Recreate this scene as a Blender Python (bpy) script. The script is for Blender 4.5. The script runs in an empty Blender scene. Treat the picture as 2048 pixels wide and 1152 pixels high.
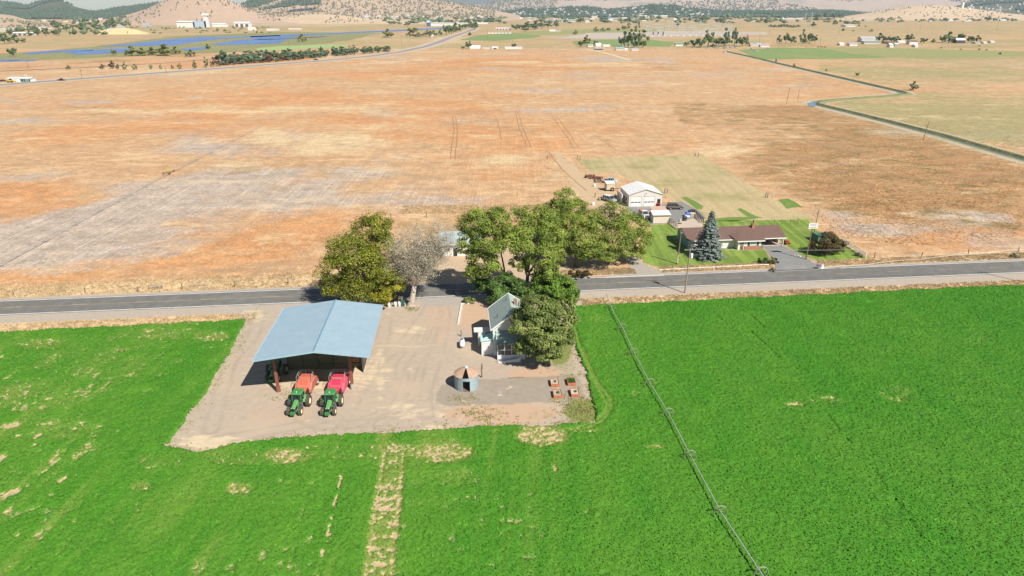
import bpy, bmesh, math, random
import numpy as np
from math import radians, sin, cos, pi, sqrt, atan2
from mathutils import Vector, Matrix

random.seed(11)
rng = np.random.default_rng(11)
SC = bpy.context.scene
COL = SC.collection

# ------------------------------------------------------------------ survey
CAMH = 54.0                     # drone height above the ground, metres
PT = radians(22.3)              # camera pitch below the horizon
FP = 1366.0
TH = radians(5.7)               # bearing of the county road and everything square to it


def at(px, py, z=0.0):
    """ground point surveyed from the photo"""
    u = (px - 1024) / FP
    v = (py - 576) / FP
    k = (CAMH - z) / (sin(PT) + v * cos(PT))
    return Vector((u * k, k * (cos(PT) - v * sin(PT)), z))


def at_np(px, py):
    u = (px - 1024) / FP
    v = (py - 576) / FP
    k = CAMH / (sin(PT) + v * cos(PT))
    return u * k, k * (cos(PT) - v * sin(PT))


def pr_np(x, y):
    d = y * cos(PT) + CAMH * sin(PT)
    vv = (CAMH * cos(PT) - y * sin(PT)) / d
    return 1024 + FP * x / d, 576 + FP * vv


def ppm(px, py):
    """photo pixels per metre at a ground point"""
    v = (py - 576) / FP
    return FP * (sin(PT) + v * cos(PT)) / CAMH


# ------------------------------------------------------------------ objects
def tag(o, label=None, cat=None, group=None, kind=None):
    if label:
        o['label'] = label
    if cat:
        o['category'] = cat
    if group:
        o['group'] = group
    if kind:
        o['kind'] = kind
    return o


def thing(name, label, cat, loc=(0, 0, 0), rz=0.0, group=None):
    o = bpy.data.objects.new(name, None)
    o.empty_display_size = 0.5
    COL.objects.link(o)
    o.location = loc
    o.rotation_euler = (0, 0, rz)
    return tag(o, label, cat, group)


def copy_tree(o, parent=None):
    c = o.copy()
    COL.objects.link(c)
    if parent is not None:
        c.parent = parent
    for ch in list(o.children):
        copy_tree(ch, c)
    return c


class MB:
    def __init__(self):
        self.v = []
        self.f = []

    def add(self, vs, fs):
        n = len(self.v)
        self.v += [tuple(p) for p in vs]
        self.f += [tuple(i + n for i in q) for q in fs]
        return self

    def box(self, x0, x1, y0, y1, z0, z1):
        return self.add([(x0, y0, z0), (x1, y0, z0), (x1, y1, z0), (x0, y1, z0), (x0, y0, z1), (x1, y0, z1), (x1, y1, z1), (x0, y1, z1)],
                        [(0, 3, 2, 1), (4, 5, 6, 7), (0, 1, 5, 4), (1, 2, 6, 5), (2, 3, 7, 6), (3, 0, 4, 7)])

    def prism(self, poly, axis, a0, a1):
        n = len(poly)
        def mk(a, p):
            return (a, p[0], p[1]) if axis == 'x' else (p[0], a, p[1]) if axis == 'y' else (p[0], p[1], a)
        vs = [mk(a0, p) for p in poly] + [mk(a1, p) for p in poly]
        fs = [tuple(range(n))[::-1], tuple(range(n, 2 * n))] + [(i, (i + 1) % n, n + (i + 1) % n, n + i) for i in range(n)]
        return self.add(vs, fs)

    def loft(self, rings, cap=True):
        n = len(rings[0])
        vs = [p for r in rings for p in r]
        fs = []
        for k in range(len(rings) - 1):
            for i in range(n):
                j = (i + 1) % n
                fs.append((k * n + i, k * n + j, (k + 1) * n + j, (k + 1) * n + i))
        if cap:
            fs.append(tuple(range(n))[::-1])
            fs.append(tuple(range((len(rings) - 1) * n, len(rings) * n)))
        return self.add(vs, fs)

    def tube(self, pts, rads, n=6):
        pts = [Vector(p) for p in pts]
        rings = []
        ref = Vector((0.3, 1, 0.2)).normalized()
        for i, p in enumerate(pts):
            d = (pts[min(i + 1, len(pts) - 1)] - pts[max(i - 1, 0)])
            if d.length < 1e-9:
                d = Vector((0, 0, 1))
            d.normalize()
            a = d.cross(ref)
            if a.length < 1e-3:
                a = d.cross(Vector((1, 0, 0)))
            a.normalize()
            b = d.cross(a)
            r = rads[i] if hasattr(rads, '__len__') else rads
            rings.append([tuple(p + a * (r * cos(2 * pi * k / n)) + b * (r * sin(2 * pi * k / n))) for k in range(n)])
        return self.loft(rings)

    def bar(self, p0, p1, w):
        return self.tube([p0, p1], w * 0.6, 4)

    def lathe(self, prof, n=20, axis='z', c=(0, 0, 0), a0=0.0, a1=2 * pi):
        full = abs(a1 - a0 - 2 * pi) < 1e-6
        m = n if full else n + 1
        vs = []
        for r, h in prof:
            for k in range(m):
                t = a0 + (a1 - a0) * k / n
                if axis == 'z':
                    vs.append((c[0] + r * cos(t), c[1] + r * sin(t), c[2] + h))
                else:
                    vs.append((c[0] + h, c[1] + r * cos(t), c[2] + r * sin(t)))
        fs = []
        for i in range(len(prof) - 1):
            for k in range(n):
                j = (k + 1) % m
                fs.append((i * m + k, i * m + j, (i + 1) * m + j, (i + 1) * m + k))
        return self.add(vs, fs)

    def slab(self, q, th):
        q = [Vector(p) for p in q]
        nrm = (q[1] - q[0]).cross(q[2] - q[0]).normalized() * th
        n = len(q)
        vs = q + [p - nrm for p in q]
        fs = [tuple(range(n)), tuple(range(n, 2 * n))[::-1]] + [(i, n + i, n + (i + 1) % n, (i + 1) % n) for i in range(n)]
        return self.add(vs, fs)

    def build(self, name, m, parent=None, loc=None, rz=0, smooth=False, bevel=0.0, recalc=True):
        me = bpy.data.meshes.new(name)
        me.from_pydata(self.v, [], self.f)
        if recalc:
            bm = bmesh.new()
            bm.from_mesh(me)
            bmesh.ops.recalc_face_normals(bm, faces=bm.faces)
            bm.to_mesh(me)
            bm.free()
        for mm in (m if isinstance(m, (list, tuple)) else [m]):
            me.materials.append(mm)
        if smooth:
            me.polygons.foreach_set('use_smooth', [True] * len(me.polygons))
        o = bpy.data.objects.new(name, me)
        COL.objects.link(o)
        if parent is not None:
            o.parent = parent
        if loc is not None:
            o.location = loc
            o.rotation_euler = (0, 0, rz)
        if bevel:
            b = o.modifiers.new('bevel', 'BEVEL')
            b.width = bevel
            b.segments = 2
            b.limit_method = 'ANGLE'
        return o


def np_mesh(name, V, Q, m, attrs=None, parent=None, smooth=False, link=True):
    """quads (or tris) from numpy arrays, with optional float attributes"""
    me = bpy.data.meshes.new(name)
    k = Q.shape[1]
    me.vertices.add(len(V))
    me.vertices.foreach_set('co', np.ascontiguousarray(V, dtype=np.float32).ravel())
    me.loops.add(Q.size)
    me.loops.foreach_set('vertex_index', np.ascontiguousarray(Q, dtype=np.int32).ravel())
    me.polygons.add(len(Q))
    me.polygons.foreach_set('loop_start', np.arange(0, Q.size, k, dtype=np.int32))
    me.polygons.foreach_set('loop_total', np.full(len(Q), k, dtype=np.int32))
    if smooth:
        me.polygons.foreach_set('use_smooth', np.ones(len(Q), dtype=bool))
    me.update(calc_edges=True)
    for nm, (dom, arr) in (attrs or {}).items():
        a = me.attributes.new(nm, 'FLOAT', dom)
        a.data.foreach_set('value', np.ascontiguousarray(arr, dtype=np.float32))
    for mm in (m if isinstance(m, (list, tuple)) else [m]):
        me.materials.append(mm)
    if not link:
        return me
    o = bpy.data.objects.new(name, me)
    COL.objects.link(o)
    if parent is not None:
        o.parent = parent
    return o


# ------------------------------------------------------------------ numpy noise
def vnoise(x, y, s, seed=0):
    g = np.random.default_rng(seed).random((256, 256))
    xs = x / s
    ys = y / s
    xi = np.floor(xs).astype(int)
    yi = np.floor(ys).astype(int)
    fx = xs - xi
    fy = ys - yi
    fx = fx * fx * (3 - 2 * fx)
    fy = fy * fy * (3 - 2 * fy)
    a = g[xi % 256, yi % 256]
    b = g[(xi + 1) % 256, yi % 256]
    c = g[xi % 256, (yi + 1) % 256]
    d = g[(xi + 1) % 256, (yi + 1) % 256]
    return (a * (1 - fx) + b * fx) * (1 - fy) + (c * (1 - fx) + d * fx) * fy


def fbm(x, y, s, seed=0, octv=4):
    t = 0
    a = 0.5
    for i in range(octv):
        t = t + a * vnoise(x + 17.3 * i, y - 9.1 * i, s / 2 ** i, seed + i)
        a *= 0.5
    return t / (1 - 0.5 ** octv)


def in_poly(x, y, poly):
    r = np.zeros(np.shape(x), dtype=bool)
    n = len(poly)
    for i in range(n):
        x0, y0 = poly[i][0], poly[i][1]
        x1, y1 = poly[(i + 1) % n][0], poly[(i + 1) % n][1]
        c = ((y0 > y) != (y1 > y))
        with np.errstate(divide='ignore', invalid='ignore'):
            xx = (x1 - x0) * (y - y0) / (y1 - y0 + 1e-12) + x0
        r ^= (c & (x < xx))
    return r


def dist_line(x, y, pts):
    d = np.full(np.shape(x), 1e9)
    for i in range(len(pts) - 1):
        ax, ay = pts[i][0], pts[i][1]
        bx, by = pts[i + 1][0], pts[i + 1][1]
        L = (bx - ax) ** 2 + (by - ay) ** 2
        t = np.clip(((x - ax) * (bx - ax) + (y - ay) * (by - ay)) / L, 0, 1)
        d = np.minimum(d, np.hypot(x - ax - t * (bx - ax), y - ay - t * (by - ay)))
    return d


# ------------------------------------------------------------------ materials
class NT:
    def __init__(self, name):
        self.m = bpy.data.materials.new(name)
        self.m.use_nodes = True
        self.t = self.m.node_tree
        self.b = next(n for n in self.t.nodes if n.type == 'BSDF_PRINCIPLED')
        self.out = next(n for n in self.t.nodes if n.type == 'OUTPUT_MATERIAL')
        self.b.inputs['Specular IOR Level'].default_value = 0.25

    def node(self, typ, **kw):
        n = self.t.nodes.new(typ)
        for k, v in kw.items():
            setattr(n, k, v)
        return n

    def link(self, a, b):
        self.t.links.new(a, b)

    def setin(self, sock, v):
        if isinstance(v, bpy.types.NodeSocket):
            self.link(v, sock)
        elif v is not None:
            sock.default_value = v

    def pos(self, scale=(1, 1, 1), world=True, rz=0.0):
        src = self.node('ShaderNodeNewGeometry').outputs['Position'] if world else self.node('ShaderNodeTexCoord').outputs['Object']
        mp = self.node('ShaderNodeMapping')
        mp.inputs['Scale'].default_value = scale
        mp.inputs['Rotation'].default_value = (0, 0, rz)
        self.link(src, mp.inputs['Vector'])
        return mp.outputs['Vector']

    def noise(self, vec, scale, detail=3.0, rough=0.6, dist=0.0):
        n = self.node('ShaderNodeTexNoise')
        self.link(vec, n.inputs['Vector'])
        n.inputs['Scale'].default_value = scale
        n.inputs['Detail'].default_value = detail
        n.inputs['Roughness'].default_value = rough
        n.inputs['Distortion'].default_value = dist
        return n.outputs['Fac']

    def attr(self, nm):
        a = self.node('ShaderNodeAttribute')
        a.attribute_name = nm
        return a.outputs['Fac']

    def mth(self, op, a, b=None, c=None, clamp=False):
        n = self.node('ShaderNodeMath', operation=op)
        n.use_clamp = clamp
        self.setin(n.inputs[0], a)
        if b is not None:
            self.setin(n.inputs[1], b)
        if c is not None:
            self.setin(n.inputs[2], c)
        return n.outputs[0]

    def step(self, v, lo, hi):
        n = self.node('ShaderNodeMapRange')
        n.clamp = True
        self.setin(n.inputs['Value'], v)
        n.inputs['From Min'].default_value = lo
        n.inputs['From Max'].default_value = hi
        return n.outputs['Result']

    def rng(self, v, lo, hi, a, b):
        n = self.node('ShaderNodeMapRange')
        n.clamp = True
        self.setin(n.inputs['Value'], v)
        n.inputs['From Min'].default_value = lo
        n.inputs['From Max'].default_value = hi
        n.inputs['To Min'].default_value = a
        n.inputs['To Max'].default_value = b
        return n.outputs['Result']

    def mix(self, f, a, b):
        n = self.node('ShaderNodeMix', data_type='RGBA')
        self.setin(n.inputs['Factor'], f)
        self.setin(n.inputs[6], a if isinstance(a, bpy.types.NodeSocket) else (a[0], a[1], a[2], 1))
        self.setin(n.inputs[7], b if isinstance(b, bpy.types.NodeSocket) else (b[0], b[1], b[2], 1))
        return n.outputs[2]

    def scale_col(self, col, f):
        n = self.node('ShaderNodeVectorMath', operation='SCALE')
        self.setin(n.inputs[0], col)
        self.setin(n.inputs['Scale'], f)
        return n.outputs[0]

    def bump(self, h, strength=0.3, dist=0.05):
        n = self.node('ShaderNodeBump')
        n.inputs['Strength'].default_value = strength
        n.inputs['Distance'].default_value = dist
        self.link(h, n.inputs['Height'])
        self.link(n.outputs['Normal'], self.b.inputs['Normal'])

    def done(self, col, rough=0.85):
        self.setin(self.b.inputs['Base Color'], col if isinstance(col, bpy.types.NodeSocket) else (col[0], col[1], col[2], 1))
        self.setin(self.b.inputs['Roughness'], rough)
        return self.m


MATS = {}


def mat(name, c, c2=None, scale=3.0, rough=0.6, metal=0.0, bump=0.0, spec=None, stretch=(1, 1, 1), lo=0.35, hi=0.65, wave=None):
    """plain surface with a broad two-colour mottling; wave=(axis, per_metre, strength) adds ribs"""
    if name in MATS:
        return MATS[name]
    n = NT(name)
    v = n.pos(stretch, world=False)
    c2 = c2 or tuple(x * 0.72 for x in c)
    f = n.noise(v, scale, 4, 0.65)
    f2 = n.noise(v, scale * 6.3, 2, 0.6)
    col = n.mix(n.step(n.mth('ADD', n.mth('MULTIPLY', f, 0.7), n.mth('MULTIPLY', f2, 0.3)), lo, hi), c, c2)
    if wave:
        w = n.node('ShaderNodeTexWave', wave_type='BANDS', bands_direction=wave[0], wave_profile='SIN')
        w.inputs['Scale'].default_value = wave[1] / pi * pi * 0.314
        n.link(n.pos((1, 1, 1), world=False), w.inputs['Vector'])
        n.bump(w.outputs['Fac'], wave[2], 0.04)
    elif bump:
        n.bump(f2, bump, 0.03)
    n.b.inputs['Metallic'].default_value = metal
    if spec is not None:
        n.b.inputs['Specular IOR Level'].default_value = spec
    MATS[name] = n.done(col, rough)
    return MATS[name]


def leaf_mat(name, dark, light, warm=None, trans=0.3):
    n = NT(name)
    t = n.attr('tint')
    v = n.pos((1, 1, 1))
    big = n.noise(v, 0.35, 2, 0.5)
    col = n.mix(t, dark, light)
    col = n.mix(n.step(big, 0.5, 0.75), col, warm or tuple(min(1, x * 1.25) for x in light))
    n.done(col, 0.6)
    tr = n.node('ShaderNodeBsdfTranslucent')
    n.link(col, tr.inputs['Color'])
    mx = n.node('ShaderNodeMixShader')
    mx.inputs[0].default_value = trans
    n.link(n.b.outputs[0], mx.inputs[1])
    n.link(tr.outputs[0], mx.inputs[2])
    n.link(mx.outputs[0], n.out.inputs['Surface'])
    MATS[name] = n.m
    return n.m


def glass_mat(name, c=(0.015, 0.02, 0.025)):
    n = NT(name)
    n.b.inputs['Specular IOR Level'].default_value = 0.6
    v = n.pos((1, 1, 1), world=False)
    MATS[name] = n.done(n.mix(n.noise(v, 1.5), c, tuple(x * 1.8 for x in c)), 0.12)
    return MATS[name]


def leaf_quads(C, N, size, tint):
    """small rhombic leaf sprays at centres C facing N"""
    n = len(C)
    N = N / (np.linalg.norm(N, axis=1, keepdims=True) + 1e-9)
    r = rng.normal(size=(n, 3))
    a = np.cross(N, r)
    a /= np.linalg.norm(a, axis=1, keepdims=True) + 1e-9
    b = np.cross(N, a)
    s = (size * rng.uniform(.65, 1.35, n))[:, None]
    e = rng.uniform(.45, .8, n)[:, None]
    V = np.stack([C - a * s, C - b * s * e + N * s * .15, C + a * s, C + b * s * e + N * s * .15], 1).reshape(-1, 3)
    Q = np.arange(4 * n).reshape(-1, 4)
    return V, Q, tint


# ================================================================== GROUND
TH = radians(6.1)
EX = Vector((cos(TH), sin(TH), 0))
EY = Vector((-sin(TH), cos(TH), 0))
RC = Vector((0, 132.15, 0))


def rd(s, t, z=0.0):
    p = RC + EX * s + EY * t
    return Vector((p.x, p.y, z))


def road_st(x, y):
    return (x * cos(TH) + (y - 132.15) * sin(TH)), (-x * sin(TH) + (y - 132.15) * cos(TH))


# hand survey of the soil and weeds: channel, centre, radii (photo px), strength, tilt
BLOBS = [
    # orange dried weeds
    ('o', 300, 180, 420, 18, .45, 0), ('o', 120, 208, 260, 14, .4, 0), ('o', 900, 128, 400, 20, .45, 0), ('o', 1250, 175, 240, 22, .3, 0),
    ('o', 200, 285, 420, 50, .5, 0), ('o', 900, 250, 300, 40, .35, 0), ('o', 1120, 300, 110, 70, .3, 0), ('o', 30, 385, 190, 32, .7, -6),
    ('o', 590, 345, 130, 25, .35, 0), ('o', 575, 460, 120, 50, .75, -12), ('o', 430, 522, 220, 16, .6, -6), ('o', 110, 557, 150, 11, .7, -3),
    ('o', 340, 480, 60, 12, .3, 0), ('o', 720, 392, 90, 20, .35, -8), ('o', 1000, 380, 100, 18, .35, -6), ('o', 1060, 350, 90, 20, .3, 0),
    ('o', 1800, 300, 240, 60, .45, 8), ('o', 1700, 395, 160, 36, .45, 6), ('o', 1960, 465, 190, 28, .8, 0), ('o', 1760, 440, 90, 20, .5, 4),
    ('o', 1600, 330, 100, 30, .4, 10), ('o', 1900, 400, 150, 60, .3, 0),
    # bare grey soil
    ('g', 230, 425, 330, 55, .75, -14), ('g', 110, 500, 200, 30, .8, -8), ('g', 430, 395, 250, 42, .55, -14), ('g', 580, 385, 160, 30, .4, -12),
    ('g', 760, 330, 150, 30, .5, -6), ('g', 860, 375, 140, 28, .5, -6), ('g', 950, 402, 120, 16, .35, -4), ('g', 640, 520, 60, 40, .5, 0),
    ('g', 1500, 365, 110, 30, .3, 10), ('g', 1960, 430, 120, 14, .6, 2), ('g', 1760, 462, 110, 16, .6, 4), ('g', 1690, 430, 60, 12, .4, 0),
    ('g', 60, 352, 160, 12, .35, -4), ('g', 650, 216, 240, 9, .3, 0), ('g', 880, 182, 320, 9, .35, 0), ('g', 1480, 142, 260, 10, .3, 0), ('g', 1180, 100, 110, 6, .2, 0),
    ('g', 1190, 74, 160, 5, .6, 0), ('g', 1450, 72, 260, 5, .35, 0), ('g', 1700, 66, 260, 4, .35, 0), ('g', 1180, 220, 200, 10, .25, 0), ('g', 430, 205, 250, 7, .25, 0),
    # pale straw
    ('p', 665, 288, 100, 20, 1.0, -6), ('p', 548, 277, 34, 15, 1.1, 10), ('p', 1010, 317, 60, 12, .9, 0), ('p', 330, 222, 400, 7, .6, 0),
    ('p', 640, 216, 330, 4, .5, 0), ('p', 1440, 238, 170, 16, .6, 2), ('p', 1590, 262, 90, 18, .55, 8), ('p', 1330, 203, 240, 6, .5, 0),
    ('p', 250, 152, 330, 6, .55, -4), ('p', 1180, 128, 200, 6, .5, 0), ('p', 1470, 165, 200, 7, .35, 2), ('p', 820, 120, 160, 5, .4, -4), ('p', 1120, 345, 40, 50, .5, 40),
    ('p', 1450, 300, 50, 18, .4, 0), ('p', 1700, 330, 60, 8, .4, 10), ('p', 1880, 355, 50, 6, .4, 0), ('p', 960, 330, 30, 8, .5, 0), ('p', 470, 330, 60, 6, .5, 0),
    ('p', 900, 80, 60, 10, .8, 0), ('p', 740, 78, 160, 6, .5, 0), ('p', 1660, 76, 160, 4, .6, 0), ('p', 1150, 388, 40, 30, .8, 45), ('p', 640, 50, 130, 3, .7, 0), ('p', 250, 62, 60, 4, .9, 0),
    # green growth
    ('n', 905, 185, 55, 5, .4, 0), ('n', 1900, 240, 230, 45, .5, 0), ('n', 1730, 215, 120, 14, .5, 6), ('n', 1900, 110, 240, 9, .6, 0), ('n', 1750, 150, 260, 22, .22, 0),
    ('n', 1080, 88, 160, 5, .3, 0), ('n', 300, 96, 420, 14, .34, 0), ('n', 120, 118, 220, 6, .6, 0), ('n', 520, 80, 300, 10, .25, 0), ('n', 1480, 96, 260, 5, .5, 0),
    ('n', 1010, 74, 80, 8, .6, 0), ('n', 1100, 56, 120, 6, .4, 0), ('n', 1550, 50, 300, 6, .3, 0), ('n', 1800, 60, 260, 6, .25, 0), ('n', 1950, 150, 120, 16, .3, 0),
    # brown-olive weeds
    ('b', 1820, 330, 260, 90, .55, 8), ('b', 1600, 290, 120, 60, .35, 14), ('b', 1940, 430, 140, 40, .4, 8), ('b', 620, 232, 320, 9, .3, 0), ('b', 1180, 340, 60, 40, .2, 0),
    ('b', 1620, 91, 300, 3, .5, 0), ('b', 1950, 93, 120, 3, .6, 0), ('b', 90, 132, 300, 4, .6, -4), ('b', 1930, 190, 160, 8, .3, 0),
]


def blob_weights(px, py, ch):
    w = np.zeros(px.shape)
    for c, cx, cy, rx, ry, s, rot in BLOBS:
        if c != ch:
            continue
        a = radians(rot)
        dx = px - cx
        dy = py - cy
        x = dx * cos(a) + dy * sin(a)
        y = -dx * sin(a) + dy * cos(a)
        d2 = (x / rx) ** 2 + (y / ry) ** 2
        w = np.maximum(w, s * np.exp(-d2 * 1.1))
    return w


def make_ground():
    pys = np.concatenate([np.array([1500., 1380, 1300, 1240, 1190]), np.arange(1150, 640, -11), np.arange(636, 300, -5), np.arange(299, 140, -3), np.arange(139, 60, -1.5), np.arange(59, 23.2, -0.75)])
    pxs = np.arange(-420, 2480, 9.0)
    GX, GY = np.meshgrid(pxs, pys)
    X, Y = at_np(GX, GY)
    # rows behind and far beyond the camera's view
    def ext(yv):
        return np.tile(np.array([yv]), (1, X.shape[1]))
    Xn = X[:1] * 1.6
    Xf = X[-1:] * 1.08
    X = np.concatenate([Xn, X, Xf])
    Y = np.concatenate([ext(-260.0), Y, ext(12950.0)])
    px, py = pr_np(X, np.maximum(Y, 25))
    s, t = road_st(X, Y)
    A = {c: blob_weights(px, py, c) for c in 'ogpnb'}
    field = (t > 4) & (py > 97)
    nz = fbm(X, Y, 60, 3)
    A['o'] = np.where(field, np.maximum(A['o'], 0.25), A['o'])
    far = (py <= 97)
    A['o'] = np.where(far, A['o'] * .3, A['o'])
    A['n'] = np.where(far, np.maximum(A['n'], 0.46 + .5 * (nz - .45)), A['n'])
    # strips along the road: bleached grass
    verge = np.clip(1 - np.abs(t - 7.5) / 5, 0, 1) + np.clip(1 - np.abs(t + 9.5) / 5, 0, 1)
    A['p'] = np.maximum(A['p'], 0.62 * np.clip(verge * 2, 0, 1) * (np.abs(s) < 200))
    for c in 'ob':
        A[c] = A[c] * (1 - 0.8 * np.clip(verge * 1.5, 0, 1))
    # this side of the road is the green crop
    near = np.clip((-t - 12) / 3, 0, 1)
    A['c'] = near
    # broad natural drift between weeds, bare soil and bleached grass
    fld = np.where(t > 6, 1.0, 0.0) * np.where(py < 97, .45, 1.0)
    big = lambda sc, sd: fbm(X * .62, Y, sc, sd, 5) - .5
    A['o'] = A['o'] + fld * (big(90, 201) * 1.35 + big(26, 202) * .8 + .02)
    A['g'] = A['g'] + fld * (big(75, 203) * 1.25 + big(20, 204) * .9 + .03)
    A['p'] = A['p'] + fld * (big(60, 205) * 1.25 + big(16, 206) * 1.0 + .0)
    A['b'] = A['b'] + fld * (big(80, 207) * 1.1 + big(24, 208) * .8 + .0)
    A['n'] = A['n'] + fld * (big(110, 209) * .5)
    def zone(poly, soft=7):
        ins = in_poly(px + (fbm(X, Y, 30, 221) - .5) * 60, py + (fbm(X, Y, 30, 222) - .5) * 10, poly)
        return ins.astype(float)
    zb = zone([(1340, 205), (1610, 212), (2100, 345), (2100, 470), (1660, 428), (1420, 300)])
    A['b'] = A['b'] + .30 * zb
    A['p'] = A['p'] - .10 * zb
    zg = zone([(-60, 560), (-60, 470), (260, 390), (470, 345), (640, 330), (900, 345), (1010, 400), (860, 425), (660, 425), (520, 455), (330, 520), (120, 552)])
    A['g'] = A['g'] + .40 * zg
    A['o'] = A['o'] - .16 * zg
    zc = zone([(1650, 208), (1830, 186), (2100, 176), (2100, 325), (1900, 268)])
    A['n'] = A['n'] + .42 * zc
    zd = zone([(1480, 108), (2100, 114), (2100, 176), (1830, 180)])
    A['n'] = A['n'] + .40 * zd
    A['o'] = A['o'] - .35 * np.maximum(zc, zd)
    A['b'] = A['b'] - .2 * np.maximum(zc, zd)
    zo = zone([(-60, 200), (600, 150), (1000, 100), (1180, 102), (1400, 200), (1120, 340), (700, 270), (420, 330), (-60, 400)])
    A['o'] = A['o'] + .10 * zo
    zq = zone([(1090, 104), (1480, 112), (1620, 150), (1780, 182), (1600, 200), (1250, 195), (1100, 150)])
    A['g'] = A['g'] + .14 * zq
    A['p'] = A['p'] + .10 * zq
    A['o'] = A['o'] - .08 * zq
    dim = np.where(field & (px < 1640), .0, 1.0)
    A['n'] = np.where(field & (px < 1640), np.minimum(A['n'], blob_weights(px, py, 'n')), A['n'])
    V = np.stack([X, Y, np.zeros_like(X)], -1).reshape(-1, 3)
    nr, nc = X.shape
    i = np.arange(nr - 1)[:, None] * nc + np.arange(nc - 1)[None, :]
    Q = np.stack([i, i + 1, i + nc + 1, i + nc], -1).reshape(-1, 4)
    m = NT('field_soil')
    P = m.pos()
    n_big = m.noise(m.pos((1, .5, 1)), 0.02, 4, .62)
    n_mid = m.noise(P, 0.16, 4, .65)
    n_fin = m.noise(m.pos((1, .45, 1), rz=radians(1.5)), 1.7, 3, .75)
    n_mic = m.noise(P, 4.2, 2, .7)
    streak = m.noise(m.pos((1.0, .012, 1), rz=radians(1.5)), 2.1, 3, .65)
    spread = m.step(m.noise(m.pos((.6, 1.0, 1)), 0.045, 5, .68), .33, .67)
    n_mid = m.step(n_mid, .3, .7)
    n_big = m.step(n_big, .3, .7)
    fine = m.mth('ADD', m.mth('MULTIPLY', n_fin, .6), m.mth('MULTIPLY', n_mic, .4))

    def w(ch, k=1.0, gain=3.0, a=n_big, b=n_mid):
        nn = m.mth('ADD', m.mth('ADD', m.mth('MULTIPLY', a, .3), m.mth('MULTIPLY', b, .3)), m.mth('ADD', m.mth('MULTIPLY', spread, .25), m.mth('MULTIPLY', m.step(fine, .3, .7), .15)))
        v = m.mth('ADD', m.attr('w_' + ch), m.mth('MULTIPLY', m.mth('SUBTRACT', nn, .5), k))
        return m.mth('MULTIPLY', m.mth('SUBTRACT', v, .30), gain, clamp=True)
    col = m.mix(n_mid, (.53, .335, .18), (.42, .25, .13))
    col = m.mix(m.step(fine, .5, .72), col, (.60, .43, .24))
    org = m.mix(m.step(fine, .35, .68), (.39, .18, .072), (.56, .285, .125))
    org = m.mix(m.mth('MULTIPLY', spread, .6), org, (.60, .34, .16))
    col = m.mix(w('o', .95), col, org)
    brn = m.mix(m.step(fine, .3, .6), (.235, .14, .052), (.385, .215, .095))
    col = m.mix(m.mth('MULTIPLY', w('b', 1.0), .8), col, brn)
    gry = m.mix(m.step(fine, .3, .7), (.31, .24, .185), (.50, .405, .32))
    lines = m.mth('MULTIPLY', m.step(streak, .54, .60), m.rng(spread, .2, .8, .25, 1))
    gry = m.mix(m.mth('MULTIPLY', lines, .5), gry, (.62, .53, .43))
    col = m.mix(w('g', 1.0), col, gry)
    olive = m.mix(m.step(fine, .3, .7), (.15, .115, .04), (.25, .19, .075))
    col = m.mix(m.mth('MULTIPLY', m.mth('MULTIPLY', m.step(m.attr('w_b'), .2, .5), m.step(m.noise(m.pos((.7, 1, 1)), .11, 5, .72), .52, .60)), .75), col, olive)
    pal = m.mix(m.step(fine, .3, .7), (.46, .33, .18), (.68, .52, .31))
    col = m.mix(m.mth('MULTIPLY', w('p', 1.3), .85), col, pal)
    grn = m.mix(m.step(fine, .3, .7), (.235, .225, .085), (.35, .305, .14))
    col = m.mix(m.mth('MULTIPLY', w('n', .9), .8), col, grn)
    crop = m.mix(m.step(fine, .3, .7), (.02, .12, .008), (.045, .24, .014))
    col = m.mix(m.attr('w_c'), col, crop)
    dk = m.rng(m.mth('ADD', m.mth('MULTIPLY', streak, .25), m.mth('MULTIPLY', fine, .75)), .32, .68, .62, 1.34)
    col = m.scale_col(col, dk)
    tx = m.noise(m.pos((.8, 1, 1)), .22, 6, .82)
    col = m.scale_col(col, m.rng(tx, .36, .64, .76, 1.22))
    tx2 = m.noise(m.pos((.5, 1, 1)), .05, 6, .85)
    col = m.mix(m.mth('MULTIPLY', m.step(tx2, .545, .63), .55), col, (.63, .48, .29))
    col = m.mix(m.mth('MULTIPLY', m.step(tx2, .455, .38), .5), col, (.30, .215, .135))
    col = m.mix(m.attr('w_c'), col, crop)
    m.bump(n_fin, .5, .25)
    M_ = m.done(col, .95)
    o = np_mesh('ground', V, Q, M_, {'w_' + c: ('POINT', A[c].ravel()) for c in A})
    tag(o, kind='structure')


make_ground()


RAG = {'mown_paddock': 1.6, 'lawn': .3, 'grass_strip': 1.9, 'dirt_yard': .9, 'farm_track': 1.2, 'patio': .1, 'driveway': .22, 'marsh': 7.0, 'river': 4.0, 'crop_field': 3.0, 'substation_yard': 4.0}


def poly_sheet(name, pts, z, m, kind='structure', world=False, label=None, cat=None):
    mb = MB()
    P = [Vector((p[0], p[1], z)) if world else Vector((*at(*p).xy, z)) for p in pts]
    rag = RAG.get(name, 0)
    if rag:                                  # worn, grown-over outline
        R = []
        for i, a in enumerate(P):
            b = P[(i + 1) % len(P)]
            n = int(min(60, max(1, (b - a).length / (rag * 2.2 + .5))))
            d = (b - a).normalized()
            for k in range(n):
                q = a.lerp(b, k / n)
                w_ = (fbm(np.array([q.x]), np.array([q.y]), rag * 6 + 1, 77, 3)[0] - .5) * 2.2 * rag
                R.append(q + Vector((-d.y, d.x, 0)) * w_ + d * random.uniform(-.2, .2) * rag)
        P = R
    mb.add(P, [tuple(range(len(P)))])
    o = mb.build(name, m, recalc=False)
    me = o.data
    if me.polygons[0].normal.z < 0:
        me.flip_normals()
    return tag(o, label, cat, kind=kind)


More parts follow.
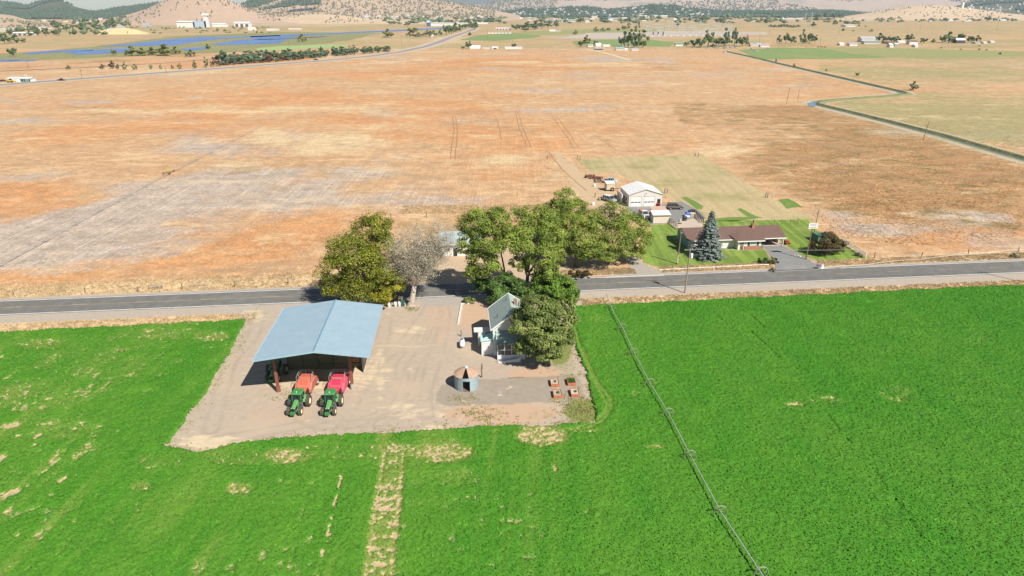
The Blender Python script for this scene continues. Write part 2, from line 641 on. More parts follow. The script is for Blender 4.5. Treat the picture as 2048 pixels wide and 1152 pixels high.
def ribbon(name, pts, o0, o1, z, m, kind='structure', jitter=0.0, z1=None):
    """strip following a ground polyline between two sideways offsets"""
    P = [Vector((p[0], p[1], 0)) for p in pts]
    L = []
    for i, p in enumerate(P):
        d = (P[min(i + 1, len(P) - 1)] - P[max(i - 1, 0)]).normalized()
        n = Vector((-d.y, d.x, 0))
        j = random.uniform(-jitter, jitter)
        L.append((p + n * (o0 + j), p + n * (o1 + j)))
    vs = []
    for a, b in L:
        vs += [(a.x, a.y, z), (b.x, b.y, z if z1 is None else z1)]
    fs = [(2 * i, 2 * i + 2, 2 * i + 3, 2 * i + 1) for i in range(len(L) - 1)]
    o = MB().add(vs, fs).build(name, m, recalc=False)
    if o.data.polygons[0].normal.z < 0:
        o.data.flip_normals()
    return tag(o, kind=kind)


def soft_mat(name, c1, c2, c3, s1=.12, s2=1.4, rough=.95, stripe=None, bump=.3, w3=(.56, .7)):
    m = NT(name)
    P = m.pos()
    a = m.noise(P, s1, 4, .65)
    b = m.noise(P, s2, 3, .7)
    col = m.mix(m.step(b, .32, .68), c1, c2)
    col = m.mix(m.step(a, w3[0], w3[1]), col, c3)
    if stripe:
        st = m.noise(m.pos((1, stripe[1], 1), rz=stripe[2]), stripe[0], 1, .5)
        col = m.scale_col(col, m.rng(st, .42, .58, 1 - stripe[3], 1 + stripe[3]))
    col = m.scale_col(col, m.rng(m.noise(P, s2 * 4, 2, .6), .3, .7, .86, 1.12))
    if bump:
        m.bump(b, bump, .12)
    MATS[name] = m.done(col, rough)
    return MATS[name]


# ------------------------------------------------------------------ county road
ASPH = soft_mat('asphalt', (.145, .138, .124), (.17, .162, .146), (.20, .19, .168), .05, 1.2, .9, stripe=(.5, 1, 0, .06), bump=.05)
GRAV = soft_mat('shoulder_gravel', (.36, .30, .24), (.42, .355, .285), (.47, .40, .31), .15, 1.6)
WHITE_LINE = soft_mat('white_line_paint', (.70, .69, .66), (.76, .75, .72), (.5, .49, .46), .4, 2.5, .7, bump=0)
YELL_LINE = soft_mat('yellow_line_paint', (.44, .31, .15), (.50, .36, .19), (.27, .22, .15), .4, 2.5, .7, bump=0)
S_END = 460.0


def strip(name, t0, t1, z, m, s0=-S_END, s1=S_END, n=1):
    mb = MB()
    for i in range(n):
        a = s0 + (s1 - s0) * i / n
        b = s0 + (s1 - s0) * (i + 1) / n
        mb.add([rd(a, t0, z), rd(b, t0, z), rd(b, t1, z), rd(a, t1, z)], [(0, 1, 2, 3)])
    return tag(mb.build(name, m, recalc=False), kind='structure')


strip('road_shoulder', -7.6, 5.0, .006, GRAV)
strip('road', -3.85, 3.85, .014, ASPH)
strip('road_edge_line', 3.34, 3.56, .020, WHITE_LINE)
strip('road_edge_line', -3.56, -3.34, .020, WHITE_LINE)
s_solid = at(1385, 556).x / cos(TH)
strip('road_center_line', -.13, -.03, .020, YELL_LINE, -S_END, s_solid)
s_d = at(1562, 549).x / cos(TH)
mb = MB()
for k in range(-34, 28):
    a = s_d + 12.19 * k
    mb.add([rd(a, .08, .021), rd(a + 3.1, .08, .021), rd(a + 3.1, .20, .021), rd(a, .20, .021)], [(0, 1, 2, 3)])
tag(mb.build('road_center_dashes', YELL_LINE, recalc=False), kind='structure')

# ------------------------------------------------------------------ farmyard
YARD_PX = [(495, 640), (470, 690), (440, 740), (402, 800), (368, 850), (330, 893), (398, 905), (470, 888), (560, 876), (700, 870), (800, 866), (900, 858), (1000, 852),
           (1060, 851), (1190, 845), (1183, 800), (1170, 745), (1155, 705), (1142, 660), (1140, 625), (1150, 602), (1160, 592), (520, 610)]
YARD_W = [tuple(at(*p).xy) for p in YARD_PX]


def gauss_px(px, py, L):
    w = np.zeros(px.shape)
    for cx, cy, rx, ry, s in L:
        w = np.maximum(w, s * np.clip(1.3 - ((px - cx) / rx) ** 2 - ((py - cy) / ry) ** 2, 0, 1))
    return w


def grid(x0, x1, y0, y1, d):
    xs = np.arange(x0, x1, d)
    ys = np.arange(y0, y1, d)
    return np.meshgrid(xs, ys)


def masked_mesh(name, X, Y, Z, mask, m, attrs, smooth=True):
    """keep the cells of a grid whose four corners are inside"""
    nr, nc = X.shape
    i = np.arange(nr - 1)[:, None] * nc + np.arange(nc - 1)[None, :]
    cell = mask[:-1, :-1] & mask[1:, :-1] & mask[:-1, 1:] & mask[1:, 1:]
    Q = np.stack([i, i + 1, i + nc + 1, i + nc], -1)[cell]
    used = np.unique(Q)
    remap = np.full(nr * nc, -1)
    remap[used] = np.arange(len(used))
    V = np.stack([X, Y, Z], -1).reshape(-1, 3)[used]
    return np_mesh(name, V, remap[Q], m, {k: ('POINT', a.ravel()[used]) for k, a in attrs.items()}, smooth=smooth)


def make_yard():
    X, Y = grid(-52, 22, 72, 127.5, .34)
    s, t = road_st(X, Y)
    big = [(x * 1.0, y) for x, y in YARD_W]
    jx = (vnoise(X, Y, 3, 5) - .5) * 1.6
    mask = (dist_line(X, Y, YARD_W + YARD_W[:1]) < 2.5) | in_poly(X, Y, YARD_W)
    mask &= t < -6.2
    px, py = pr_np(X, Y)
    grass = gauss_px(px, py, [(1165, 822, 42, 30, 1), (1118, 690, 34, 50, 1), (1135, 740, 22, 25, .5), (560, 790, 14, 6, .35), (1080, 830, 40, 18, .45), (1010, 600, 110, 18, .4), (940, 825, 20, 8, .5), (965, 838, 26, 10, .5)])
    red = gauss_px(px, py, [(1000, 828, 130, 26, 1), (950, 628, 34, 30, 1), (1070, 748, 70, 18, .8), (560, 830, 110, 30, .45), (880, 640, 40, 60, .5), (960, 650, 60, 16, .7), (700, 760, 120, 25, .3)])
    pad = in_poly(px + jx * 4, py + jx * 2, [(950, 758), (1156, 750), (1170, 795), (1150, 802), (1000, 808), (900, 814), (872, 806), (885, 770)]).astype(float)
    straw = gauss_px(px, py, [(640, 745, 150, 45, .8), (820, 660, 40, 10, .7), (760, 745, 12, 60, .6), (830, 820, 70, 25, .5), (430, 885, 90, 15, .9), (880, 855, 40, 8, .6), (500, 630, 40, 14, .6), (820, 690, 60, 6, .4)])
    trk = np.zeros(X.shape)
    for L in ([(880, 604), (850, 660), (815, 730), (800, 800), (760, 850)], [(870, 604), (800, 690), (740, 760), (690, 830), (560, 858), (430, 880)], [(890, 606), (880, 680), (862, 750), (850, 830)], [(600, 836), (640, 852), (760, 845), (860, 790)],
              [(520, 630), (480, 700), (440, 790), (420, 860)], [(655, 832), (700, 850), (790, 820), (840, 720), (875, 620)], [(775, 640), (762, 700), (752, 760)]):
        dd = dist_line(X + (vnoise(X, Y, 9, 301) - .5) * 2, Y, [tuple(at(*p).xy) for p in L])
        trk = np.maximum(trk, np.exp(-((dd - .95) / .26) ** 2) * np.clip(fbm(X, Y, 5, 303) * 2.6 - .6, 0, 1))
    m = NT('yard_gravel')
    P = m.pos()
    a = m.noise(P, .09, 4, .6)
    b = m.noise(P, .9, 4, .7)
    c = m.noise(P, 6, 2, .7)
    st = m.noise(m.pos((.3, 1.0, 1), rz=.5), .8, 4, .7, 1.2)
    fine = m.mth('ADD', m.mth('MULTIPLY', b, .5), m.mth('MULTIPLY', c, .5))
    col = m.mix(m.step(fine, .35, .66), (.35, .28, .21), (.45, .365, .28))
    col = m.mix(m.step(a, .5, .68), col, (.44, .345, .25))
    def w(nm, lo=.35, hi=.7, k=.9):
        return m.step(m.mth('ADD', m.attr(nm), m.mth('MULTIPLY', m.mth('SUBTRACT', b, .5), k)), lo, hi)
    col = m.mix(w('w_red'), col, m.mix(fine, (.42, .27, .175), (.50, .36, .25)))
    col = m.mix(m.mth('MULTIPLY', m.attr('w_pad'), .85), col, m.mix(m.step(fine, .35, .65), (.235, .20, .155), (.32, .275, .215)))
    sw = m.mth('MULTIPLY', m.step(m.mth('ADD', m.mth('MULTIPLY', m.attr('w_straw'), .35), st), .62, .78), .8)
    col = m.mix(sw, col, (.60, .48, .31))
    col = m.mix(m.step(m.noise(P, .35, 3, .6, .8), .66, .74), col, (.52, .42, .31))
    col = m.mix(m.mth('MULTIPLY', m.attr('w_trk'), .55), col, m.mix(fine, (.27, .215, .165), (.33, .27, .21)))
    col = m.mix(w('w_grass', .42, .75, 1.3), col, m.mix(fine, (.13, .17, .035), (.24, .25, .08)))
    m.bump(c, .4, .04)
    M_ = m.done(col, .95)
    o = masked_mesh('gravel_yard', X, Y, np.full(X.shape, .010), mask, M_, {'w_grass': grass, 'w_red': red, 'w_pad': pad, 'w_straw': straw, 'w_trk': trk})
    tag(o, kind='structure')


make_yard()


# ------------------------------------------------------------------ alfalfa
def make_alfalfa():
    d = .24
    X, Y = grid(-126, 132, 42, 144, d)
    X = X + (vnoise(X, Y, .24, 21) - .5) * .16
    Y = Y + (vnoise(X, Y, .24, 22) - .5) * .16
    s, t = road_st(X, Y)
    px, py = pr_np(X, Y)
    lim = np.abs(X) < (.79 * (Y * cos(PT) + CAMH * sin(PT)) + 13)
    edge = (fbm(X, Y, 4, 31) - .5) * 2.0 + (fbm(X, Y, .8, 37) - .5) * .9
    yard = in_poly(X + edge * .5, Y + edge * .4, YARD_W)
    # near verge: top edge of the crop
    topL = -10.6 - 1.6 * np.clip((s + 47) / -60, 0, 1.2)
    topR = -10.4 - .9 * np.clip((100 - s) / 90, 0, 1)
    top = np.where(s < -20, topL, topR) + edge * .55
    mask = lim & ~yard & (t < top)
    # bare ground inside the crop
    n1 = fbm(X, Y, 3.2, 41)
    n2 = fbm(X, Y, .9, 44)
    spots = gauss_px(px, py, [(885, 905, 70, 26, 1.0), (1085, 872, 60, 24, 1.0), (575, 915, 60, 20, .75), (284, 976, 24, 12, .9), (478, 980, 30, 14, .95), (690, 905, 120, 24, .45),
                              (1310, 897, 22, 5, .9), (1588, 812, 26, 4, .9), (1656, 798, 18, 3, .9), (1640, 806, 90, 8, .4), (490, 925, 90, 12, .5), (440, 910, 120, 16, .45), (330, 925, 90, 20, .4),
                              (420, 675, 45, 14, .75), (90, 690, 90, 14, .5), (250, 690, 70, 22, .5), (60, 790, 130, 40, .5), (190, 735, 170, 50, .42), (120, 860, 120, 30, .42), (330, 670, 120, 16, .5), (60, 960, 90, 40, .36), (790, 905, 70, 22, .6), (1175, 862, 50, 8, .6),
                              (930, 960, 70, 26, .45), (960, 1000, 60, 20, .35), (1790, 790, 40, 20, .45), (880, 1010, 90, 20, .3), (1270, 790, 10, 10, .6), (1172, 612, 16, 5, .7), (1950, 680, 60, 20, .3), (1200, 640, 30, 8, .5), (1110, 940, 4, 14, .9), (200, 650, 230, 8, .55)])
    n3 = vnoise(X, Y, .45, 45) * .45 + np.random.default_rng(45).random(X.shape) * .55
    soft = np.clip(spots * (.25 + 1.2 * n1), 0, .85)
    bare = np.clip((soft * 1.1 + (n3 - .5) * 1.7 + (n2 - .5) * 1.1 - .72) * 2.4, 0, 1) * np.clip(spots * 3, 0, 1)
    # drill rows and old swaths run away from the camera
    row = fbm(X - .085 * Y, Y * .02, 1.5, 141, 3)
    row2 = fbm(X - .085 * Y, Y * .05, 5.0, 142, 3)
    west = np.clip((22 - X) / 40, 0, 1) * np.clip(fbm(X, Y, 22, 143, 3) * 2.4 - .55, 0, 1)
    swath = np.clip((row - .48) * 5, 0, 1) * west
    flecks = np.clip((fbm(X - .085 * Y, Y * .38, .9, 144, 4) - .595) * 9, 0, 1) * west * np.clip((-X - 10) / 35 + .25, .2, 1)
    bare = np.maximum(bare, np.clip(flecks * 1.2 + (n3 - .5) * 1.2 - .35, 0, .9) * (flecks > .02))
    sp = ((vnoise(X, Y, 1.1, 51) > .86) & (fbm(X, Y, 12, 52) > .585) & (X < 14)).astype(float) * n3
    bare = np.maximum(bare, .75 * sp)
    thin = np.clip(np.maximum(soft * 1.1 - .1, np.maximum(swath * .55, flecks * .7)), 0, 1)
    # the old lane of stubble running towards the camera
    p0 = at(789, 900)
    p1 = at(757, 1150)
    u = (Y - p1.y) / (p0.y - p1.y)
    cx = p1.x + u * (p0.x - p1.x)
    dx = X - cx
    nn = fbm(X, Y, .6, 61)
    patch = fbm(X, Y, 2.5, 62)
    lane = .85 * np.exp(-((np.abs(dx) - 1.25) / .42) ** 2)
    lane = np.maximum(lane, .55 * np.exp(-(dx / 1.5) ** 4))
    for yb in (977, 1000, 1022, 1049, 1075, 1100, 1132):
        lane = np.maximum(lane, np.where((np.abs(Y - at(757, yb).y + dx * .05) < .26) & (np.abs(dx) < 1.8), .95, 0))
    lane = lane * np.clip((1.15 - u) * 5, 0, 1)
    bare = np.maximum(bare, np.clip((lane * 1.0 + (n3 - .5) * 1.6 + (patch - .5) * .9 - .58) * 2.2, 0, 1) * np.clip(lane * 4, 0, 1))
    thin = np.maximum(thin, np.clip(lane * 1.1, 0, .9))
    # dotted furrow and its shadowed right hand twin
    l1 = [tuple(at(*p).xy) for p in ((683, 955), (668, 1020), (648, 1100), (638, 1152))]
    dl = dist_line(X, Y, l1)
    furrow = np.where((dl < .20) & (vnoise(X, Y, .9, 71) > .42), .95, 0)
    bare = np.maximum(bare, furrow)
    low = np.zeros(X.shape)
    for a, b in (((1500, 664), (1560, 720)), ((1500, 632), (1530, 660)), ((1655, 833), (1700, 890)), ((1425, 625), (1450, 648)), ((1720, 905), (1850, 1090))):
        dd = dist_line(X, Y, [tuple(at(*a).xy), tuple(at(*b).xy)])
        low = np.maximum(low, ((dd < .17) & (vnoise(X, Y, 1.1, 73) > .3)).astype(float))
    # wheel tracks turning round the corner of the yard
    trk = np.full(X.shape, 1e9)
    for L in ([(1146, 640), (1158, 690), (1180, 745), (1203, 790), (1215, 812), (1208, 832), (1188, 848), (1140, 862)], [(1166, 700), (1186, 750), (1206, 782), (1222, 800), (1223, 820), (1205, 845), (1170, 860)]):
        trk = np.minimum(trk, dist_line(X, Y, [tuple(at(*p).xy) for p in L]))
    track = np.clip(1 - trk / .45, 0, 1)
    yel = .25 * fbm(X, Y * .25, 5, 81) + .30 * fbm(X, Y, 18, 83) + .28 * row2 + .5 * swath + .35 * np.clip((30 - X) / 70, -.3, 1) * .4 + .6 * track
    thin = np.maximum(thin, .6 * track)
    g = np.random.default_rng(5)
    clump = fbm(X, Y, 1.3, 91, 3) * .35 + g.random(X.shape) * .65
    h = .16 + .30 * np.clip((clump - .5) * 1.1 + .5, 0, 1) + .08 * fbm(X, Y, 3, 93)
    h = h * (1 - .45 * thin) * (1 - .90 * bare) * (1 - .75 * low) * (1 - .5 * track)
    # edge of the crop falls to the ground
    er = mask.copy()
    for _ in range(1):
        e = er.copy()
        e[1:] &= er[:-1]
        e[:-1] &= er[1:]
        e[:, 1:] &= er[:, :-1]
        e[:, :-1] &= er[:, 1:]
        er = e
    h = np.where(er, h, 0) + .02
    m = NT('alfalfa_leaves')
    P = m.pos()
    f1 = m.noise(P, 4.5, 3, .7)
    f2 = m.noise(P, .22, 4, .6)
    col = m.mix(m.step(f1, .3, .7), (.030, .135, .007), (.062, .24, .013))
    col = m.mix(m.step(m.mth('ADD', m.attr('yel'), m.mth('MULTIPLY', m.mth('SUBTRACT', f2, .5), .6)), .28, .85), col, m.mix(f1, (.070, .18, .014), (.125, .265, .028)))
    col = m.mix(m.mth('MULTIPLY', m.step(m.mth('ADD', m.attr('thin'), m.mth('MULTIPLY', m.mth('SUBTRACT', f1, .5), 1.4)), .2, .9), .75), col, m.mix(f1, (.20, .22, .045), (.34, .30, .10)))
    soil = m.mix(m.step(f1, .3, .7), (.34, .255, .135), (.54, .42, .24))
    col = m.mix(m.step(m.mth('ADD', m.attr('bare'), m.mth('MULTIPLY', m.mth('SUBTRACT', f1, .5), .8)), .35, .7), col, soil)
    m.bump(m.noise(P, 9, 2, .7), .5, .08)
    M_ = m.done(col, .8)
    o = masked_mesh('alfalfa_crop', X, Y, h, mask, M_, {'bare': bare, 'yel': yel, 'thin': thin}, smooth=False)
    tag(o, 'dense bright green alfalfa crop around the gravel farmyard', 'crop', kind='stuff')
    # leafy tips standing over the sward
    keep = np.argwhere(er & (g.random(X.shape) > bare * .95 + thin * .55 + low * .9))
    sel = keep[g.random(len(keep)) < min(1, 330000 / len(keep))]
    ii, jj = sel[:, 0], sel[:, 1]
    C = np.stack([X[ii, jj] + g.uniform(-.12, .12, len(sel)), Y[ii, jj] + g.uniform(-.12, .12, len(sel)), h[ii, jj] + g.uniform(0, .06, len(sel))], -1)
    N = g.normal(0, .38, (len(sel), 3)) + np.array([0, 0, 1.0])
    V, Q, T = leaf_quads(C, N, .12, np.clip(.2 + .6 * yel[ii, jj] + g.normal(0, .22, len(sel)), 0, 1))
    o = np_mesh('alfalfa_leaves', V, Q, leaf_mat('alfalfa_tips', (.040, .165, .008), (.115, .31, .018), trans=.25), {'tint': ('FACE', T)})
    tag(o, 'leafy tops of the bright green alfalfa crop', 'crop', kind='stuff')


make_alfalfa()

# ------------------------------------------------------------------ lawns, drives, paddock across the road
LAWN = soft_mat('lawn_grass', (.13, .20, .03), (.20, .28, .05), (.28, .30, .085), .12, 1.5, .9, stripe=(.62, .04, radians(3), .17))
LAWN_DRY = soft_mat('mown_paddock', (.36, .28, .145), (.48, .375, .205), (.27, .255, .10), .045, .9, .95, stripe=(.45, .06, radians(-14), .05), w3=(.50, .66))
GREEN_STRIP = soft_mat('lush_grass', (.11, .19, .035), (.15, .23, .05), (.24, .26, .08), .3, 1.5, .9)
DRIVE = soft_mat('drive_asphalt', (.20, .195, .185), (.24, .235, .22), (.29, .275, .25), .12, 1.8, .9, bump=.1)
DRIVE_G = soft_mat('drive_gravel', (.32, .28, .235), (.38, .34, .29), (.44, .37, .29), .15, 1.8)
DIRT = soft_mat('bare_dirt', (.42, .30, .19), (.50, .375, .25), (.56, .44, .29), .12, 1.5)
CONC = soft_mat('patio_concrete', (.44, .35, .27), (.50, .41, .32), (.40, .32, .25), .3, 2.0, .85, bump=.05)

poly_sheet('dirt_yard', [(832, 566), (846, 505), (905, 487), (1010, 480), (1195, 515), (1235, 540), (1215, 552), (1000, 561)], .012, DIRT)
poly_sheet('mown_paddock', [(1152, 318), (1405, 309), (1470, 352), (1560, 402), (1640, 442), (1550, 444), (1440, 441), (1400, 436), (1362, 408), (1330, 392), (1230, 345), (1182, 346)], .008, LAWN_DRY)
poly_sheet('farm_track', [(1104, 306), (1122, 306), (1172, 352), (1240, 392), (1250, 420), (1225, 440), (1186, 418), (1150, 372), (1122, 335)], .010, soft_mat('track_dirt', (.44, .31, .18), (.52, .385, .24), (.40, .26, .14), .12, 1.5))
poly_sheet('lawn', [(1284, 505), (1304, 450), (1345, 447), (1356, 457), (1390, 452), (1400, 472), (1552, 478), (1522, 489), (1546, 524), (1400, 531), (1322, 535), (1286, 526)], .012, LAWN)
poly_sheet('lawn', [(1385, 455), (1390, 442), (1550, 440), (1614, 439), (1645, 470), (1742, 516), (1690, 519), (1645, 522), (1605, 512), (1566, 486), (1545, 470)], .016, LAWN)
poly_sheet('grass_strip', [(1362, 394), (1376, 394), (1408, 413), (1404, 420), (1390, 418)], .016, GREEN_STRIP)
poly_sheet('grass_strip', [(1474, 418), (1482, 416), (1510, 431), (1524, 436), (1470, 442), (1420, 441), (1420, 437), (1498, 434)], .016, GREEN_STRIP)
poly_sheet('grass_strip', [(1556, 399), (1578, 397), (1592, 404), (1604, 414), (1590, 413), (1576, 417), (1566, 409)], .016, GREEN_STRIP)
poly_sheet('driveway', [(1250, 410), (1330, 408), (1364, 403), (1402, 424), (1412, 438), (1385, 441), (1350, 446), (1290, 450), (1262, 440)], .018, DRIVE)
poly_sheet('patio', [(1338, 448), (1386, 437), (1412, 446), (1400, 458), (1356, 460)], .022, CONC)
poly_sheet('driveway', [(1524, 487), (1547, 480), (1570, 492), (1612, 515), (1634, 529), (1640, 540), (1552, 544), (1548, 526)], .020, DRIVE)
poly_sheet('driveway', [(1236, 494), (1264, 500), (1288, 528), (1322, 543), (1330, 552), (1205, 556), (1244, 545), (1262, 528)], .016, DRIVE_G)
poly_sheet('driveway', [(845, 578), (935, 574), (930, 600), (915, 612), (840, 612)], .0125, DRIVE_G)

# ------------------------------------------------------------------ far fields and water
FIELD_G = soft_mat('far_green_field', (.17, .23, .075), (.21, .27, .095), (.28, .28, .12), .004, .1, .95, bump=0)
FIELD_L = soft_mat('far_light_crop', (.26, .36, .13), (.32, .42, .17), (.36, .38, .18), .006, .12, .95, bump=0)
FIELD_O = soft_mat('far_olive_field', (.24, .25, .09), (.30, .29, .12), (.36, .30, .15), .004, .1, .95, bump=0)
MARSH = soft_mat('marsh_reeds', (.20, .20, .08), (.27, .25, .11), (.33, .27, .15), .006, .08, .95, bump=0)
HWY = soft_mat('highway_asphalt', (.24, .22, .21), (.28, .26, .245), (.32, .29, .27), .03, .5, .9, bump=0)


def water_mat():
    m = NT('river_water')
    P = m.pos()
    a = m.noise(P, .012, 3, .6)
    col = m.mix(m.step(a, .4, .7), (.045, .12, .36), (.075, .17, .42))
    m.bump(m.noise(P, .25, 2, .6), .25, .3)
    m.b.inputs['Specular IOR Level'].default_value = .3
    MATS['river_water'] = m.done(col, .25)
    return MATS['river_water']


WATER = water_mat()
poly_sheet('marsh', [(-60, 126), (150, 117), (330, 110), (560, 100), (700, 80), (760, 66), (560, 64), (350, 72), (200, 92), (60, 104), (-60, 110)], .10, MARSH)
for pts in ([(-60, 119), (40, 119.5), (82, 120), (60, 122.5), (-60, 125)],
            [(40, 107.5), (90, 102), (150, 99.5), (190, 99), (186, 101.5), (120, 105), (60, 108.5)],
            [(132, 106), (190, 100), (230, 97.5), (258, 97), (256, 105), (200, 108), (150, 109.5)],
            [(190, 93.5), (260, 88), (330, 79.5), (400, 74.2), (480, 73), (560, 70.5), (560, 72.3), (470, 76), (430, 79), (390, 85), (345, 91), (250, 92.5)],
            [(365, 97.5), (400, 94.5), (420, 94.2), (410, 99), (368, 102)],
            [(420, 88.5), (480, 80), (520, 78), (572, 80), (560, 86.5), (520, 88.5), (440, 90.5)],
            [(500, 72), (640, 67.5), (700, 64), (780, 60.5), (860, 56.5), (890, 54.5), (890, 57.5), (790, 63), (700, 66.5), (620, 71), (560, 76), (640, 75), (660, 72.5), (560, 80), (505, 79)]):
    poly_sheet('river', pts, .22, WATER)
poly_sheet('crop_field', [(508, 97), (560, 92), (640, 89.5), (702, 90), (690, 94), (600, 98.5), (520, 102)], .12, FIELD_L)
poly_sheet('crop_field', [(1476, 100), (1560, 95), (1640, 96), (1700, 106), (1775, 115), (1640, 118), (1520, 119), (1500, 112)], .10, FIELD_G)
poly_sheet('crop_field', [(1640, 95), (1760, 96), (2060, 103), (2060, 112), (1830, 116), (1775, 114), (1700, 105)], .08, FIELD_O)
poly_sheet('crop_field', [(1145, 82), (1180, 79.5), (1240, 79), (1300, 79), (1350, 85), (1340, 93), (1240, 93), (1150, 90)], .10, FIELD_G)
poly_sheet('crop_field', [(918, 80), (955, 71), (1010, 66), (1080, 70), (1080, 74), (990, 82)], .10, FIELD_G)
poly_sheet('crop_field', [(1000, 66), (1130, 59), (1330, 58), (1330, 62), (1100, 70)], .08, FIELD_O)
poly_sheet('substation_yard', [(1110, 77), (1180, 66), (1290, 64), (1330, 62), (1530, 64), (1540, 69), (1330, 74), (1240, 78)], .12, soft_mat('far_gravel', (.42, .35, .28), (.46, .39, .32), (.4, .33, .27), .01, .1, .95, bump=0))

HW = [tuple(at(*p).xy) for p in ((-160, 181), (0, 170), (150, 158.5), (330, 145), (500, 132), (640, 122), (740, 112.5), (800, 104), (850, 93.5), (880, 83.5), (905, 73.5), (930, 65), (946, 59), (952, 55.5))]
ribbon('highway_verge', HW, -16, 16, .10, soft_mat('highway_gravel', (.47, .36, .25), (.52, .41, .29), (.42, .33, .24), .02, .3, .95, bump=0))
ribbon('highway', HW, -6.0, 6.0, .18, HWY)
ribbon('railway_bed', [tuple(at(*p).xy) for p in ((-100, 146), (40, 141), (160, 135.5), (320, 127), (430, 117.5), (470, 112))], -2.2, 2.2, .2, soft_mat('railway_ballast', (.20, .15, .11), (.24, .18, .14), (.28, .2, .15), .1, .4, .95, bump=0))
ribbon('farm_lane', [tuple(at(*p).xy) for p in ((868, 97.5), (950, 98), (1060, 97.5), (1170, 98), (1210, 106), (1262, 121), (1300, 118))], -3, 3, .14, soft_mat('lane_dust', (.55, .45, .3), (.6, .49, .34), (.5, .41, .28), .05, .3, .95, bump=0))

# irrigation canal
CAN_PX = [(2160, 351), (2048, 320), (1960, 295), (1880, 272), (1780, 246), (1700, 226), (1650, 214), (1626, 208), (1634, 203.5), (1660, 200), (1720, 195.5), (1780, 191.5), (1806, 188.5), (1800, 184),
          (1760, 175), (1700, 161), (1640, 147), (1560, 128.5), (1500, 114), (1450, 103)]
CAN = [tuple(at(*p).xy) for p in CAN_PX]
TRACK_M = soft_mat('canal_track', (.40, .33, .22), (.47, .39, .27), (.34, .29, .16), .08, .6, .95, bump=0)
ribbon('canal_track', CAN, 3.0, 7.0, .05, TRACK_M)
ribbon('canal_track', CAN, -8.2, -6.4, .05, TRACK_M)
CANAL_W = soft_mat('canal_water', (.09, .13, .15), (.11, .16, .18), (.13, .17, .17), .1, .5, .12, bump=0)
ribbon('canal', CAN, -1.4, 1.3, .03, CANAL_W)
BANK = soft_mat('bank_grass', (.13, .125, .045), (.20, .18, .075), (.29, .24, .12), .2, 1.2, .95)
bk = ribbon('canal_bank', CAN, -2.5, -1.3, .7, BANK, z1=.02)
ribbon('canal_bank', CAN, 1.3, 3.0, .04, MARSH)
bk2 = ribbon('canal_bank', CAN, -6.4, -2.5, .05, MARSH, z1=.7)
poly_sheet('canal_pool', [(1614, 206.5), (1624, 205.5), (1632, 210), (1630, 214), (1618, 213)], .12, soft_mat('blue_pool', (.10, .19, .28), (.13, .23, .32), (.09, .17, .25), .2, 1.0, .15, bump=0))
poly_sheet('canal_pool', [(1803, 185.5), (1812, 184.5), (1819, 187.5), (1808, 189.5)], .12, MATS['blue_pool'])

# wheel ruts across the dry field
RUT = soft_mat('wheel_ruts', (.26, .145, .07), (.34, .20, .10), (.48, .31, .18), .12, 1.2, .95, bump=0)
for pts in ([(905, 232), (908, 262), (900, 330)], [(911, 232), (915, 262), (908, 330)], [(992, 235), (1000, 262), (1004, 282)], [(1030, 222), (1037, 255), (1058, 300)], [(1036, 222), (1044, 255), (1066, 300)],
            [(1104, 232), (1130, 268), (1152, 302)], [(1112, 232), (1140, 268), (1160, 300)], [(1186, 268), (1218, 290), (1238, 304)], [(1092, 300), (1130, 345), (1180, 388)]):
    W = [tuple(at(*p).xy) for p in pts]
    W2 = []
    for i in range(len(W) - 1):
        for k in range(8):
            q = k / 8
            W2.append((W[i][0] * (1 - q) + W[i + 1][0] * q + random.uniform(-.3, .3), W[i][1] * (1 - q) + W[i + 1][1] * q))
    ribbon('wheel_rut', W2, -.2, .2, .012, RUT, jitter=.15)
# ================================================================== TREES
BARK = mat('bark', (.16, .125, .095), (.26, .215, .17), 2.5, .9, bump=.4, stretch=(1, 1, .25))
BARK_PALE = mat('pale_bark', (.33, .27, .21), (.45, .38, .31), 2.5, .9, bump=.4, stretch=(1, 1, .25))
TWIG = mat('grey_twigs', (.42, .36, .30), (.52, .46, .40), 2.0, .9)
LEAF_ELM = leaf_mat('elm_leaves', (.095, .14, .022), (.35, .44, .075), (.42, .46, .09))
LEAF_COTTON = leaf_mat('cottonwood_leaves', (.080, .105, .012), (.33, .36, .040), (.40, .39, .045))
LEAF_GOLD = leaf_mat('turning_leaves', (.13, .14, .012), (.40, .38, .03), (.46, .40, .03))
LEAF_LOCUST = leaf_mat('locust_leaves', (.080, .11, .028), (.30, .37, .095), (.35, .38, .115))
LEAF_BRIGHT = leaf_mat('bright_leaves', (.060, .12, .015), (.23, .38, .05), (.27, .41, .06))
LEAF_DARK = leaf_mat('dark_shrub_leaves', (.035, .075, .018), (.15, .25, .055))
LEAF_GREY = leaf_mat('sparse_grey_leaves', (.32, .30, .20), (.50, .46, .34), trans=.3)
LEAF_PLUM = leaf_mat('plum_leaves', (.045, .035, .016), (.17, .13, .045), (.16, .16, .045), trans=.25)
LEAF_SAGE = leaf_mat('sage_leaves', (.15, .17, .08), (.27, .28, .15), trans=.15)
NEEDLE = leaf_mat('spruce_needles', (.030, .055, .042), (.26, .31, .27), (.28, .33, .29), trans=.1)
FAR_LEAF = leaf_mat('far_tree_leaves', (.10, .15, .065), (.30, .38, .15), (.33, .39, .16), trans=.35)


def sph(n, zmin=-1.0):
    z = rng.uniform(zmin, 1, n)
    t = rng.uniform(0, 2 * pi, n)
    r = np.sqrt(1 - z * z)
    return np.stack([r * np.cos(t), r * np.sin(t), z], -1)


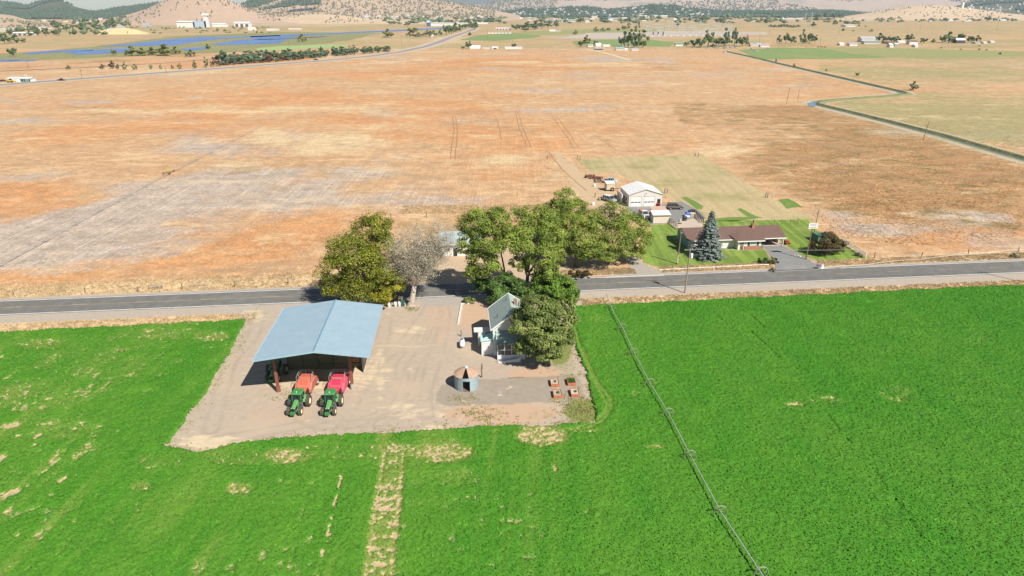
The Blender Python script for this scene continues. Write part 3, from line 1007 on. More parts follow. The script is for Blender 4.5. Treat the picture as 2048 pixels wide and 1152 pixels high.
def crown_arrays(lobes, n_leaf, leaf, density=1.0, clump_r=.30, hollow=.6, zmin=-.75):
    tot = sum((l[3] * l[4] * l[5]) ** (2 / 3) for l in lobes)
    Vs, Ts, cl = [], [], []
    for l in lobes:
        c = np.array(l[:3])
        R = np.array(l[3:6])
        share = (R[0] * R[1] * R[2]) ** (2 / 3) / tot
        nc = max(6, int(34 * density * (R.mean() / 3.0) ** 1.0))
        D = sph(nc, zmin)
        f = rng.uniform(hollow, 1.0, nc) ** .7
        cc = c + D * R * f[:, None]
        cr = R.mean() * clump_r * rng.uniform(.6, 1.35, nc)
        w = cr ** 2
        cnt = np.maximum(4, (n_leaf * share * w / w.sum()).astype(int))
        for i in range(nc):
            k = cnt[i]
            d = sph(k)
            p = cc[i] + d * cr[i] * (rng.uniform(.25, 1, k) ** .5)[:, None] * np.array([1.15, 1.15, .8])
            nrm = d * .5 + D[i] * .5 + np.array([0, 0, .45]) + rng.normal(size=(k, 3)) * .45
            t = np.clip(rng.normal(.45, .2) + rng.normal(0, .22, k), 0, 1)
            Vs.append((p, nrm))
            Ts.append(t)
            cl.append((cc[i], cr[i], l))
    P = np.concatenate([a for a, b in Vs])
    N = np.concatenate([b for a, b in Vs])
    T = np.concatenate(Ts)
    P[:, 2] = np.maximum(P[:, 2], .15)
    V, Q, T = leaf_quads(P, N, leaf, T)
    return V, Q, T, cl


def branchy(mb, base, top, r0, r1, n=5, wob=.3, sides=7):
    base = Vector(base)
    top = Vector(top)
    pts, rad = [], []
    for i in range(n + 1):
        t = i / n
        p = base.lerp(top, t)
        if 0 < i < n:
            p += Vector((random.uniform(-wob, wob), random.uniform(-wob, wob), 0))
        pts.append(p)
        rad.append(r0 + (r1 - r0) * t ** .8)
    mb.tube(pts, rad, sides)
    return pts


def tree(name, label, cat, loc, lobes, leafm, n_leaf=13500, leaf=.16, trunk=(.45, .28, 4.0), fork=(0, 0), barkm=None, group=None, density=1.0, twigs=14, clump_r=.31, extra=None, hollow=.6, zmin=-.75, stems=1):
    t = thing(name, label, cat, (loc[0], loc[1], 0), 0, group)
    V, Q, T, cl = crown_arrays(lobes, n_leaf, leaf, density, clump_r, hollow, zmin)
    mb = MB()
    r0, r1, th = trunk
    for k in range(stems):
        o = Vector((0, 0, 0)) if stems == 1 else Vector((random.uniform(-.6, .6), random.uniform(-.6, .6), 0))
        tp = Vector((fork[0], fork[1], th)) + o * 2
        pts = branchy(mb, o - Vector((0, 0, .1)), tp, r0, r1, 4, .12, 9)
        mb.lathe([(r0 * 1.7, -.1), (r0 * 1.25, .25), (r0 * 1.0, .7)], 9, c=o)
    for l in lobes:
        c = Vector(l[:3])
        st = Vector((fork[0], fork[1], th)) * (.75 + .25 * random.random())
        mid = branchy(mb, st, c * .9 + Vector((fork[0], fork[1], th)) * .1, r1 * .75, r1 * .22, 5, .25)
        own = [q for q in cl if q[2] is l]
        random.shuffle(own)
        for q in own[:max(3, twigs // len(lobes) + 2)]:
            branchy(mb, mid[random.randint(2, 5)], q[0], r1 * .22, .03, 3, .25, 5)
    mb.build('trunk', barkm or BARK, t, smooth=True)
    np_mesh('crown', V, Q, leafm, {'tint': ('FACE', T)}, t)
    if extra:
        extra(t)
    return t


def px_tree(name, label, base_px, blobs, leafm, **kw):
    """crown lobes surveyed as photo circles (px, py, r_px, depth offset in m, squash)"""
    b = at(*base_px)
    L = []
    for bx, by, br, dy, sq in blobs:
        Y = b.y + dy
        v = (by - 576) / FP
        k = Y / (cos(PT) - v * sin(PT))
        z = CAMH - k * (sin(PT) + v * cos(PT))
        x = (bx - 1024) / FP * k
        r = br / FP * k
        L.append((x - b.x, dy, z, r, r * kw.get('deep', 1.0), r * sq))
    kw.pop('deep', None)
    return tree(name, label, 'tree', b, L, leafm, **kw)


# big cottonwood behind the hay shed
px_tree('cottonwood_tree', 'tallest broad yellow-green tree, dome crowned, between the hay shed and the road', (722, 612),
        [(738, 470, 38, 1.5, 1.05), (700, 505, 42, 0, .95), (765, 500, 34, 1, 1.0), (672, 538, 34, -.5, .9), (730, 535, 44, -1.5, .9), (668, 570, 28, 0, .7), (716, 580, 36, -2, .8), (765, 545, 30, 0, .9), (800, 555, 22, 2, .9), (755, 452, 26, 1, 1)],
        LEAF_COTTON, n_leaf=36000, leaf=.16, trunk=(.7, .5, 4.0), fork=(.6, 0), density=1.25)
px_tree('young_tree', 'small golden yellow-green tree with drooping boughs at the rear right corner of the shed roof', (760, 612),
        [(770, 548, 26, 0, .95), (745, 575, 24, .5, .85), (786, 572, 22, -.5, .95), (765, 588, 26, -1.2, .7), (800, 552, 16, .5, 1)],
        LEAF_GOLD, n_leaf=13500, leaf=.16, trunk=(.3, .22, 2.6), density=1.1)


def grey_twigs(t):
    pass


# half-dead pale tree
def dead_tree():
    b = at(822, 611)
    t = thing('bare_tree', 'half bare pale grey tree with leaning forked trunk beside the drive entrance', 'tree', b)
    mb, tw = MB(), MB()
    def px3(bx, by, dy):
        Y = b.y + dy
        v = (by - 576) / FP
        k = Y / (cos(PT) - v * sin(PT))
        return Vector(((bx - 1024) / FP * k - b.x, dy, CAMH - k * (sin(PT) + v * cos(PT))))
    f = px3(829, 572, .2)
    mb.tube([(0, 0, -.1), (.2, 0, .8), f], [.75, .58, .42], 10)
    mb.lathe([(1.0, -.1), (.75, .3), (.5, .9)], 10)
    tips = [(862, 478, 1.5), (840, 466, .5), (815, 478, 0), (792, 492, -1), (772, 528, -1), (890, 474, 2), (888, 505, 1.5), (862, 515, 0), (790, 525, 1), (845, 490, -1.5), (825, 497, 2), (872, 490, -.5), (806, 508, -2), (780, 508, 1), (878, 462, 0), (850, 520, 1), (768, 545, .5), (898, 490, 0), (830, 480, -1)]
    V0, N0 = [], []
    for tx, ty, dy in tips:
        e = px3(tx, ty, dy)
        pts = branchy(mb, f, e, .22, .06, 6, .3, 6)
        for k in range(38):
            st = pts[random.randint(2, 6)]
            d = (e - f).normalized() * random.uniform(.2, 1.2) + Vector(tuple(rng.normal(size=3))) * .75
            d.z = abs(d.z) * .8
            L = random.uniform(.8, 2.2)
            q = st + d.normalized() * L
            tw.tube([st, st.lerp(q, .5) + Vector(tuple(rng.normal(size=3))) * .15, q], [.035, .025, .012], 4)
            for j in range(3):
                q2 = q + Vector(tuple(rng.normal(size=3))) * .75
                tw.tube([st.lerp(q, .55 + .15 * j), q2], [.022, .010], 3)
                for h in range(9):
                    V0.append(tuple(q2 + Vector(tuple(rng.normal(size=3))) * .45))
    mb.build('trunk', BARK_PALE, t, smooth=True)
    tw.build('twigs', TWIG, t)
    C = np.array(V0)
    V, Q, T = leaf_quads(C, rng.normal(size=C.shape) + np.array([0, 0, .5]), .11, rng.uniform(0, 1, len(C)))
    np_mesh('crown', V, Q, LEAF_GREY, {'tint': ('FACE', T)}, t)


dead_tree()

ELMS = 'elms along the county road'
px_tree('elm_tree', 'leaning green elm left of the roadside clump, shading the drive entrance', (1014, 596),
        [(950, 452, 34, 1, .95), (975, 480, 36, -1, .9), (935, 490, 22, 0, 1.0), (990, 440, 28, 1.5, .9), (965, 525, 32, -1.5, .9), (945, 550, 18, -1, .8)],
        LEAF_ELM, n_leaf=25500, leaf=.16, trunk=(.42, .32, 5.5), fork=(-.6, 0), group=ELMS, density=1.2)
px_tree('elm_tree', 'tall open elm with visible forked grey trunk behind the farmhouse roof', (1052, 598),
        [(1035, 450, 36, 1, .95), (1075, 440, 34, 2, .95), (1015, 480, 30, -1, .9), (1060, 485, 36, 0, .9), (1100, 470, 26, 1, 1.0), (1085, 510, 30, -2, .85), (1095, 540, 24, -2.5, .75), (1040, 525, 20, 0, .8)],
        LEAF_ELM, n_leaf=30000, leaf=.16, trunk=(.45, .32, 6.0), fork=(.3, 0), group=ELMS, density=1.2)
px_tree('elm_tree', 'farthest and highest topped elm, rising above the roadside clump', (1134, 492),
        [(1130, 400, 24, 0, 1.0), (1108, 418, 22, -1, .9), (1152, 418, 22, 1, .9), (1128, 435, 28, -1, .9), (1095, 440, 22, -2, .8)],
        LEAF_ELM, n_leaf=18000, leaf=.16, trunk=(.4, .3, 4.5), group=ELMS)
px_tree('elm_tree', 'mid height elm in the middle of the clump across the road', (1152, 532),
        [(1140, 455, 32, 0, .95), (1170, 440, 26, 1, .95), (1115, 470, 28, -1, .9), (1165, 480, 32, -1, .85), (1130, 495, 24, -2, .8), (1178, 505, 24, -1.5, .75), (1112, 512, 20, -2.5, .8)],
        LEAF_ELM, n_leaf=22500, leaf=.16, trunk=(.4, .3, 4.0), group=ELMS)
px_tree('elm_tree', 'wide spreading elm at the right end of the clump beside the lawn', (1222, 529),
        [(1225, 435, 34, 1, .9), (1262, 455, 32, 2, .85), (1195, 450, 28, 0, .9), (1280, 478, 26, 1, .8), (1235, 475, 34, -1, .8), (1195, 500, 30, -2.5, .75), (1255, 500, 24, 0, .7), (1160, 500, 26, -2, .75), (1215, 510, 22, -3, .65), (1275, 505, 18, .5, .7)],
        LEAF_ELM, n_leaf=33000, leaf=.16, trunk=(.45, .34, 2.6), fork=(0, .3), group=ELMS, density=1.15, zmin=-.55)
px_tree('locust_tree', 'large feathery green tree standing close against the front of the white farmhouse', (1094, 727),
        [(1075, 625, 40, 1.2, .95), (1115, 640, 38, 1.5, .95), (1045, 655, 30, 0, .9), (1085, 668, 42, -1, .9), (1122, 678, 28, .5, .9), (1055, 695, 26, -1.2, .75), (1095, 700, 28, -1.5, .7), (1048, 635, 22, 1, .9), (1128, 618, 22, 2, .9)],
        LEAF_LOCUST, n_leaf=39000, leaf=.17, trunk=(.42, .32, 2.8), density=1.5, clump_r=.26, zmin=-.6)
px_tree('bushy_tree', 'bright green bushy tree behind the farmhouse at the corner of the green field', (1105, 604),
        [(1095, 565, 30, 0, .95), (1125, 575, 26, .5, .9), (1075, 580, 22, 0, .9), (1105, 590, 30, -1, .7), (1140, 590, 18, .5, .8)],
        LEAF_BRIGHT, n_leaf=18000, leaf=.18, trunk=(.3, .22, 2.0), density=1.3, stems=3)
px_tree('lilac_shrub', 'dark green spreading thicket under the roadside elms behind the farmhouse', (1010, 607),
        [(985, 575, 22, 0, .9), (1012, 568, 24, 1, .9), (1040, 580, 20, 0, .9), (1000, 592, 26, -1, .6), (965, 572, 18, 1, .9), (1035, 595, 18, -1, .6)],
        LEAF_DARK, n_leaf=15000, leaf=.19, trunk=(.14, .09, 1.2), density=1.3, stems=4)
px_tree('shrub', 'small round green shrub on the dirt corner by the drive entrance', (939, 606),
        [(936, 600, 9, 0, .8), (944, 601, 8, .2, .75)], LEAF_LOCUST, n_leaf=2100, leaf=.13, trunk=(.05, .03, .4), stems=3)
px_tree('plum_bush', 'round reddish brown plum bush on the lawn beside the white rail fence', (1660, 508),
        [(1655, 480, 20, 0, .9), (1638, 492, 16, -.3, .8), (1676, 492, 16, .3, .8), (1660, 496, 22, -1, .6)], LEAF_PLUM, n_leaf=9750, leaf=.16, trunk=(.16, .1, .7), density=1.3, stems=3)
px_tree('roadside_shrub', 'dark dry shrub in the pale grass under the right end of the elm clump', (1160, 556),
        [(1150, 545, 12, 0, .7), (1172, 548, 12, 0, .6), (1160, 550, 10, -.5, .6)], LEAF_PLUM, n_leaf=2250, leaf=.14, trunk=(.06, .04, .5), stems=3)
for i, (p, lb, mm, r) in enumerate([((1530, 527), 'dark low juniper bush at the left corner of the asphalt drive mouth', LEAF_DARK, 12), ((1546, 527), 'brown and olive bush between the junipers and the drive mouth', LEAF_PLUM, 12),
                                    ((1510, 491), 'leafy flowerbed bush under the picture window of the ranch house', LEAF_BRIGHT, 9), ((1549, 543), 'bare twiggy bush at the edge of the road by the drive', LEAF_GREY, 8),
                                    ((1718, 513), 'tangled grey brush at the near end of the white rail fence', LEAF_GREY, 8), ((2030, 515), 'dark spiky weed clump on the road verge far right', LEAF_SAGE, 8),
                                    ((1462, 489), 'small dark shrub at the porch corner of the ranch house', LEAF_DARK, 4)]):
    px_tree('bush', lb, p, [(p[0] - r * .35, p[1] - r * .5, r * .75, 0, .7), (p[0] + r * .45, p[1] - r * .45, r * .65, .2, .65)], mm, n_leaf=900, leaf=.13, trunk=(.05, .03, .3), stems=3)


# blue spruce on the lawn
def spruce():
    b = at(1414, 514)
    t = thing('blue_spruce', 'conical blue-grey spruce in front of the brown-roofed ranch house', 'tree', b)
    mb = MB()
    hgt = 11.2
    mb.tube([(0, 0, -.1), (0, 0, hgt * .5), (0, 0, hgt)], [.24, .15, .03], 8)
    P, N, T = [], [], []
    nl = 26
    for i in range(nl):
        f = i / (nl - 1)
        z = .7 + f * (hgt - 1.0)
        R = 4.2 * (1 - f) ** .85 + .12
        nb = int(7 + 9 * (1 - f))
        for k in range(nb):
            a = 2 * pi * (k + random.random() * .8) / nb
            L = R * random.uniform(.72, 1.1)
            droop = .34 * L
            d = np.array([cos(a), sin(a), 0])
            m_ = int(10 + 26 * L)
            u = rng.uniform(.12, 1, m_) ** .8
            c = np.outer(u * L, d)
            c[:, 2] += z - droop * u ** 1.3 + .18 * u ** 4 * L
            wdt = .42 * (1 - u * .55)
            side = np.array([-sin(a), cos(a), 0])
            c += np.outer(rng.normal(0, 1, m_) * wdt, side) + rng.normal(0, .07, (m_, 3))
            P.append(c)
            N.append(np.tile(np.array([0, 0, 1.0]) + d * .55, (m_, 1)) + rng.normal(0, .4, (m_, 3)))
            T.append(np.clip(u * .75 + rng.normal(0, .18, m_), 0, 1))
            mb.tube([(0, 0, z), tuple(np.array([0, 0, z]) + d * L * .8 + np.array([0, 0, -droop * .7]))], [.05 * (1.2 - f), .015], 4)
    V, Q, T = leaf_quads(np.concatenate(P), np.concatenate(N), .165, np.concatenate(T))
    mb.build('trunk', BARK, t)
    np_mesh('crown', V, Q, NEEDLE, {'tint': ('FACE', T)}, t)


spruce()


# dry grass tufts on the verges: one uncountable mass each
STRAW = leaf_mat('straw_blades', (.42, .31, .17), (.64, .50, .30), trans=.3)


def tufts(name, label, pts, h, m, blades=7):
    C = np.repeat(np.array(pts), blades, axis=0)
    n = len(C)
    C = C + np.concatenate([rng.normal(0, .16, (n, 2)), np.zeros((n, 1))], 1)
    hh = h * rng.uniform(.5, 1.3, n)
    lean = rng.normal(0, .35, (n, 2)) * hh[:, None]
    wv = rng.normal(0, 1, (n, 2))
    wv = wv / np.linalg.norm(wv, axis=1, keepdims=True) * .07
    z = np.zeros((n, 1))
    V = np.stack([C + np.concatenate([wv, z], 1), C - np.concatenate([wv, z], 1), C + np.concatenate([lean, hh[:, None]], 1)], 1).reshape(-1, 3)
    o = np_mesh(name, V, np.arange(3 * n).reshape(-1, 3), m, {'tint': ('FACE', np.clip(rng.normal(.5, .3, n), 0, 1))})
    return tag(o, label, 'grass', kind='stuff')


def st_points(n, s0, s1, t0, t1, holes=()):
    out = []
    while len(out) < n:
        s = random.uniform(s0, s1)
        t = random.uniform(t0, t1)
        if any(a < s < b for a, b in holes):
            continue
        p = rd(s, t)
        if random.random() < .25 + vnoise(np.array([p.x]), np.array([p.y]), 5, 8)[0]:
            out.append((p.x, p.y, 0))
    return out


tufts('verge_grass', 'bleached dry grass on the near verge of the county road', st_points(1000, -112, -50, -11.3, -8.2) + st_points(2400, 13, 122, -10.9, -7.8), .30, STRAW)
tufts('verge_grass', 'dry grass and weeds on the far verge of the county road', st_points(3200, -112, -20, 4.9, 13) + st_points(1000, 12, 28, 4.9, 8.5) + st_points(2600, 34, 125, 4.9, 8.5, ((60, 71),)), .30, STRAW)
tufts('fence_grass', 'dry grass along the field fence behind the elms', [(random.uniform(-32, 8), random.uniform(187, 196), 0) for _ in range(1800)], .28, STRAW)
WEED = leaf_mat('russet_weeds', (.33, .18, .07), (.55, .31, .13), trans=.35)


def weed_pts(n, cx, cy, rx, ry):
    out = []
    while len(out) < n:
        x = random.uniform(-1, 1)
        y = random.uniform(-1, 1)
        if x * x + y * y < 1:
            p = at(cx + x * rx, cy + y * ry)
            if vnoise(np.array([p.x]), np.array([p.y]), 9, 12)[0] > .55 * random.random():
                out.append(tuple(p))
    return out


tufts('field_weeds', 'russet weeds in the unmown field right of the paddock', weed_pts(6000, 1830, 330, 250, 95) + weed_pts(2000, 1850, 440, 230, 50), .22, WEED, 5)
bank = []
for i in range(len(CAN) - 1):
    a, b = Vector(CAN[i]), Vector(CAN[i + 1])
    n = Vector((-(b - a).y, (b - a).x)).normalized()
    for k in range(int((b - a).length * 4)):
        q = a.lerp(b, random.random()) - n * random.uniform(1.3, 2.8)
        bank.append((q.x, q.y, .45))
tufts('bank_weeds', 'dark green weeds on the steep far bank of the canal', bank, .5, LEAF_SAGE, 5)
YW = []
for i in range(len(YARD_W)):
    a, b = Vector(YARD_W[i]), Vector(YARD_W[(i + 1) % len(YARD_W)])
    if a.y > 118 and b.y > 118:
        continue
    for k in range(int((b - a).length * 3)):
        q = a.lerp(b, random.random())
        c = Vector((-17, 95))
        q = q + (c - q).normalized() * abs(random.gauss(0, .9))
        YW.append((q.x, q.y, 0))
for cx, cy, rx, ry, n_ in ((1150, 815, 45, 28, 260), (965, 830, 60, 20, 120), (930, 800, 40, 10, 50), (1110, 690, 30, 45, 200), (560, 790, 40, 14, 30), (825, 618, 14, 5, 60)):
    for k in range(n_):
        p = at(cx + random.gauss(0, .5) * rx, cy + random.gauss(0, .5) * ry)
        if in_poly(np.array([p.x]), np.array([p.y]), YARD_W)[0]:
            YW.append(tuple(p))
YARDW = leaf_mat('yard_weed_blades', (.16, .20, .05), (.45, .38, .17), trans=.2)
tufts('yard_weeds', 'sparse weeds along the ragged edges of the gravel farmyard', YW, .20, YARDW, 6)
# ================================================================== FARMYARD
ROOF_BLUE = mat('blue_metal_roof', (.255, .355, .42), (.30, .395, .45), .5, .6, spec=.4, wave=('X', 3.2, .25))
ROOF_TRIM = mat('pale_blue_trim', (.36, .52, .60), rough=.5)
STEEL_RED = mat('red_oxide_steel', (.20, .065, .045), (.26, .10, .07), 2, .6)
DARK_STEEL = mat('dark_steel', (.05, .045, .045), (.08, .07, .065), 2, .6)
CONCRETE = mat('pier_concrete', (.42, .38, .33), (.34, .30, .26), 3, .9)
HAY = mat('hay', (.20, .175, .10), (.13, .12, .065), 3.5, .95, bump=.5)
TWINE = mat('hay_edge', (.38, .35, .20), rough=.9)
GREEN_PAINT = mat('green_paint', (.040, .24, .060), (.075, .215, .080), 1.6, .45, spec=.5)
GREEN_LIGHT = mat('sunbleached_green_paint', (.095, .33, .090), (.14, .32, .115), 1.6, .45, spec=.5)
YELLOW_RIM = mat('cream_yellow_rim', (.68, .60, .28), (.60, .52, .22), 2, .45)
TYRE = mat('dusty_tyre', (.105, .09, .075), (.07, .062, .055), 3, .9)
BLACK = mat('black_grille', (.018, .020, .024), (.03, .03, .034), 5, .6)
GLASS = glass_mat('cab_glass')
RED_FADE = mat('faded_orange_red_paint', (.58, .115, .060), (.50, .10, .06), 1.0, .5)
RED_FADE2 = mat('dusty_faded_red', (.48, .17, .12), (.42, .13, .09), 1.3, .6)
RED_PINK = mat('crimson_paint', (.56, .035, .085), (.49, .03, .07), 1.0, .45)
RED_PINK2 = mat('light_crimson_paint', (.58, .09, .13), (.52, .07, .11), 1.2, .5)
GALV = mat('galvanised_rail', (.50, .48, .45), (.42, .40, .37), 2, .5, metal=.3)
WHITE = mat('white_paint', (.78, .77, .74), (.70, .69, .66), 1.5, .55)
GREY_PART = mat('machine_grey', (.12, .11, .10), (.18, .165, .15), 3, .7)


def make_wheel(parent, x, y, r, w, lugs=22, rim_r=.55, rim_m=None, steer=0.0, name='wheel'):
    mb = MB()
    h = w / 2
    mb.lathe([(r * rim_r, -h * .8), (r * .86, -h), (r * .96, -h * .86), (r * .97, 0), (r * .96, h * .86), (r * .86, h), (r * rim_r, h * .8), (r * rim_r, -h * .8)], 28, 'x')
    for k in range(lugs):
        for sd in (-1, 1):
            a = 2 * pi * (k + (.25 if sd > 0 else -.25)) / lugs
            da = 2 * pi / lugs * .22
            def P(ra, an, xx):
                return (xx, ra * cos(an), ra * sin(an))
            a2 = a + da * 1.4
            mb.add([P(r * .95, a - da, 0.0), P(r * .95, a + da, 0.0), P(r * .95, a2 + da, sd * h * .98), P(r * .95, a2 - da, sd * h * .98),
                    P(r, a - da * .8, 0.0), P(r, a + da * .8, 0.0), P(r, a2 + da * .8, sd * h * .95), P(r, a2 - da * .8, sd * h * .95)],
                   [(4, 5, 6, 7), (0, 1, 5, 4), (1, 2, 6, 5), (2, 3, 7, 6), (3, 0, 4, 7)])
    o = mb.build(name, TYRE, parent, (x, y, r), steer)
    sd = 1 if x > 0 else -1
    rm = MB()
    q = rim_r * r
    rm.lathe([(q * 1.0, -h * .78), (q * 1.0, h * .78)], 24, 'x')
    rm.lathe([(.0, sd * h * .30), (q * .35, sd * h * .34), (q * .5, sd * h * .16), (q * .85, sd * h * .16), (q * 1.0, sd * h * .7)], 24, 'x')
    for k in range(8):
        a = 2 * pi * k / 8
        rm.tube([(sd * h * .18, q * .42 * cos(a), q * .42 * sin(a)), (sd * h * .42, q * .42 * cos(a), q * .42 * sin(a))], .035 * r + .01, 6)
    rm.build('rim', rim_m or YELLOW_RIM, o)
    return o


def make_tractor(label, loc, rz, steer=0.0):
    """nose towards -y"""
    t = thing('tractor', label, 'tractor', loc, rz, 'green row crop tractors')
    t.scale = (.88, .88, .88)
    ya, yf = 1.45, -1.40          # rear and front axle
    for x in (-1.5, 1.5):
        make_wheel(t, x, ya, .95, .58, 24)
    for x in (-.98, .98):
        make_wheel(t, x, yf, .68, .46, 20, steer=steer)
    mb = MB()
    mb.loft([[(-.34, -2.05, 1.02), (.34, -2.05, 1.02), (.34, -2.05, 1.52), (.22, -2.05, 1.66), (-.22, -2.05, 1.66), (-.34, -2.05, 1.52)],
             [(-.36, -1.2, .95), (.36, -1.2, .95), (.37, -1.2, 1.62), (.24, -1.2, 1.78), (-.24, -1.2, 1.78), (-.37, -1.2, 1.62)],
             [(-.42, .15, .95), (.42, .15, .95), (.43, .15, 1.80), (.28, .15, 1.96), (-.28, .15, 1.96), (-.43, .15, 1.80)]])
    mb.build('hood', GREEN_LIGHT, t, bevel=.03)
    MB().box(-.31, .31, -2.13, -2.05, .98, 1.54).build('grille', BLACK, t, bevel=.02)
    for x in (-.39, .36):
        MB().box(x, x + .03, -1.95, -.9, 1.05, 1.5).build('side_grille', BLACK, t)
    mb = MB()
    for k in range(9):
        mb.box(-.37 + k * .083, -.37 + k * .083 + .072, -2.62, -2.22, .62, 1.08)
    mb.box(-.3, .3, -2.25, -1.3, .62, .9)
    mb.build('front_weight', GREEN_PAINT, t, bevel=.015)
    mb = MB().box(-.26, .26, -1.7, 1.9, .55, 1.0).box(-.85, .85, -1.5, -1.3, .58, .78).box(-1.3, 1.3, 1.3, 1.6, .82, 1.08).box(-.42, .42, .1, 1.95, .8, 1.35)
    mb.build('chassis', GREEN_PAINT, t)
    MB().box(-.98, -.46, -.55, .55, .75, 1.28).build('fuel_tank', BLACK, t, bevel=.06)
    mb = MB()
    for k in range(4):
        mb.box(.55, 1.0, -.28, .12, .48 + k * .27, .53 + k * .27)
    mb.box(.52, .56, -.28, .12, .45, 1.4)
    mb.build('step', GREY_PART, t)
    cab = MB()
    cab.loft([[(-.72, .12, 1.35), (.72, .12, 1.35), (.80, 1.75, 1.35), (-.80, 1.75, 1.35)],
              [(-.66, .05, 1.95), (.66, .05, 1.95), (.84, 1.82, 1.95), (-.84, 1.82, 1.95)],
              [(-.74, .22, 2.82), (.74, .22, 2.82), (.76, 1.70, 2.82), (-.76, 1.70, 2.82)]])
    cab.build('cab_glass', GLASS, t)
    fr = MB()
    for sx in (-1, 1):
        fr.tube([(sx * .73, .10, 1.35), (sx * .68, .03, 1.95), (sx * .75, .2, 2.85)], .05, 5)
        fr.tube([(sx * .81, 1.76, 1.35), (sx * .85, 1.83, 1.95), (sx * .77, 1.71, 2.85)], .06, 5)
        fr.tube([(sx * .80, .95, 1.35), (sx * .82, .95, 2.0), (sx * .79, .95, 2.85)], .04, 5)
    fr.tube([(-.73, .09, 1.42), (.73, .09, 1.42)], .05, 5)
    fr.build('cab_frame', GREEN_PAINT, t)
    rf = MB()
    rf.loft([[(-.72, .02, 2.80), (.72, .02, 2.80), (.86, .3, 2.80), (.88, 1.6, 2.80), (.74, 1.95, 2.80), (-.74, 1.95, 2.80), (-.88, 1.6, 2.80), (-.86, .3, 2.80)],
             [(-.76, -.06, 2.92), (.76, -.06, 2.92), (.92, .25, 2.92), (.93, 1.65, 2.92), (.78, 2.0, 2.92), (-.78, 2.0, 2.92), (-.93, 1.65, 2.92), (-.92, .25, 2.92)],
             [(-.60, .2, 3.10), (.60, .2, 3.10), (.70, .45, 3.10), (.72, 1.5, 3.10), (.60, 1.75, 3.10), (-.60, 1.75, 3.10), (-.72, 1.5, 3.10), (-.70, .45, 3.10)]])
    roof = rf.build('cab_roof', GREEN_PAINT, t, bevel=.03)
    MB().lathe([(.0, 3.2), (.08, 3.19), (.10, 3.10)], 12, c=(0, .5, 0)).build('antenna_dome', WHITE, roof)
    for sx in (-1, 1):
        fd = MB()
        pr = []
        for k in range(9):
            a = radians(20 + 140 * k / 8)
            pr.append((ya - 1.06 * cos(a), .95 + 1.06 * sin(a)))
        inn = [(ya - 1.0 * cos(radians(160 - 140 * k / 8)), .95 + 1.0 * sin(radians(160 - 140 * k / 8))) for k in range(9)]
        fd.prism(pr + inn, 'x', sx * .82 if sx > 0 else -1.22, 1.22 if sx > 0 else -.82)
        fd.build('fender', GREEN_LIGHT, t)
    MB().tube([(.55, -.25, 1.5), (.55, -.25, 2.95), (.60, -.3, 3.15)], .06, 8).build('exhaust', DARK_STEEL, t)
    for sx in (-1, 1):
        MB().tube([(sx * .78, .15, 2.3), (sx * 1.2, .0, 2.35)], .02, 5).box(sx * 1.2 - .1, sx * 1.2 + .1, -.03, .03, 2.2, 2.6).build('mirror', BLACK, t)
        MB().box(sx * .22 - .09, sx * .22 + .09, -2.075, -2.04, 1.52, 1.60).build('headlight', WHITE, t)
    MB().box(-.55, .55, .7, 1.55, 1.36, 1.6).box(-.3, .3, 1.0, 1.5, 1.6, 2.3).build('seat', DARK_STEEL, t)
    MB().box(-.35, .35, 1.9, 2.25, .7, 1.15).tube([(0, 2.1, .55), (0, 2.6, .5)], .06, 6).build('hitch', GREY_PART, t)
    return t


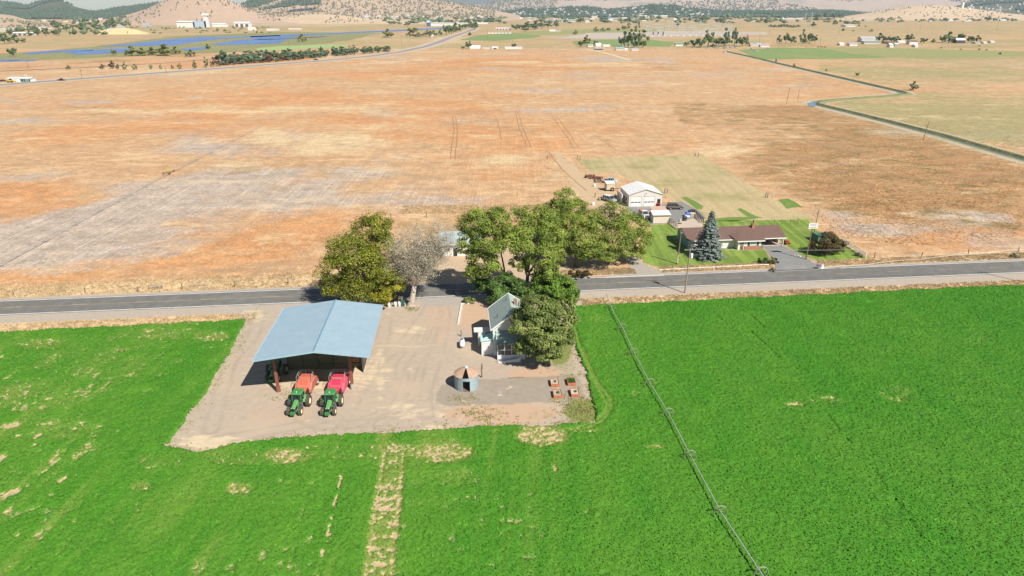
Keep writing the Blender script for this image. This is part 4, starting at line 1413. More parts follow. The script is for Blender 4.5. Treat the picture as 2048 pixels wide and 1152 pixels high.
def make_baler(label, loc, rz, body_m, hood_m, edge_m):
    """drawbar towards -y"""
    t = thing('hay_baler', label, 'hay baler', loc, rz, 'large square balers')
    t.scale = (.88, .88, .88)
    MB().prism([(-.2, 1.0), (3.6, 1.0), (5.0, .95), (5.0, 2.0), (3.4, 2.55), (1.5, 2.75), (.9, 2.55), (-.2, 1.75)], 'x', -1.02, 1.02).build('body', body_m, t, bevel=.06)
    MB().loft([[(-.62, -.75, .95), (.62, -.75, .95), (.62, -.75, 1.35), (-.62, -.75, 1.35)],
               [(-.80, -.1, .95), (.80, -.1, .95), (.80, -.1, 1.80), (-.80, -.1, 1.80)],
               [(-.80, 1.0, 1.5), (.80, 1.0, 1.5), (.80, 1.0, 2.72), (-.80, 1.0, 2.72)]]).build('front_hood', hood_m, t, bevel=.05)
    MB().box(-.72, .72, 1.15, 2.0, 2.70, 2.98).build('twine_cover', hood_m, t, bevel=.08)
    MB().box(-.74, .74, .98, 1.13, 2.66, 2.90).build('vent_panel', mat('dusty_vent', (.40, .28, .20), rough=.8), t)
    for sx in (-1, 1):
        a, b = (1.02, 1.45)
        pr = [(-.35, .75), (4.2, .75), (4.2, 1.9), (2.4, 2.35), (.6, 2.2), (-.35, 1.35)]
        MB().loft([[(sx * a, y, z) for y, z in pr], [(sx * b, y * .97 + .06, .75 + (z - .75) * .93) for y, z in pr]]).build('side_panel', edge_m, t, bevel=.05)
        make_wheel(t, sx * 1.2, 3.7, .62, .52, 16, rim_m=GALV)
        g = MB()
        g.tube([(sx * 1.25, .9, 2.35), (sx * 1.3, .85, 2.95), (sx * 1.22, 1.6, 3.35), (sx * 1.1, 2.9, 3.4), (sx * 1.1, 3.1, 2.6)], .035, 5)
        g.tube([(sx * 1.2, 1.6, 3.3), (sx * 1.1, 1.7, 2.6)], .03, 5)
        g.tube([(sx * 1.2, 1.6, 2.95), (sx * 1.1, 3.0, 3.0)], .03, 5)
        g.build('guard_rail', GALV, t)
    MB().tube([(-1.1, 2.9, 3.4), (1.1, 2.9, 3.4)], .035, 5).tube([(-1.1, 3.0, 3.0), (1.1, 3.0, 3.0)], .03, 5).tube([(-.3, 2.9, 2.6), (-.3, 2.9, 3.4)], .03, 5).build('rear_rail', GALV, t)
    MB().box(-.16, .16, -2.5, -.5, .62, .84).box(-.5, .5, -.8, .2, .6, .95).build('drawbar', edge_m, t)
    MB().tube([(-.05, -2.3, .95), (0, -.6, 1.1)], .07, 8).build('drive_shaft', BLACK, t)
    MB().lathe([(.0, .0), (.55, .0), (.55, .22), (.0, .22)], 20, 'x', (.78, -.35, 1.0)).build('flywheel', BLACK, t)
    pk = MB().lathe([(.0, -1.15), (.3, -1.15), (.3, 1.15), (.0, 1.15)], 12, 'x', (0, .75, .45))
    pk.box(-1.2, 1.2, .3, 1.2, .72, .9)
    pk.build('pickup', GREY_PART, t)
    MB().prism([(5.0, 1.0), (6.2, .75), (6.2, .85), (5.0, 1.12)], 'x', -.6, .6).build('bale_chute', edge_m, t)
    return t


make_tractor('green cab tractor parked nose out, hitched to the faded orange-red baler', (-31.1, 85.0, 0), radians(-1))
make_tractor('green cab tractor parked nose out, hitched to the bright crimson baler', (-26.30, 84.95, 0), radians(2.5))
make_tractor('green tractor in shade under the left eave of the blue-roofed hay shed', (-37.3, 94.3, 0), radians(2))
make_baler('faded orange-red square baler behind the left tractor', (-31.3, 89.0, 0), radians(-1), RED_FADE2, RED_FADE, RED_FADE2)
make_baler('bright crimson square baler behind the right tractor', (-26.4, 89.0, 0), radians(-1), RED_PINK2, RED_PINK, RED_PINK2)


# ------------------------------------------------------------------ hay shed
def hay_shed():
    c0 = Vector((-37.35, 86.95, 0))
    rz = radians(4.3)
    t = thing('hay_shed', 'open hay shed with a low pitched pale blue metal roof', 'barn', c0, rz)
    W, D, E, R = 16.6, 18.9, 7.0, 8.15
    xr = 8.75
    sk = .15
    def slope(name, xa, za, xb, zb):
        mb = MB()
        mb.slab([(xa, 0, za), (xb, 0, zb), (xb + sk, D, zb), (xa + sk, D, za)], .09)
        return mb.build(name, ROOF_BLUE, t)
    slope('roof', 0, E, xr, R)
    slope('roof', xr, R, W, E)
    MB().tube([(xr, -.02, R + .03), (xr + sk, D + .02, R + .03)], .13, 5).build('ridge_cap', mat('grey_blue_ridge', (.20, .33, .42), rough=.5), t)
    tr = MB()
    tr.prism([(-.05, E - .18), (xr, R - .18), (W + .05, E - .18), (W + .05, E + .04), (xr, R + .06), (-.05, E + .04)], 'y', -.08, -.02)
    tr.tube([(-.03, 0, E), (-.03 + sk, D, E)], .07, 4).tube([(W + .03, 0, E), (W + .03 + sk, D, E)], .07, 4)
    tr.build('roof_trim', ROOF_TRIM, t)
    for x, y in ((2.05, 3.1), (13.2, 3.0), (2.1, 10.5), (13.25, 10.5), (2.15, 18.2), (13.3, 18.2)):
        p = MB()
        top = E + (R - E) * (1 - abs(x - xr) / xr) - .55
        p.box(x - .21, x + .21, y - .20, y - .16, .9, top).box(x - .21, x + .21, y + .16, y + .20, .9, top).box(x - .03, x + .03, y - .16, y + .16, .9, top)
        o = p.build('post', STEEL_RED, t)
        MB().lathe([(0, 0), (.36, 0), (.32, .95), (0, .95)], 14, c=(x, y, 0)).build('pier', CONCRETE if x > 5 else STEEL_RED, o)
    for y in (3.0, 10.5, 18.2):
        xo = sk * y / D
        b = MB()
        b.prism([(1.0 + xo, E - .75), (xr + xo, R - .6), (14.6 + xo, E - .75), (14.6 + xo, E - .35), (xr + xo, R - .2), (1.0 + xo, E - .35)], 'y', y - .12, y + .12)
        b.build('beam', STEEL_RED, t)
    pu = MB()
    for k in range(9):
        x = .8 + k * 1.9
        z = E + (R - E) * (1 - abs(x - xr) / xr) - .16
        pu.tube([(x, .1, z), (x + sk, D - .1, z)], .06, 4)
    pu.build('purlin', DARK_STEEL, t)
    MB().box(13.6, 14.5, 2.9, 3.1, 4.7, 6.6).build('end_panel', STEEL_RED, t)
    MB().prism([(2.2, 0), (13.4, 0), (13.4, E - .0), (xr + sk, R - .3), (2.2, E - .1)], 'y', D - .35, D - .25).build('back_light_blocker', DARK_STEEL, t)  # added panel that stops daylight coming in through the rear
    MB().box(14.1, 14.2, 8.0, D - .4, 0, 6.2).build('side_light_blocker', DARK_STEEL, t)  # added panel on the open right side, keeps the interior dark
    return t


hay_shed()
hb = MB().box(-1.18, 1.18, -.55, .55, 0, .88)
bale = hb.build('hay_bale', HAY, loc=(0, 0, 0), bevel=.05)
tag(bale, 'large square hay bale in the front of the dim stack under the blue shed roof', 'hay bale', 'hay bales stacked in the shed')
n = 0
RZ = radians(4.3)
for row in range(6):
    for k in range(5):
        if row == 5 and k in (0, 4):
            continue
        b = bale if n == 0 else bale.copy()
        if n:
            COL.objects.link(b)
        lx = 3.9 + k * 2.42 + (.06 if row % 2 else 0)
        ly = 10.2 + random.uniform(-.15, .15)
        v = Matrix.Rotation(RZ, 3, 'Z') @ Vector((lx - .6, ly, 0))
        b.location = (-37.35 + v.x, 86.95 + v.y, row * .89)
        b.rotation_euler = (0, 0, RZ + random.uniform(-.03, .03))
        n += 1


# ------------------------------------------------------------------ grain bin
def grain_bin():
    c = Vector((-7.0, 91.75, 0))
    t = thing('grain_bin', 'round galvanised grain bin with rusty cone roof, open door and a missing roof panel', 'grain bin', c)
    WALL = mat('galvanised_wall', (.30, .40, .43), (.36, .46, .48), 1.2, .5, metal=.15, wave=('Z', 9.0, .8))
    RUST = mat('rusty_roof_sheet', (.35, .215, .14), (.50, .35, .25), 1.4, .7)
    R, Hh = 1.85, 2.35
    f = -pi / 2
    g0, g1 = f - .26, f + .36
    w = MB()
    for r in (R, R - .04):
        w.lathe([(r, 0), (r, Hh)], 40, a0=g1, a1=g0 + 2 * pi)
        w.lathe([(r, 1.85), (r, Hh)], 6, a0=g0, a1=g1)
    w.build('wall', WALL, t, smooth=True)
    for a in (g0, g1):
        p = Vector((R * cos(a), R * sin(a), 0))
        MB().bar(p, p + Vector((0, 0, 1.9)), .06).build('door_jamb', GALV, t)
    N = 22
    for k in range(N):
        a = f + 2 * pi * (k + .5) / N
        d = (a - f + pi) % (2 * pi) - pi
        if -.16 < d < .30:
            continue
        b = a + 2 * pi / N
        a -= 2 * pi / N * .5
        b -= 2 * pi / N * .5
        zt, ze = 3.32, 2.32
        m_ = MB()
        q = [(R * 1.04 * cos(a), R * 1.04 * sin(a), ze), (R * 1.04 * cos(b), R * 1.04 * sin(b), ze), (.26 * cos(b), .26 * sin(b), zt), (.26 * cos(a), .26 * sin(a), zt)]
        m_.slab(q, .025)
        m_.bar(q[0], q[3], .05)
        m_.build('roof_panel', RUST, t)
    MB().lathe([(.30, 3.26), (.30, 3.42), (.22, 3.52), (0, 3.55)], 16).build('roof_cap', mat('pale_cap', (.48, .58, .58), rough=.5), t)
    MB().lathe([(0, .02), (R - .1, .02)], 24).build('bin_floor', mat('bin_floor', (.20, .15, .11), rough=.9), t)


grain_bin()

# ------------------------------------------------------------------ planter boxes
PLANK = mat('orange_planks', (.50, .20, .10), (.42, .15, .07), 2.5, .7)
SOILM = mat('potting_soil', (.46, .40, .31), (.30, .25, .18), 4, .95, bump=.4)
for (px, py), lab, gm, ng, sm in (((1102, 774.5), 'orange plank planter box of pale dry soil, back row on the left', LEAF_SAGE, 60, (.55, .49, .38)),
                                  ((1135.5, 772.5), 'orange plank planter box full of green leaves, back row on the right', LEAF_DARK, 420, (.2, .2, .12)),
                                  ((1107.5, 797.5), 'orange plank planter box with a few green sprigs, front row on the left', LEAF_DARK, 90, (.50, .42, .32)),
                                  ((1142.5, 795), 'orange plank planter box with pale rubble and one green plant, front row on the right', LEAF_BRIGHT, 80, (.62, .56, .46))):
    c = at(px, py)
    t = thing('planter_box', lab, 'planter', c, radians(3), 'orange planter boxes')
    w, d, h = 1.28, 1.75, .56
    for q, nm in ((MB().box(0, w / 2 - .02, 0, .06, 0, h).box(w / 2 + .02, w, 0, .06, 0, h), 'front_board'), (MB().box(0, w, d - .06, d, 0, h), 'back_board'),
                  (MB().box(0, .06, .065, d - .065, 0, h), 'side_board'), (MB().box(w - .06, w, .065, d - .065, 0, h), 'side_board')):
        q.build(nm, PLANK, t, bevel=.01)
    sv = MB()
    for i in range(5):
        for j in range(6):
            x0, y0 = .065 + i * (w - .13) / 5, .065 + j * (d - .13) / 6
            sv.box(x0, x0 + (w - .13) / 5 * .999, y0, y0 + (d - .13) / 6 * .999, .05, .40 + random.uniform(0, .07))
    sv.build('soil', mat('planter_soil_%d' % int(px), sm, tuple(x * .6 for x in sm), 7, .95), t)
    C = np.stack([rng.uniform(.12, w - .12, ng), rng.uniform(.12, d - .12, ng), rng.uniform(.45, .66, ng)], -1)
    if ng < 100:
        C[:, :2] = C[:, :2] * .35 + np.array([w * .4, d * .35])
    V, Q, T = leaf_quads(C, rng.normal(size=(ng, 3)) + np.array([0, 0, .8]), .09, rng.uniform(0, 1, ng))
    np_mesh('plants', V, Q, gm, {'tint': ('FACE', T)}, t)

# propane tank
t = thing('propane_tank', 'white propane tank with a blue lid on the gravel by the farmhouse', 'propane tank', at(924.5, 693), radians(4))
MB().lathe([(0, -1.15), (.3, -1.08), (.43, -.85), (.45, -.6), (.45, .6), (.43, .85), (.3, 1.08), (0, 1.15)], 20, 'x', (0, 0, .72)).build('tank', WHITE, t, (0, 0, 0), radians(90), smooth=True)
MB().lathe([(0, 1.38), (.2, 1.36), (.22, 1.14)], 14, c=(0, .35, 0)).build('valve_lid', mat('blue_lid', (.08, .22, .50), rough=.5), t)
for y in (-.6, .6):
    MB().box(-.36, .36, y - .12, y + .12, 0, .33).build('leg', CONCRETE, t)

OLD_WOOD = mat('weathered_wood', (.19, .135, .095), (.27, .205, .15), 4, .9, stretch=(1, 1, .2), bump=.4)
t = thing('old_post', 'twisted weathered wooden post between the grain bin and the farmhouse', 'post', at(963.5, 755))
MB().tube([(0, 0, -.1), (.05, .02, .7), (-.04, 0, 1.4), (.08, .03, 2.0), (.04, 0, 2.5)], [.15, .13, .11, .14, .09], 8).tube([(0, 0, 1.4), (.22, 0, 1.75)], [.07, .03], 6).build('stem', OLD_WOOD, t)
t = thing('old_post', 'short brown wooden post beside the white propane tank', 'post', at(922.5, 673))
MB().tube([(0, 0, -.1), (.03, 0, .6), (0, .02, 1.15)], [.12, .11, .10], 8).build('stem', OLD_WOOD, t)
lg = MB().tube([(0, 0, .09), (1.2, .1, .09), (2.4, .15, .08)], [.10, .09, .06], 8).build('fallen_pole', OLD_WOOD, loc=at(1018, 757), rz=radians(4))
tag(lg, 'thin wooden pole lying along the top of the dark gravel pad', 'pole')
k = MB()
for i in range(6):
    k.box(-.17, .17, i * 1.55, i * 1.55 + 1.53, 0, .22)
k.box(-.17, 1.5, 9.32, 9.6, 0, .2)
k.build('edging', mat('white_edging', (.74, .70, .64), rough=.7), loc=at(916.5, 649), rz=radians(0))
tag(bpy.data.objects['edging'], 'white border edging along the left of the bare front garden', 'edging')


# ------------------------------------------------------------------ farmhouse
def farmhouse():
    SH = mat('grey_green_shingles', (.36, .42, .37), (.22, .29, .26), 3.2, .9, bump=.3, lo=.42, hi=.6)
    CLAP = mat('white_clapboard', (.72, .72, .70), (.64, .65, .64), 1, .6, wave=('Z', 20, .4))
    AQUA = mat('aqua_roll_roof', (.42, .63, .58), (.50, .68, .63), 1.5, .6)
    PAN = glass_mat('porch_glass', (.04, .05, .06))
    t = thing('farmhouse', 'small white farmhouse with grey-green shingled gable roof, lean-tos and glazed porch', 'house', (-3.45, 101.7, 0), radians(5))
    xe, xr, xw, D = 0.0, 3.55, 5.9, 8.4
    ze, zr, zw = 4.9, 7.7, 6.0
    def sl(x, xa, za, xb, zb):
        return za + (zb - za) * (x - xa) / (xb - xa)
    MB().slab([(xe - .05, -.25, ze), (xr, -.25, zr), (xr, D + .2, zr), (xe - .05, D + .2, ze)], .14).build('roof', SH, t)
    rr = MB().slab([(xr, -.25, zr), (xw, -.25, zw), (xw, D + .2, zw), (xr, D + .2, zr)], .14).build('roof', SH, t)
    ch = MB().box(4.2, 4.75, 4.6, 5.15, 6.6, 8.1).build('chimney', mat('old_brick', (.36, .20, .14), (.28, .15, .1), 6, .9), rr)
    for x, y in ((1.2, 2.6), (3.0, 6.4)):
        z = sl(x, xe, ze, xr, zr)
        MB().tube([(x, y, z), (x, y, z + .55)], .06, 6).build('vent_pipe', DARK_STEEL, t)
    MB().prism([(.3, 0), (5.6, 0), (5.6, 6.05), (xr, zr - .2), (.3, 4.85)], 'y', .2, D).build('wall', CLAP, t)
    ra = MB()
    for yy in (-.31, D + .21):
        ra.prism([(xe - .08, ze - .2), (xr, zr - .2), (xw + .05, zw - .2), (xw + .05, zw + .08), (xr, zr + .08), (xe - .08, ze + .08)], 'y', yy, yy + .06)
    ra.tube([(xe - .08, -.28, ze - .08), (xe - .08, D + .2, ze - .08)], .09, 4)
    ra.build('fascia', WHITE, t)
    for y in (2.6, 5.6):
        w = MB().box(.22, .29, y, y + 1.0, 1.6, 3.0).build('window', WHITE, t)
        MB().box(.20, .215, y + .1, y + .9, 1.7, 2.9).build('pane', PAN, w)
    # low front wing with shaded roof and glazed porch
    MB().slab([(.75, -1.9, 2.95), (5.6, -1.9, 2.95), (5.6, .1, 4.6), (.75, .1, 4.6)], .12).build('porch_roof', SH, t)
    p = MB().box(.9, 5.5, -1.75, .1, 0, .95).build('porch', WHITE, t)
    f = MB()
    for x in (.9, 2.05, 3.2, 4.35, 5.42):
        f.box(x, x + .09, -1.76, -1.66, .955, 2.95)
    f.box(.9, 5.51, -1.77, -1.67, 2.85, 3.0).box(.9, 5.51, -1.772, -1.65, 1.85, 1.95)
    f.box(.895, .985, -1.66, -.02, 2.85, 3.0)
    f.build('porch_frame', WHITE, p)
    MB().box(1.0, 5.4, -1.70, -1.68, .96, 2.84).box(.93, .95, -1.66, 0, .96, 2.84).build('porch_glass', PAN, p)
    rm = MB()
    rm.prism([(1.0, .05), (4.6, .05), (4.6, .75), (1.0, .15)], 'y', -2.75, -2.69)
    rm.bar((1.0, -2.72, .9), (4.6, -2.72, 1.5), .07).bar((1.0, -2.72, 0), (1.0, -2.72, .95), .07).bar((2.8, -2.72, 0), (2.8, -2.72, 1.2), .07).bar((4.6, -2.72, 0), (4.6, -2.72, 1.5), .07)
    rm.box(1.0, 4.6, -2.68, -1.78, .05, .12)
    rm.build('ramp', WHITE, t)
    # left lean-to with aqua roof
    MB().slab([(-1.75, .15, 2.7), (.28, .15, 2.95), (.28, 2.6, 2.95), (-1.75, 2.6, 2.7)], .10).build('lean_to_roof', AQUA, t)
    MB().box(-1.62, .28, .28, 2.5, 0, 2.6).build('lean_to', CLAP, t)
    MB().box(.30, .86, -.25, .16, 0, 4.2).build('corner_closet', mat('aqua_wall', (.48, .62, .60), (.55, .66, .64), 1.2, .7), t)
    # flat door canopy with its side screen
    MB().box(-2.75, .2, 3.35, 5.0, 2.85, 2.98).build('door_canopy', mat('canopy_sheet', (.74, .73, .70), rough=.5), t)
    MB().prism([(3.40, 0), (4.9, 0), (4.9, 2.84), (3.40, 2.84)], 'x', -2.05, -1.98).build('side_screen', CLAP, t)
    MB().prism([(-1.95, 0), (-.8, 2.8), (-1.95, 2.8)], 'y', 3.37, 3.43).build('canopy_brace', WHITE, t)
    MB().box(-1.1, .15, 2.7, 3.3, 0, 1.9).build('storage_box', WHITE, t)


farmhouse()

# bins and an old timber trailer under the golden tree
PLASTIC = mat('white_plastic', (.72, .70, .66), rough=.5)
for (px, py), lab in (((778, 614.5), 'leftmost white drum under the golden tree behind the hay shed'), ((791, 613.5), 'middle white drum of the row under the golden tree'), ((799, 613), 'right hand white drum, touching the green wheelie bin')):
    t = thing('drum', lab, 'drum', at(px, py), 0, 'white drums under the golden tree')
    MB().lathe([(0, 0), (.29, 0), (.32, .1), (.30, .45), (.32, .5), (.30, .8), (.27, .92), (0, .92)], 16).build('barrel', PLASTIC, t, smooth=True)
    MB().lathe([(0, .95), (.29, .95), (.29, .88)], 16).build('lid', WHITE, t)
t = thing('wheelie_bin', 'green wheelie bin beside the white drums', 'bin', at(806, 612.5))
BG = mat('green_plastic', (.03, .16, .11), rough=.5)
MB().loft([[(-.24, -.26, .05), (.24, -.26, .05), (.24, .26, .05), (-.24, .26, .05)], [(-.32, -.36, 1.1), (.32, -.36, 1.1), (.32, .36, 1.1), (-.32, .36, 1.1)]]).build('bin_body', BG, t, bevel=.03)
MB().box(-.34, .34, -.40, .38, 1.1, 1.18).build('lid', BG, t, bevel=.02)
for x in (-.26, .26):
    MB().lathe([(0, -.03), (.12, -.03), (.12, .03), (0, .03)], 12, 'x', (x, .34, .12)).build('wheel', BLACK, t)
t = thing('timber_trailer', 'old brown timber flatbed trailer in the shade behind the white drums', 'trailer', at(780, 603.5), radians(4))
b = MB()
for k in range(5):
    b.box(-2.2, 2.6, -.9 + k * .38, -.9 + k * .38 + .33, .8, .88)
b.build('deck', OLD_WOOD, t)
MB().box(-2.2, 2.6, -.6, -.48, .62, .795).box(-2.2, 2.6, .4, .52, .62, .795).build('frame', DARK_STEEL, t)
for x in (-1.2, 1.6):
    for y in (-1.1, 1.1):
        w = MB().lathe([(.16, -.12), (.4, -.12), (.4, .12), (.16, .12)], 16, 'x').build('wheel', TYRE, t, (x, y, .4), radians(90))


# ------------------------------------------------------------------ wheel line sprinkler
def wheel_line(name, label, pts, wheels, r=.78, z=.95, spoke=6, thin=.075, mover=None, cat='irrigation line'):
    A = Vector((pts[0][0], pts[0][1], 0))
    t = thing(name, label, cat, (A.x, A.y, 0))
    mb = MB()
    L = [Vector((p[0] - A.x, p[1] - A.y, z)) for p in pts]
    mb.tube(L, thin, 6)
    mb.build('pipe', GALV, t)
    for w in wheels:
        d = min(range(len(L) - 1), key=lambda i: dist_line(np.array([w[0]]), np.array([w[1]]), [(L[i] + A)[:2], (L[i + 1] + A)[:2]])[0])
        a, b = L[d], L[d + 1]
        q = Vector((w[0] - A.x, w[1] - A.y, 0))
        u = max(0, min(1, (q - a).xy.dot((b - a).xy) / (b - a).xy.length_squared))
        c = a.lerp(b, u)
        ang = atan2((b - a).y, (b - a).x)
        m2 = MB()
        n = 28
        ring = []
        for k in range(n + 1):
            th = 2 * pi * k / n
            ring.append((0, r * cos(th), r * sin(th)))
        m2.lathe([(r - .018, -.07), (r + .018, -.07), (r + .018, .07), (r - .018, .07), (r - .018, -.07)], n, 'x')
        for k in range(spoke):
            th = 2 * pi * k / spoke
            m2.tube([(.0, 0, 0), (0, r * cos(th), r * sin(th))], .009, 3)
        m2.lathe([(0, -.1), (.09, -.1), (.09, .1), (0, .1)], 10, 'x')
        m2.build('wheel', mat('wheel_steel', (.36, .33, .28), (.28, .25, .2), 3, .6), t, (c.x, c.y, c.z), ang)
    return t


WLP = [(1213, 589), (1226, 622), (1245, 655), (1268, 705), (1300, 766), (1337, 826), (1381, 911), (1441, 1023), (1522, 1146), (1560, 1200)]
W = [at(x, y, .95) for x, y in WLP]
wheel_line('wheel_line', 'long silver wheel line sprinkler running down the green field', [(p.x, p.y) for p in W], [(p.x, p.y, 0) for p in (at(1224, 612, .95), at(1246, 655, .95), at(1268, 705, .95), at(1300, 766, .95), at(1337, 826, .95), at(1381, 911, .95), at(1441, 1023, .95), at(1522, 1146, .95))])
# ================================================================== HOMESTEAD ACROSS THE ROAD
BRICK = mat('red_brick', (.42, .20, .13), (.33, .14, .09), 5, .9, bump=.3)
SHINGLE = mat('brown_shingles', (.175, .105, .085), (.125, .078, .065), 2.2, .9, bump=.25)
STUCCO = mat('white_stucco', (.74, .71, .66), (.68, .65, .60), .8, .7)
CREAM = mat('cream_siding', (.66, .58, .46), (.60, .52, .41), .8, .7, wave=('X', 9, .3))
METAL_W = mat('white_metal_roof', (.76, .74, .70), (.70, .68, .65), .5, .5, wave=('X', 5, .3))
BEIGE = mat('beige_metal_wall', (.66, .63, .57), (.60, .57, .51), .6, .6, wave=('X', 6, .3))
TRIM_T = mat('tan_trim', (.46, .38, .30), rough=.6)
PANE = glass_mat('window_glass', (.02, .025, .03))
POLEW = mat('pole_wood', (.24, .165, .11), (.17, .115, .08), 2, .9, stretch=(1, 1, .15))
POLEG = mat('grey_pole_wood', (.33, .28, .235), (.25, .21, .175), 2, .9, stretch=(1, 1, .15))
RUSTM = mat('rusty_iron', (.22, .10, .065), (.13, .07, .055), 3, .9)


def gable_house(t, W, D, ze, zr, roof_m, wall_m, over=.45, th=.14, ridge_axis='x', trim=WHITE):
    """W along local x, D along local y, origin at the front left wall corner"""
    if ridge_axis == 'x':
        MB().prism([(0, 0), (D, 0), (D, ze - .06), (D / 2, zr - .16), (0, ze - .06)], 'x', 0, W).build('wall', wall_m, t)
        sl_ = (zr - ze) / (D / 2)
        zo = ze - over * sl_
        MB().slab([(-over, -over, zo), (W + over, -over, zo), (W + over, D / 2, zr), (-over, D / 2, zr)], th).build('roof', roof_m, t)
        MB().slab([(-over, D / 2, zr), (W + over, D / 2, zr), (W + over, D + over, zo), (-over, D + over, zo)], th).build('roof', roof_m, t)
        MB().box(-over, W + over, -over - .05, -over, zo - .2, zo + .03).build('fascia', trim, t)
    else:
        MB().prism([(0, 0), (W, 0), (W, ze - .06), (W / 2, zr - .16), (0, ze - .06)], 'y', 0, D).build('wall', wall_m, t)
        sl_ = (zr - ze) / (W / 2)
        zo = ze - over * sl_
        MB().slab([(-over, -over, zo), (W / 2, -over, zr), (W / 2, D + over, zr), (-over, D + over, zo)], th).build('roof', roof_m, t)
        MB().slab([(W / 2, -over, zr), (W + over, -over, zo), (W + over, D + over, zo), (W / 2, D + over, zr)], th).build('roof', roof_m, t)
        MB().prism([(-over, zo - .16), (W / 2, zr - .16), (W + over, zo - .16), (W + over, zo + .02), (W / 2, zr + .02), (-over, zo + .02)], 'y', -over - .05, -over).build('fascia', trim, t)


def window(t, x0, x1, z0, z1, y=0.0, frame=WHITE, pane=PANE):
    f = MB().box(x0, x1, y - .05, y - .003, z0, z1).build('window', frame, t)
    MB().box(x0 + .07, x1 - .07, y - .06, y - .0525, z0 + .07, z1 - .07).build('pane', pane, f)
    return f


def ranch():
    t = thing('ranch_house', 'long white ranch house with brown shingle roof, brick chimney and open carport', 'house', at(1377, 499), radians(6.2))
    W, D = 18.2, 8.6
    ze, zr = 2.6, 4.15
    MB().prism([(0, 0), (D, 0), (D, ze - .08), (D / 2, zr - .2), (0, ze - .08)], 'x', .0, W).build('wall', STUCCO, t)
    ov = .6
    zo = ze - ov * (zr - ze) / (D / 2)
    XE = W + 6.0
    MB().slab([(-.6, -ov, zo), (XE, -ov, zo), (XE, D / 2, zr), (-.6, D / 2, zr)], .14).build('roof', SHINGLE, t)
    rf = MB().slab([(-.6, D / 2, zr), (XE, D / 2, zr), (XE, D + ov, zo), (-.6, D + ov, zo)], .14).build('roof', SHINGLE, t)
    f = MB().box(-.6, 11.2, -ov - .06, -ov, zo - .22, zo + .02)
    f.build('fascia', WHITE, t)
    MB().box(17.9, XE, -ov - .06, -ov, zo - .22, zo + .02).build('fascia', WHITE, t)
    # front wing under a hip
    x0, x1, yp = 11.6, 17.4, -1.7
    MB().box(x0, x1, yp, -.01, 0, ze - .1).build('front_wing', STUCCO, t)
    ex0, ex1, ey = x0 - .55, x1 + .55, yp - .6
    zt = 3.72
    pk = ((x0 + x1) / 2, 3.1, zt + .05)
    h = MB()
    h.add([(ex0, ey, zo + .06), (ex1, ey, zo + .06), (ex1 + .9, 1.2, zo + .70), ((x0 + x1) / 2 + .6, 2.6, zt + .05), ((x0 + x1) / 2 - .6, 2.6, zt + .05), (ex0 - .9, 1.2, zo + .70)],
          [(0, 1, 3, 4), (1, 2, 3), (0, 4, 5)])
    h.build('front_hip_roof', SHINGLE, t)
    MB().box(ex0, ex1, ey - .06, ey, zo - .18, zo + .07).build('fascia', WHITE, t)
    MB().box(x0 + 1.6, x1 + .02, yp - .12, yp - .003, 0, .95).build('brick_skirt', BRICK, t)
    d = MB().box(x0 + .55, x0 + 1.35, yp - .06, yp - .003, .05, 2.1).build('door', mat('brown_door', (.22, .13, .09), rough=.6), t)
    MB().box(x0 + .65, x0 + 1.25, yp - .08, yp - .0625, 1.0, 1.9).build('door_screen', mat('door_screen', (.34, .24, .19), rough=.7), d)
    w = window(t, x0 + 2.9, x0 + 4.6, 1.05, 2.15, yp, WHITE, mat('pale_blind', (.48, .60, .55), rough=.5))
    for xs in (x0 + 2.35, x0 + 4.65):
        MB().box(xs, xs + .5, yp - .05, yp - .003, 1.0, 2.2).build('shutter', mat('dark_shutter', (.06, .065, .07), rough=.7), t)
    window(t, 7.2, 8.2, 1.75, 2.3, 0)
    window(t, 3.0, 4.2, 1.1, 2.2, 0)
    MB().box(-.012, -.002, .3, D - .3, 0, ze - .1).build('gable_panel', mat('sea_green_siding', (.12, .30, .24), (.15, .34, .27), 1, .7), t)
    ch = MB().box(16.9, 17.6, 3.2, 3.9, 3.4, 5.0).build('chimney', BRICK, rf)
    MB().tube([(17.25, 3.55, 5.0), (17.25, 3.55, 5.35), (17.1, 3.5, 5.55), (17.35, 3.6, 5.95)], [.13, .12, .2, .04], 8).build('cowl', DARK_STEEL, ch)
    # carport
    for x, y in ((XE - .35, .1), (XE - .35, 4.2), (XE - .35, D - .2)):
        MB().box(x - .07, x + .07, y - .07, y + .07, 0, zo + .05 + max(0, (min(y, D - y))) * .36).build('carport_post', WHITE, t)
    MB().box(W, XE - .3, D - .3, D - .2, 0, 2.5).build('carport_back', STUCCO, t)
    MB().box(XE - .5, XE - .4, 2.2, D - .31, 0, 2.3).build('carport_side', STUCCO, t)
    MB().box(W + .1, XE - .5, .3, D - .4, .0, .05).build('carport_slab', CONC, t)


ranch()


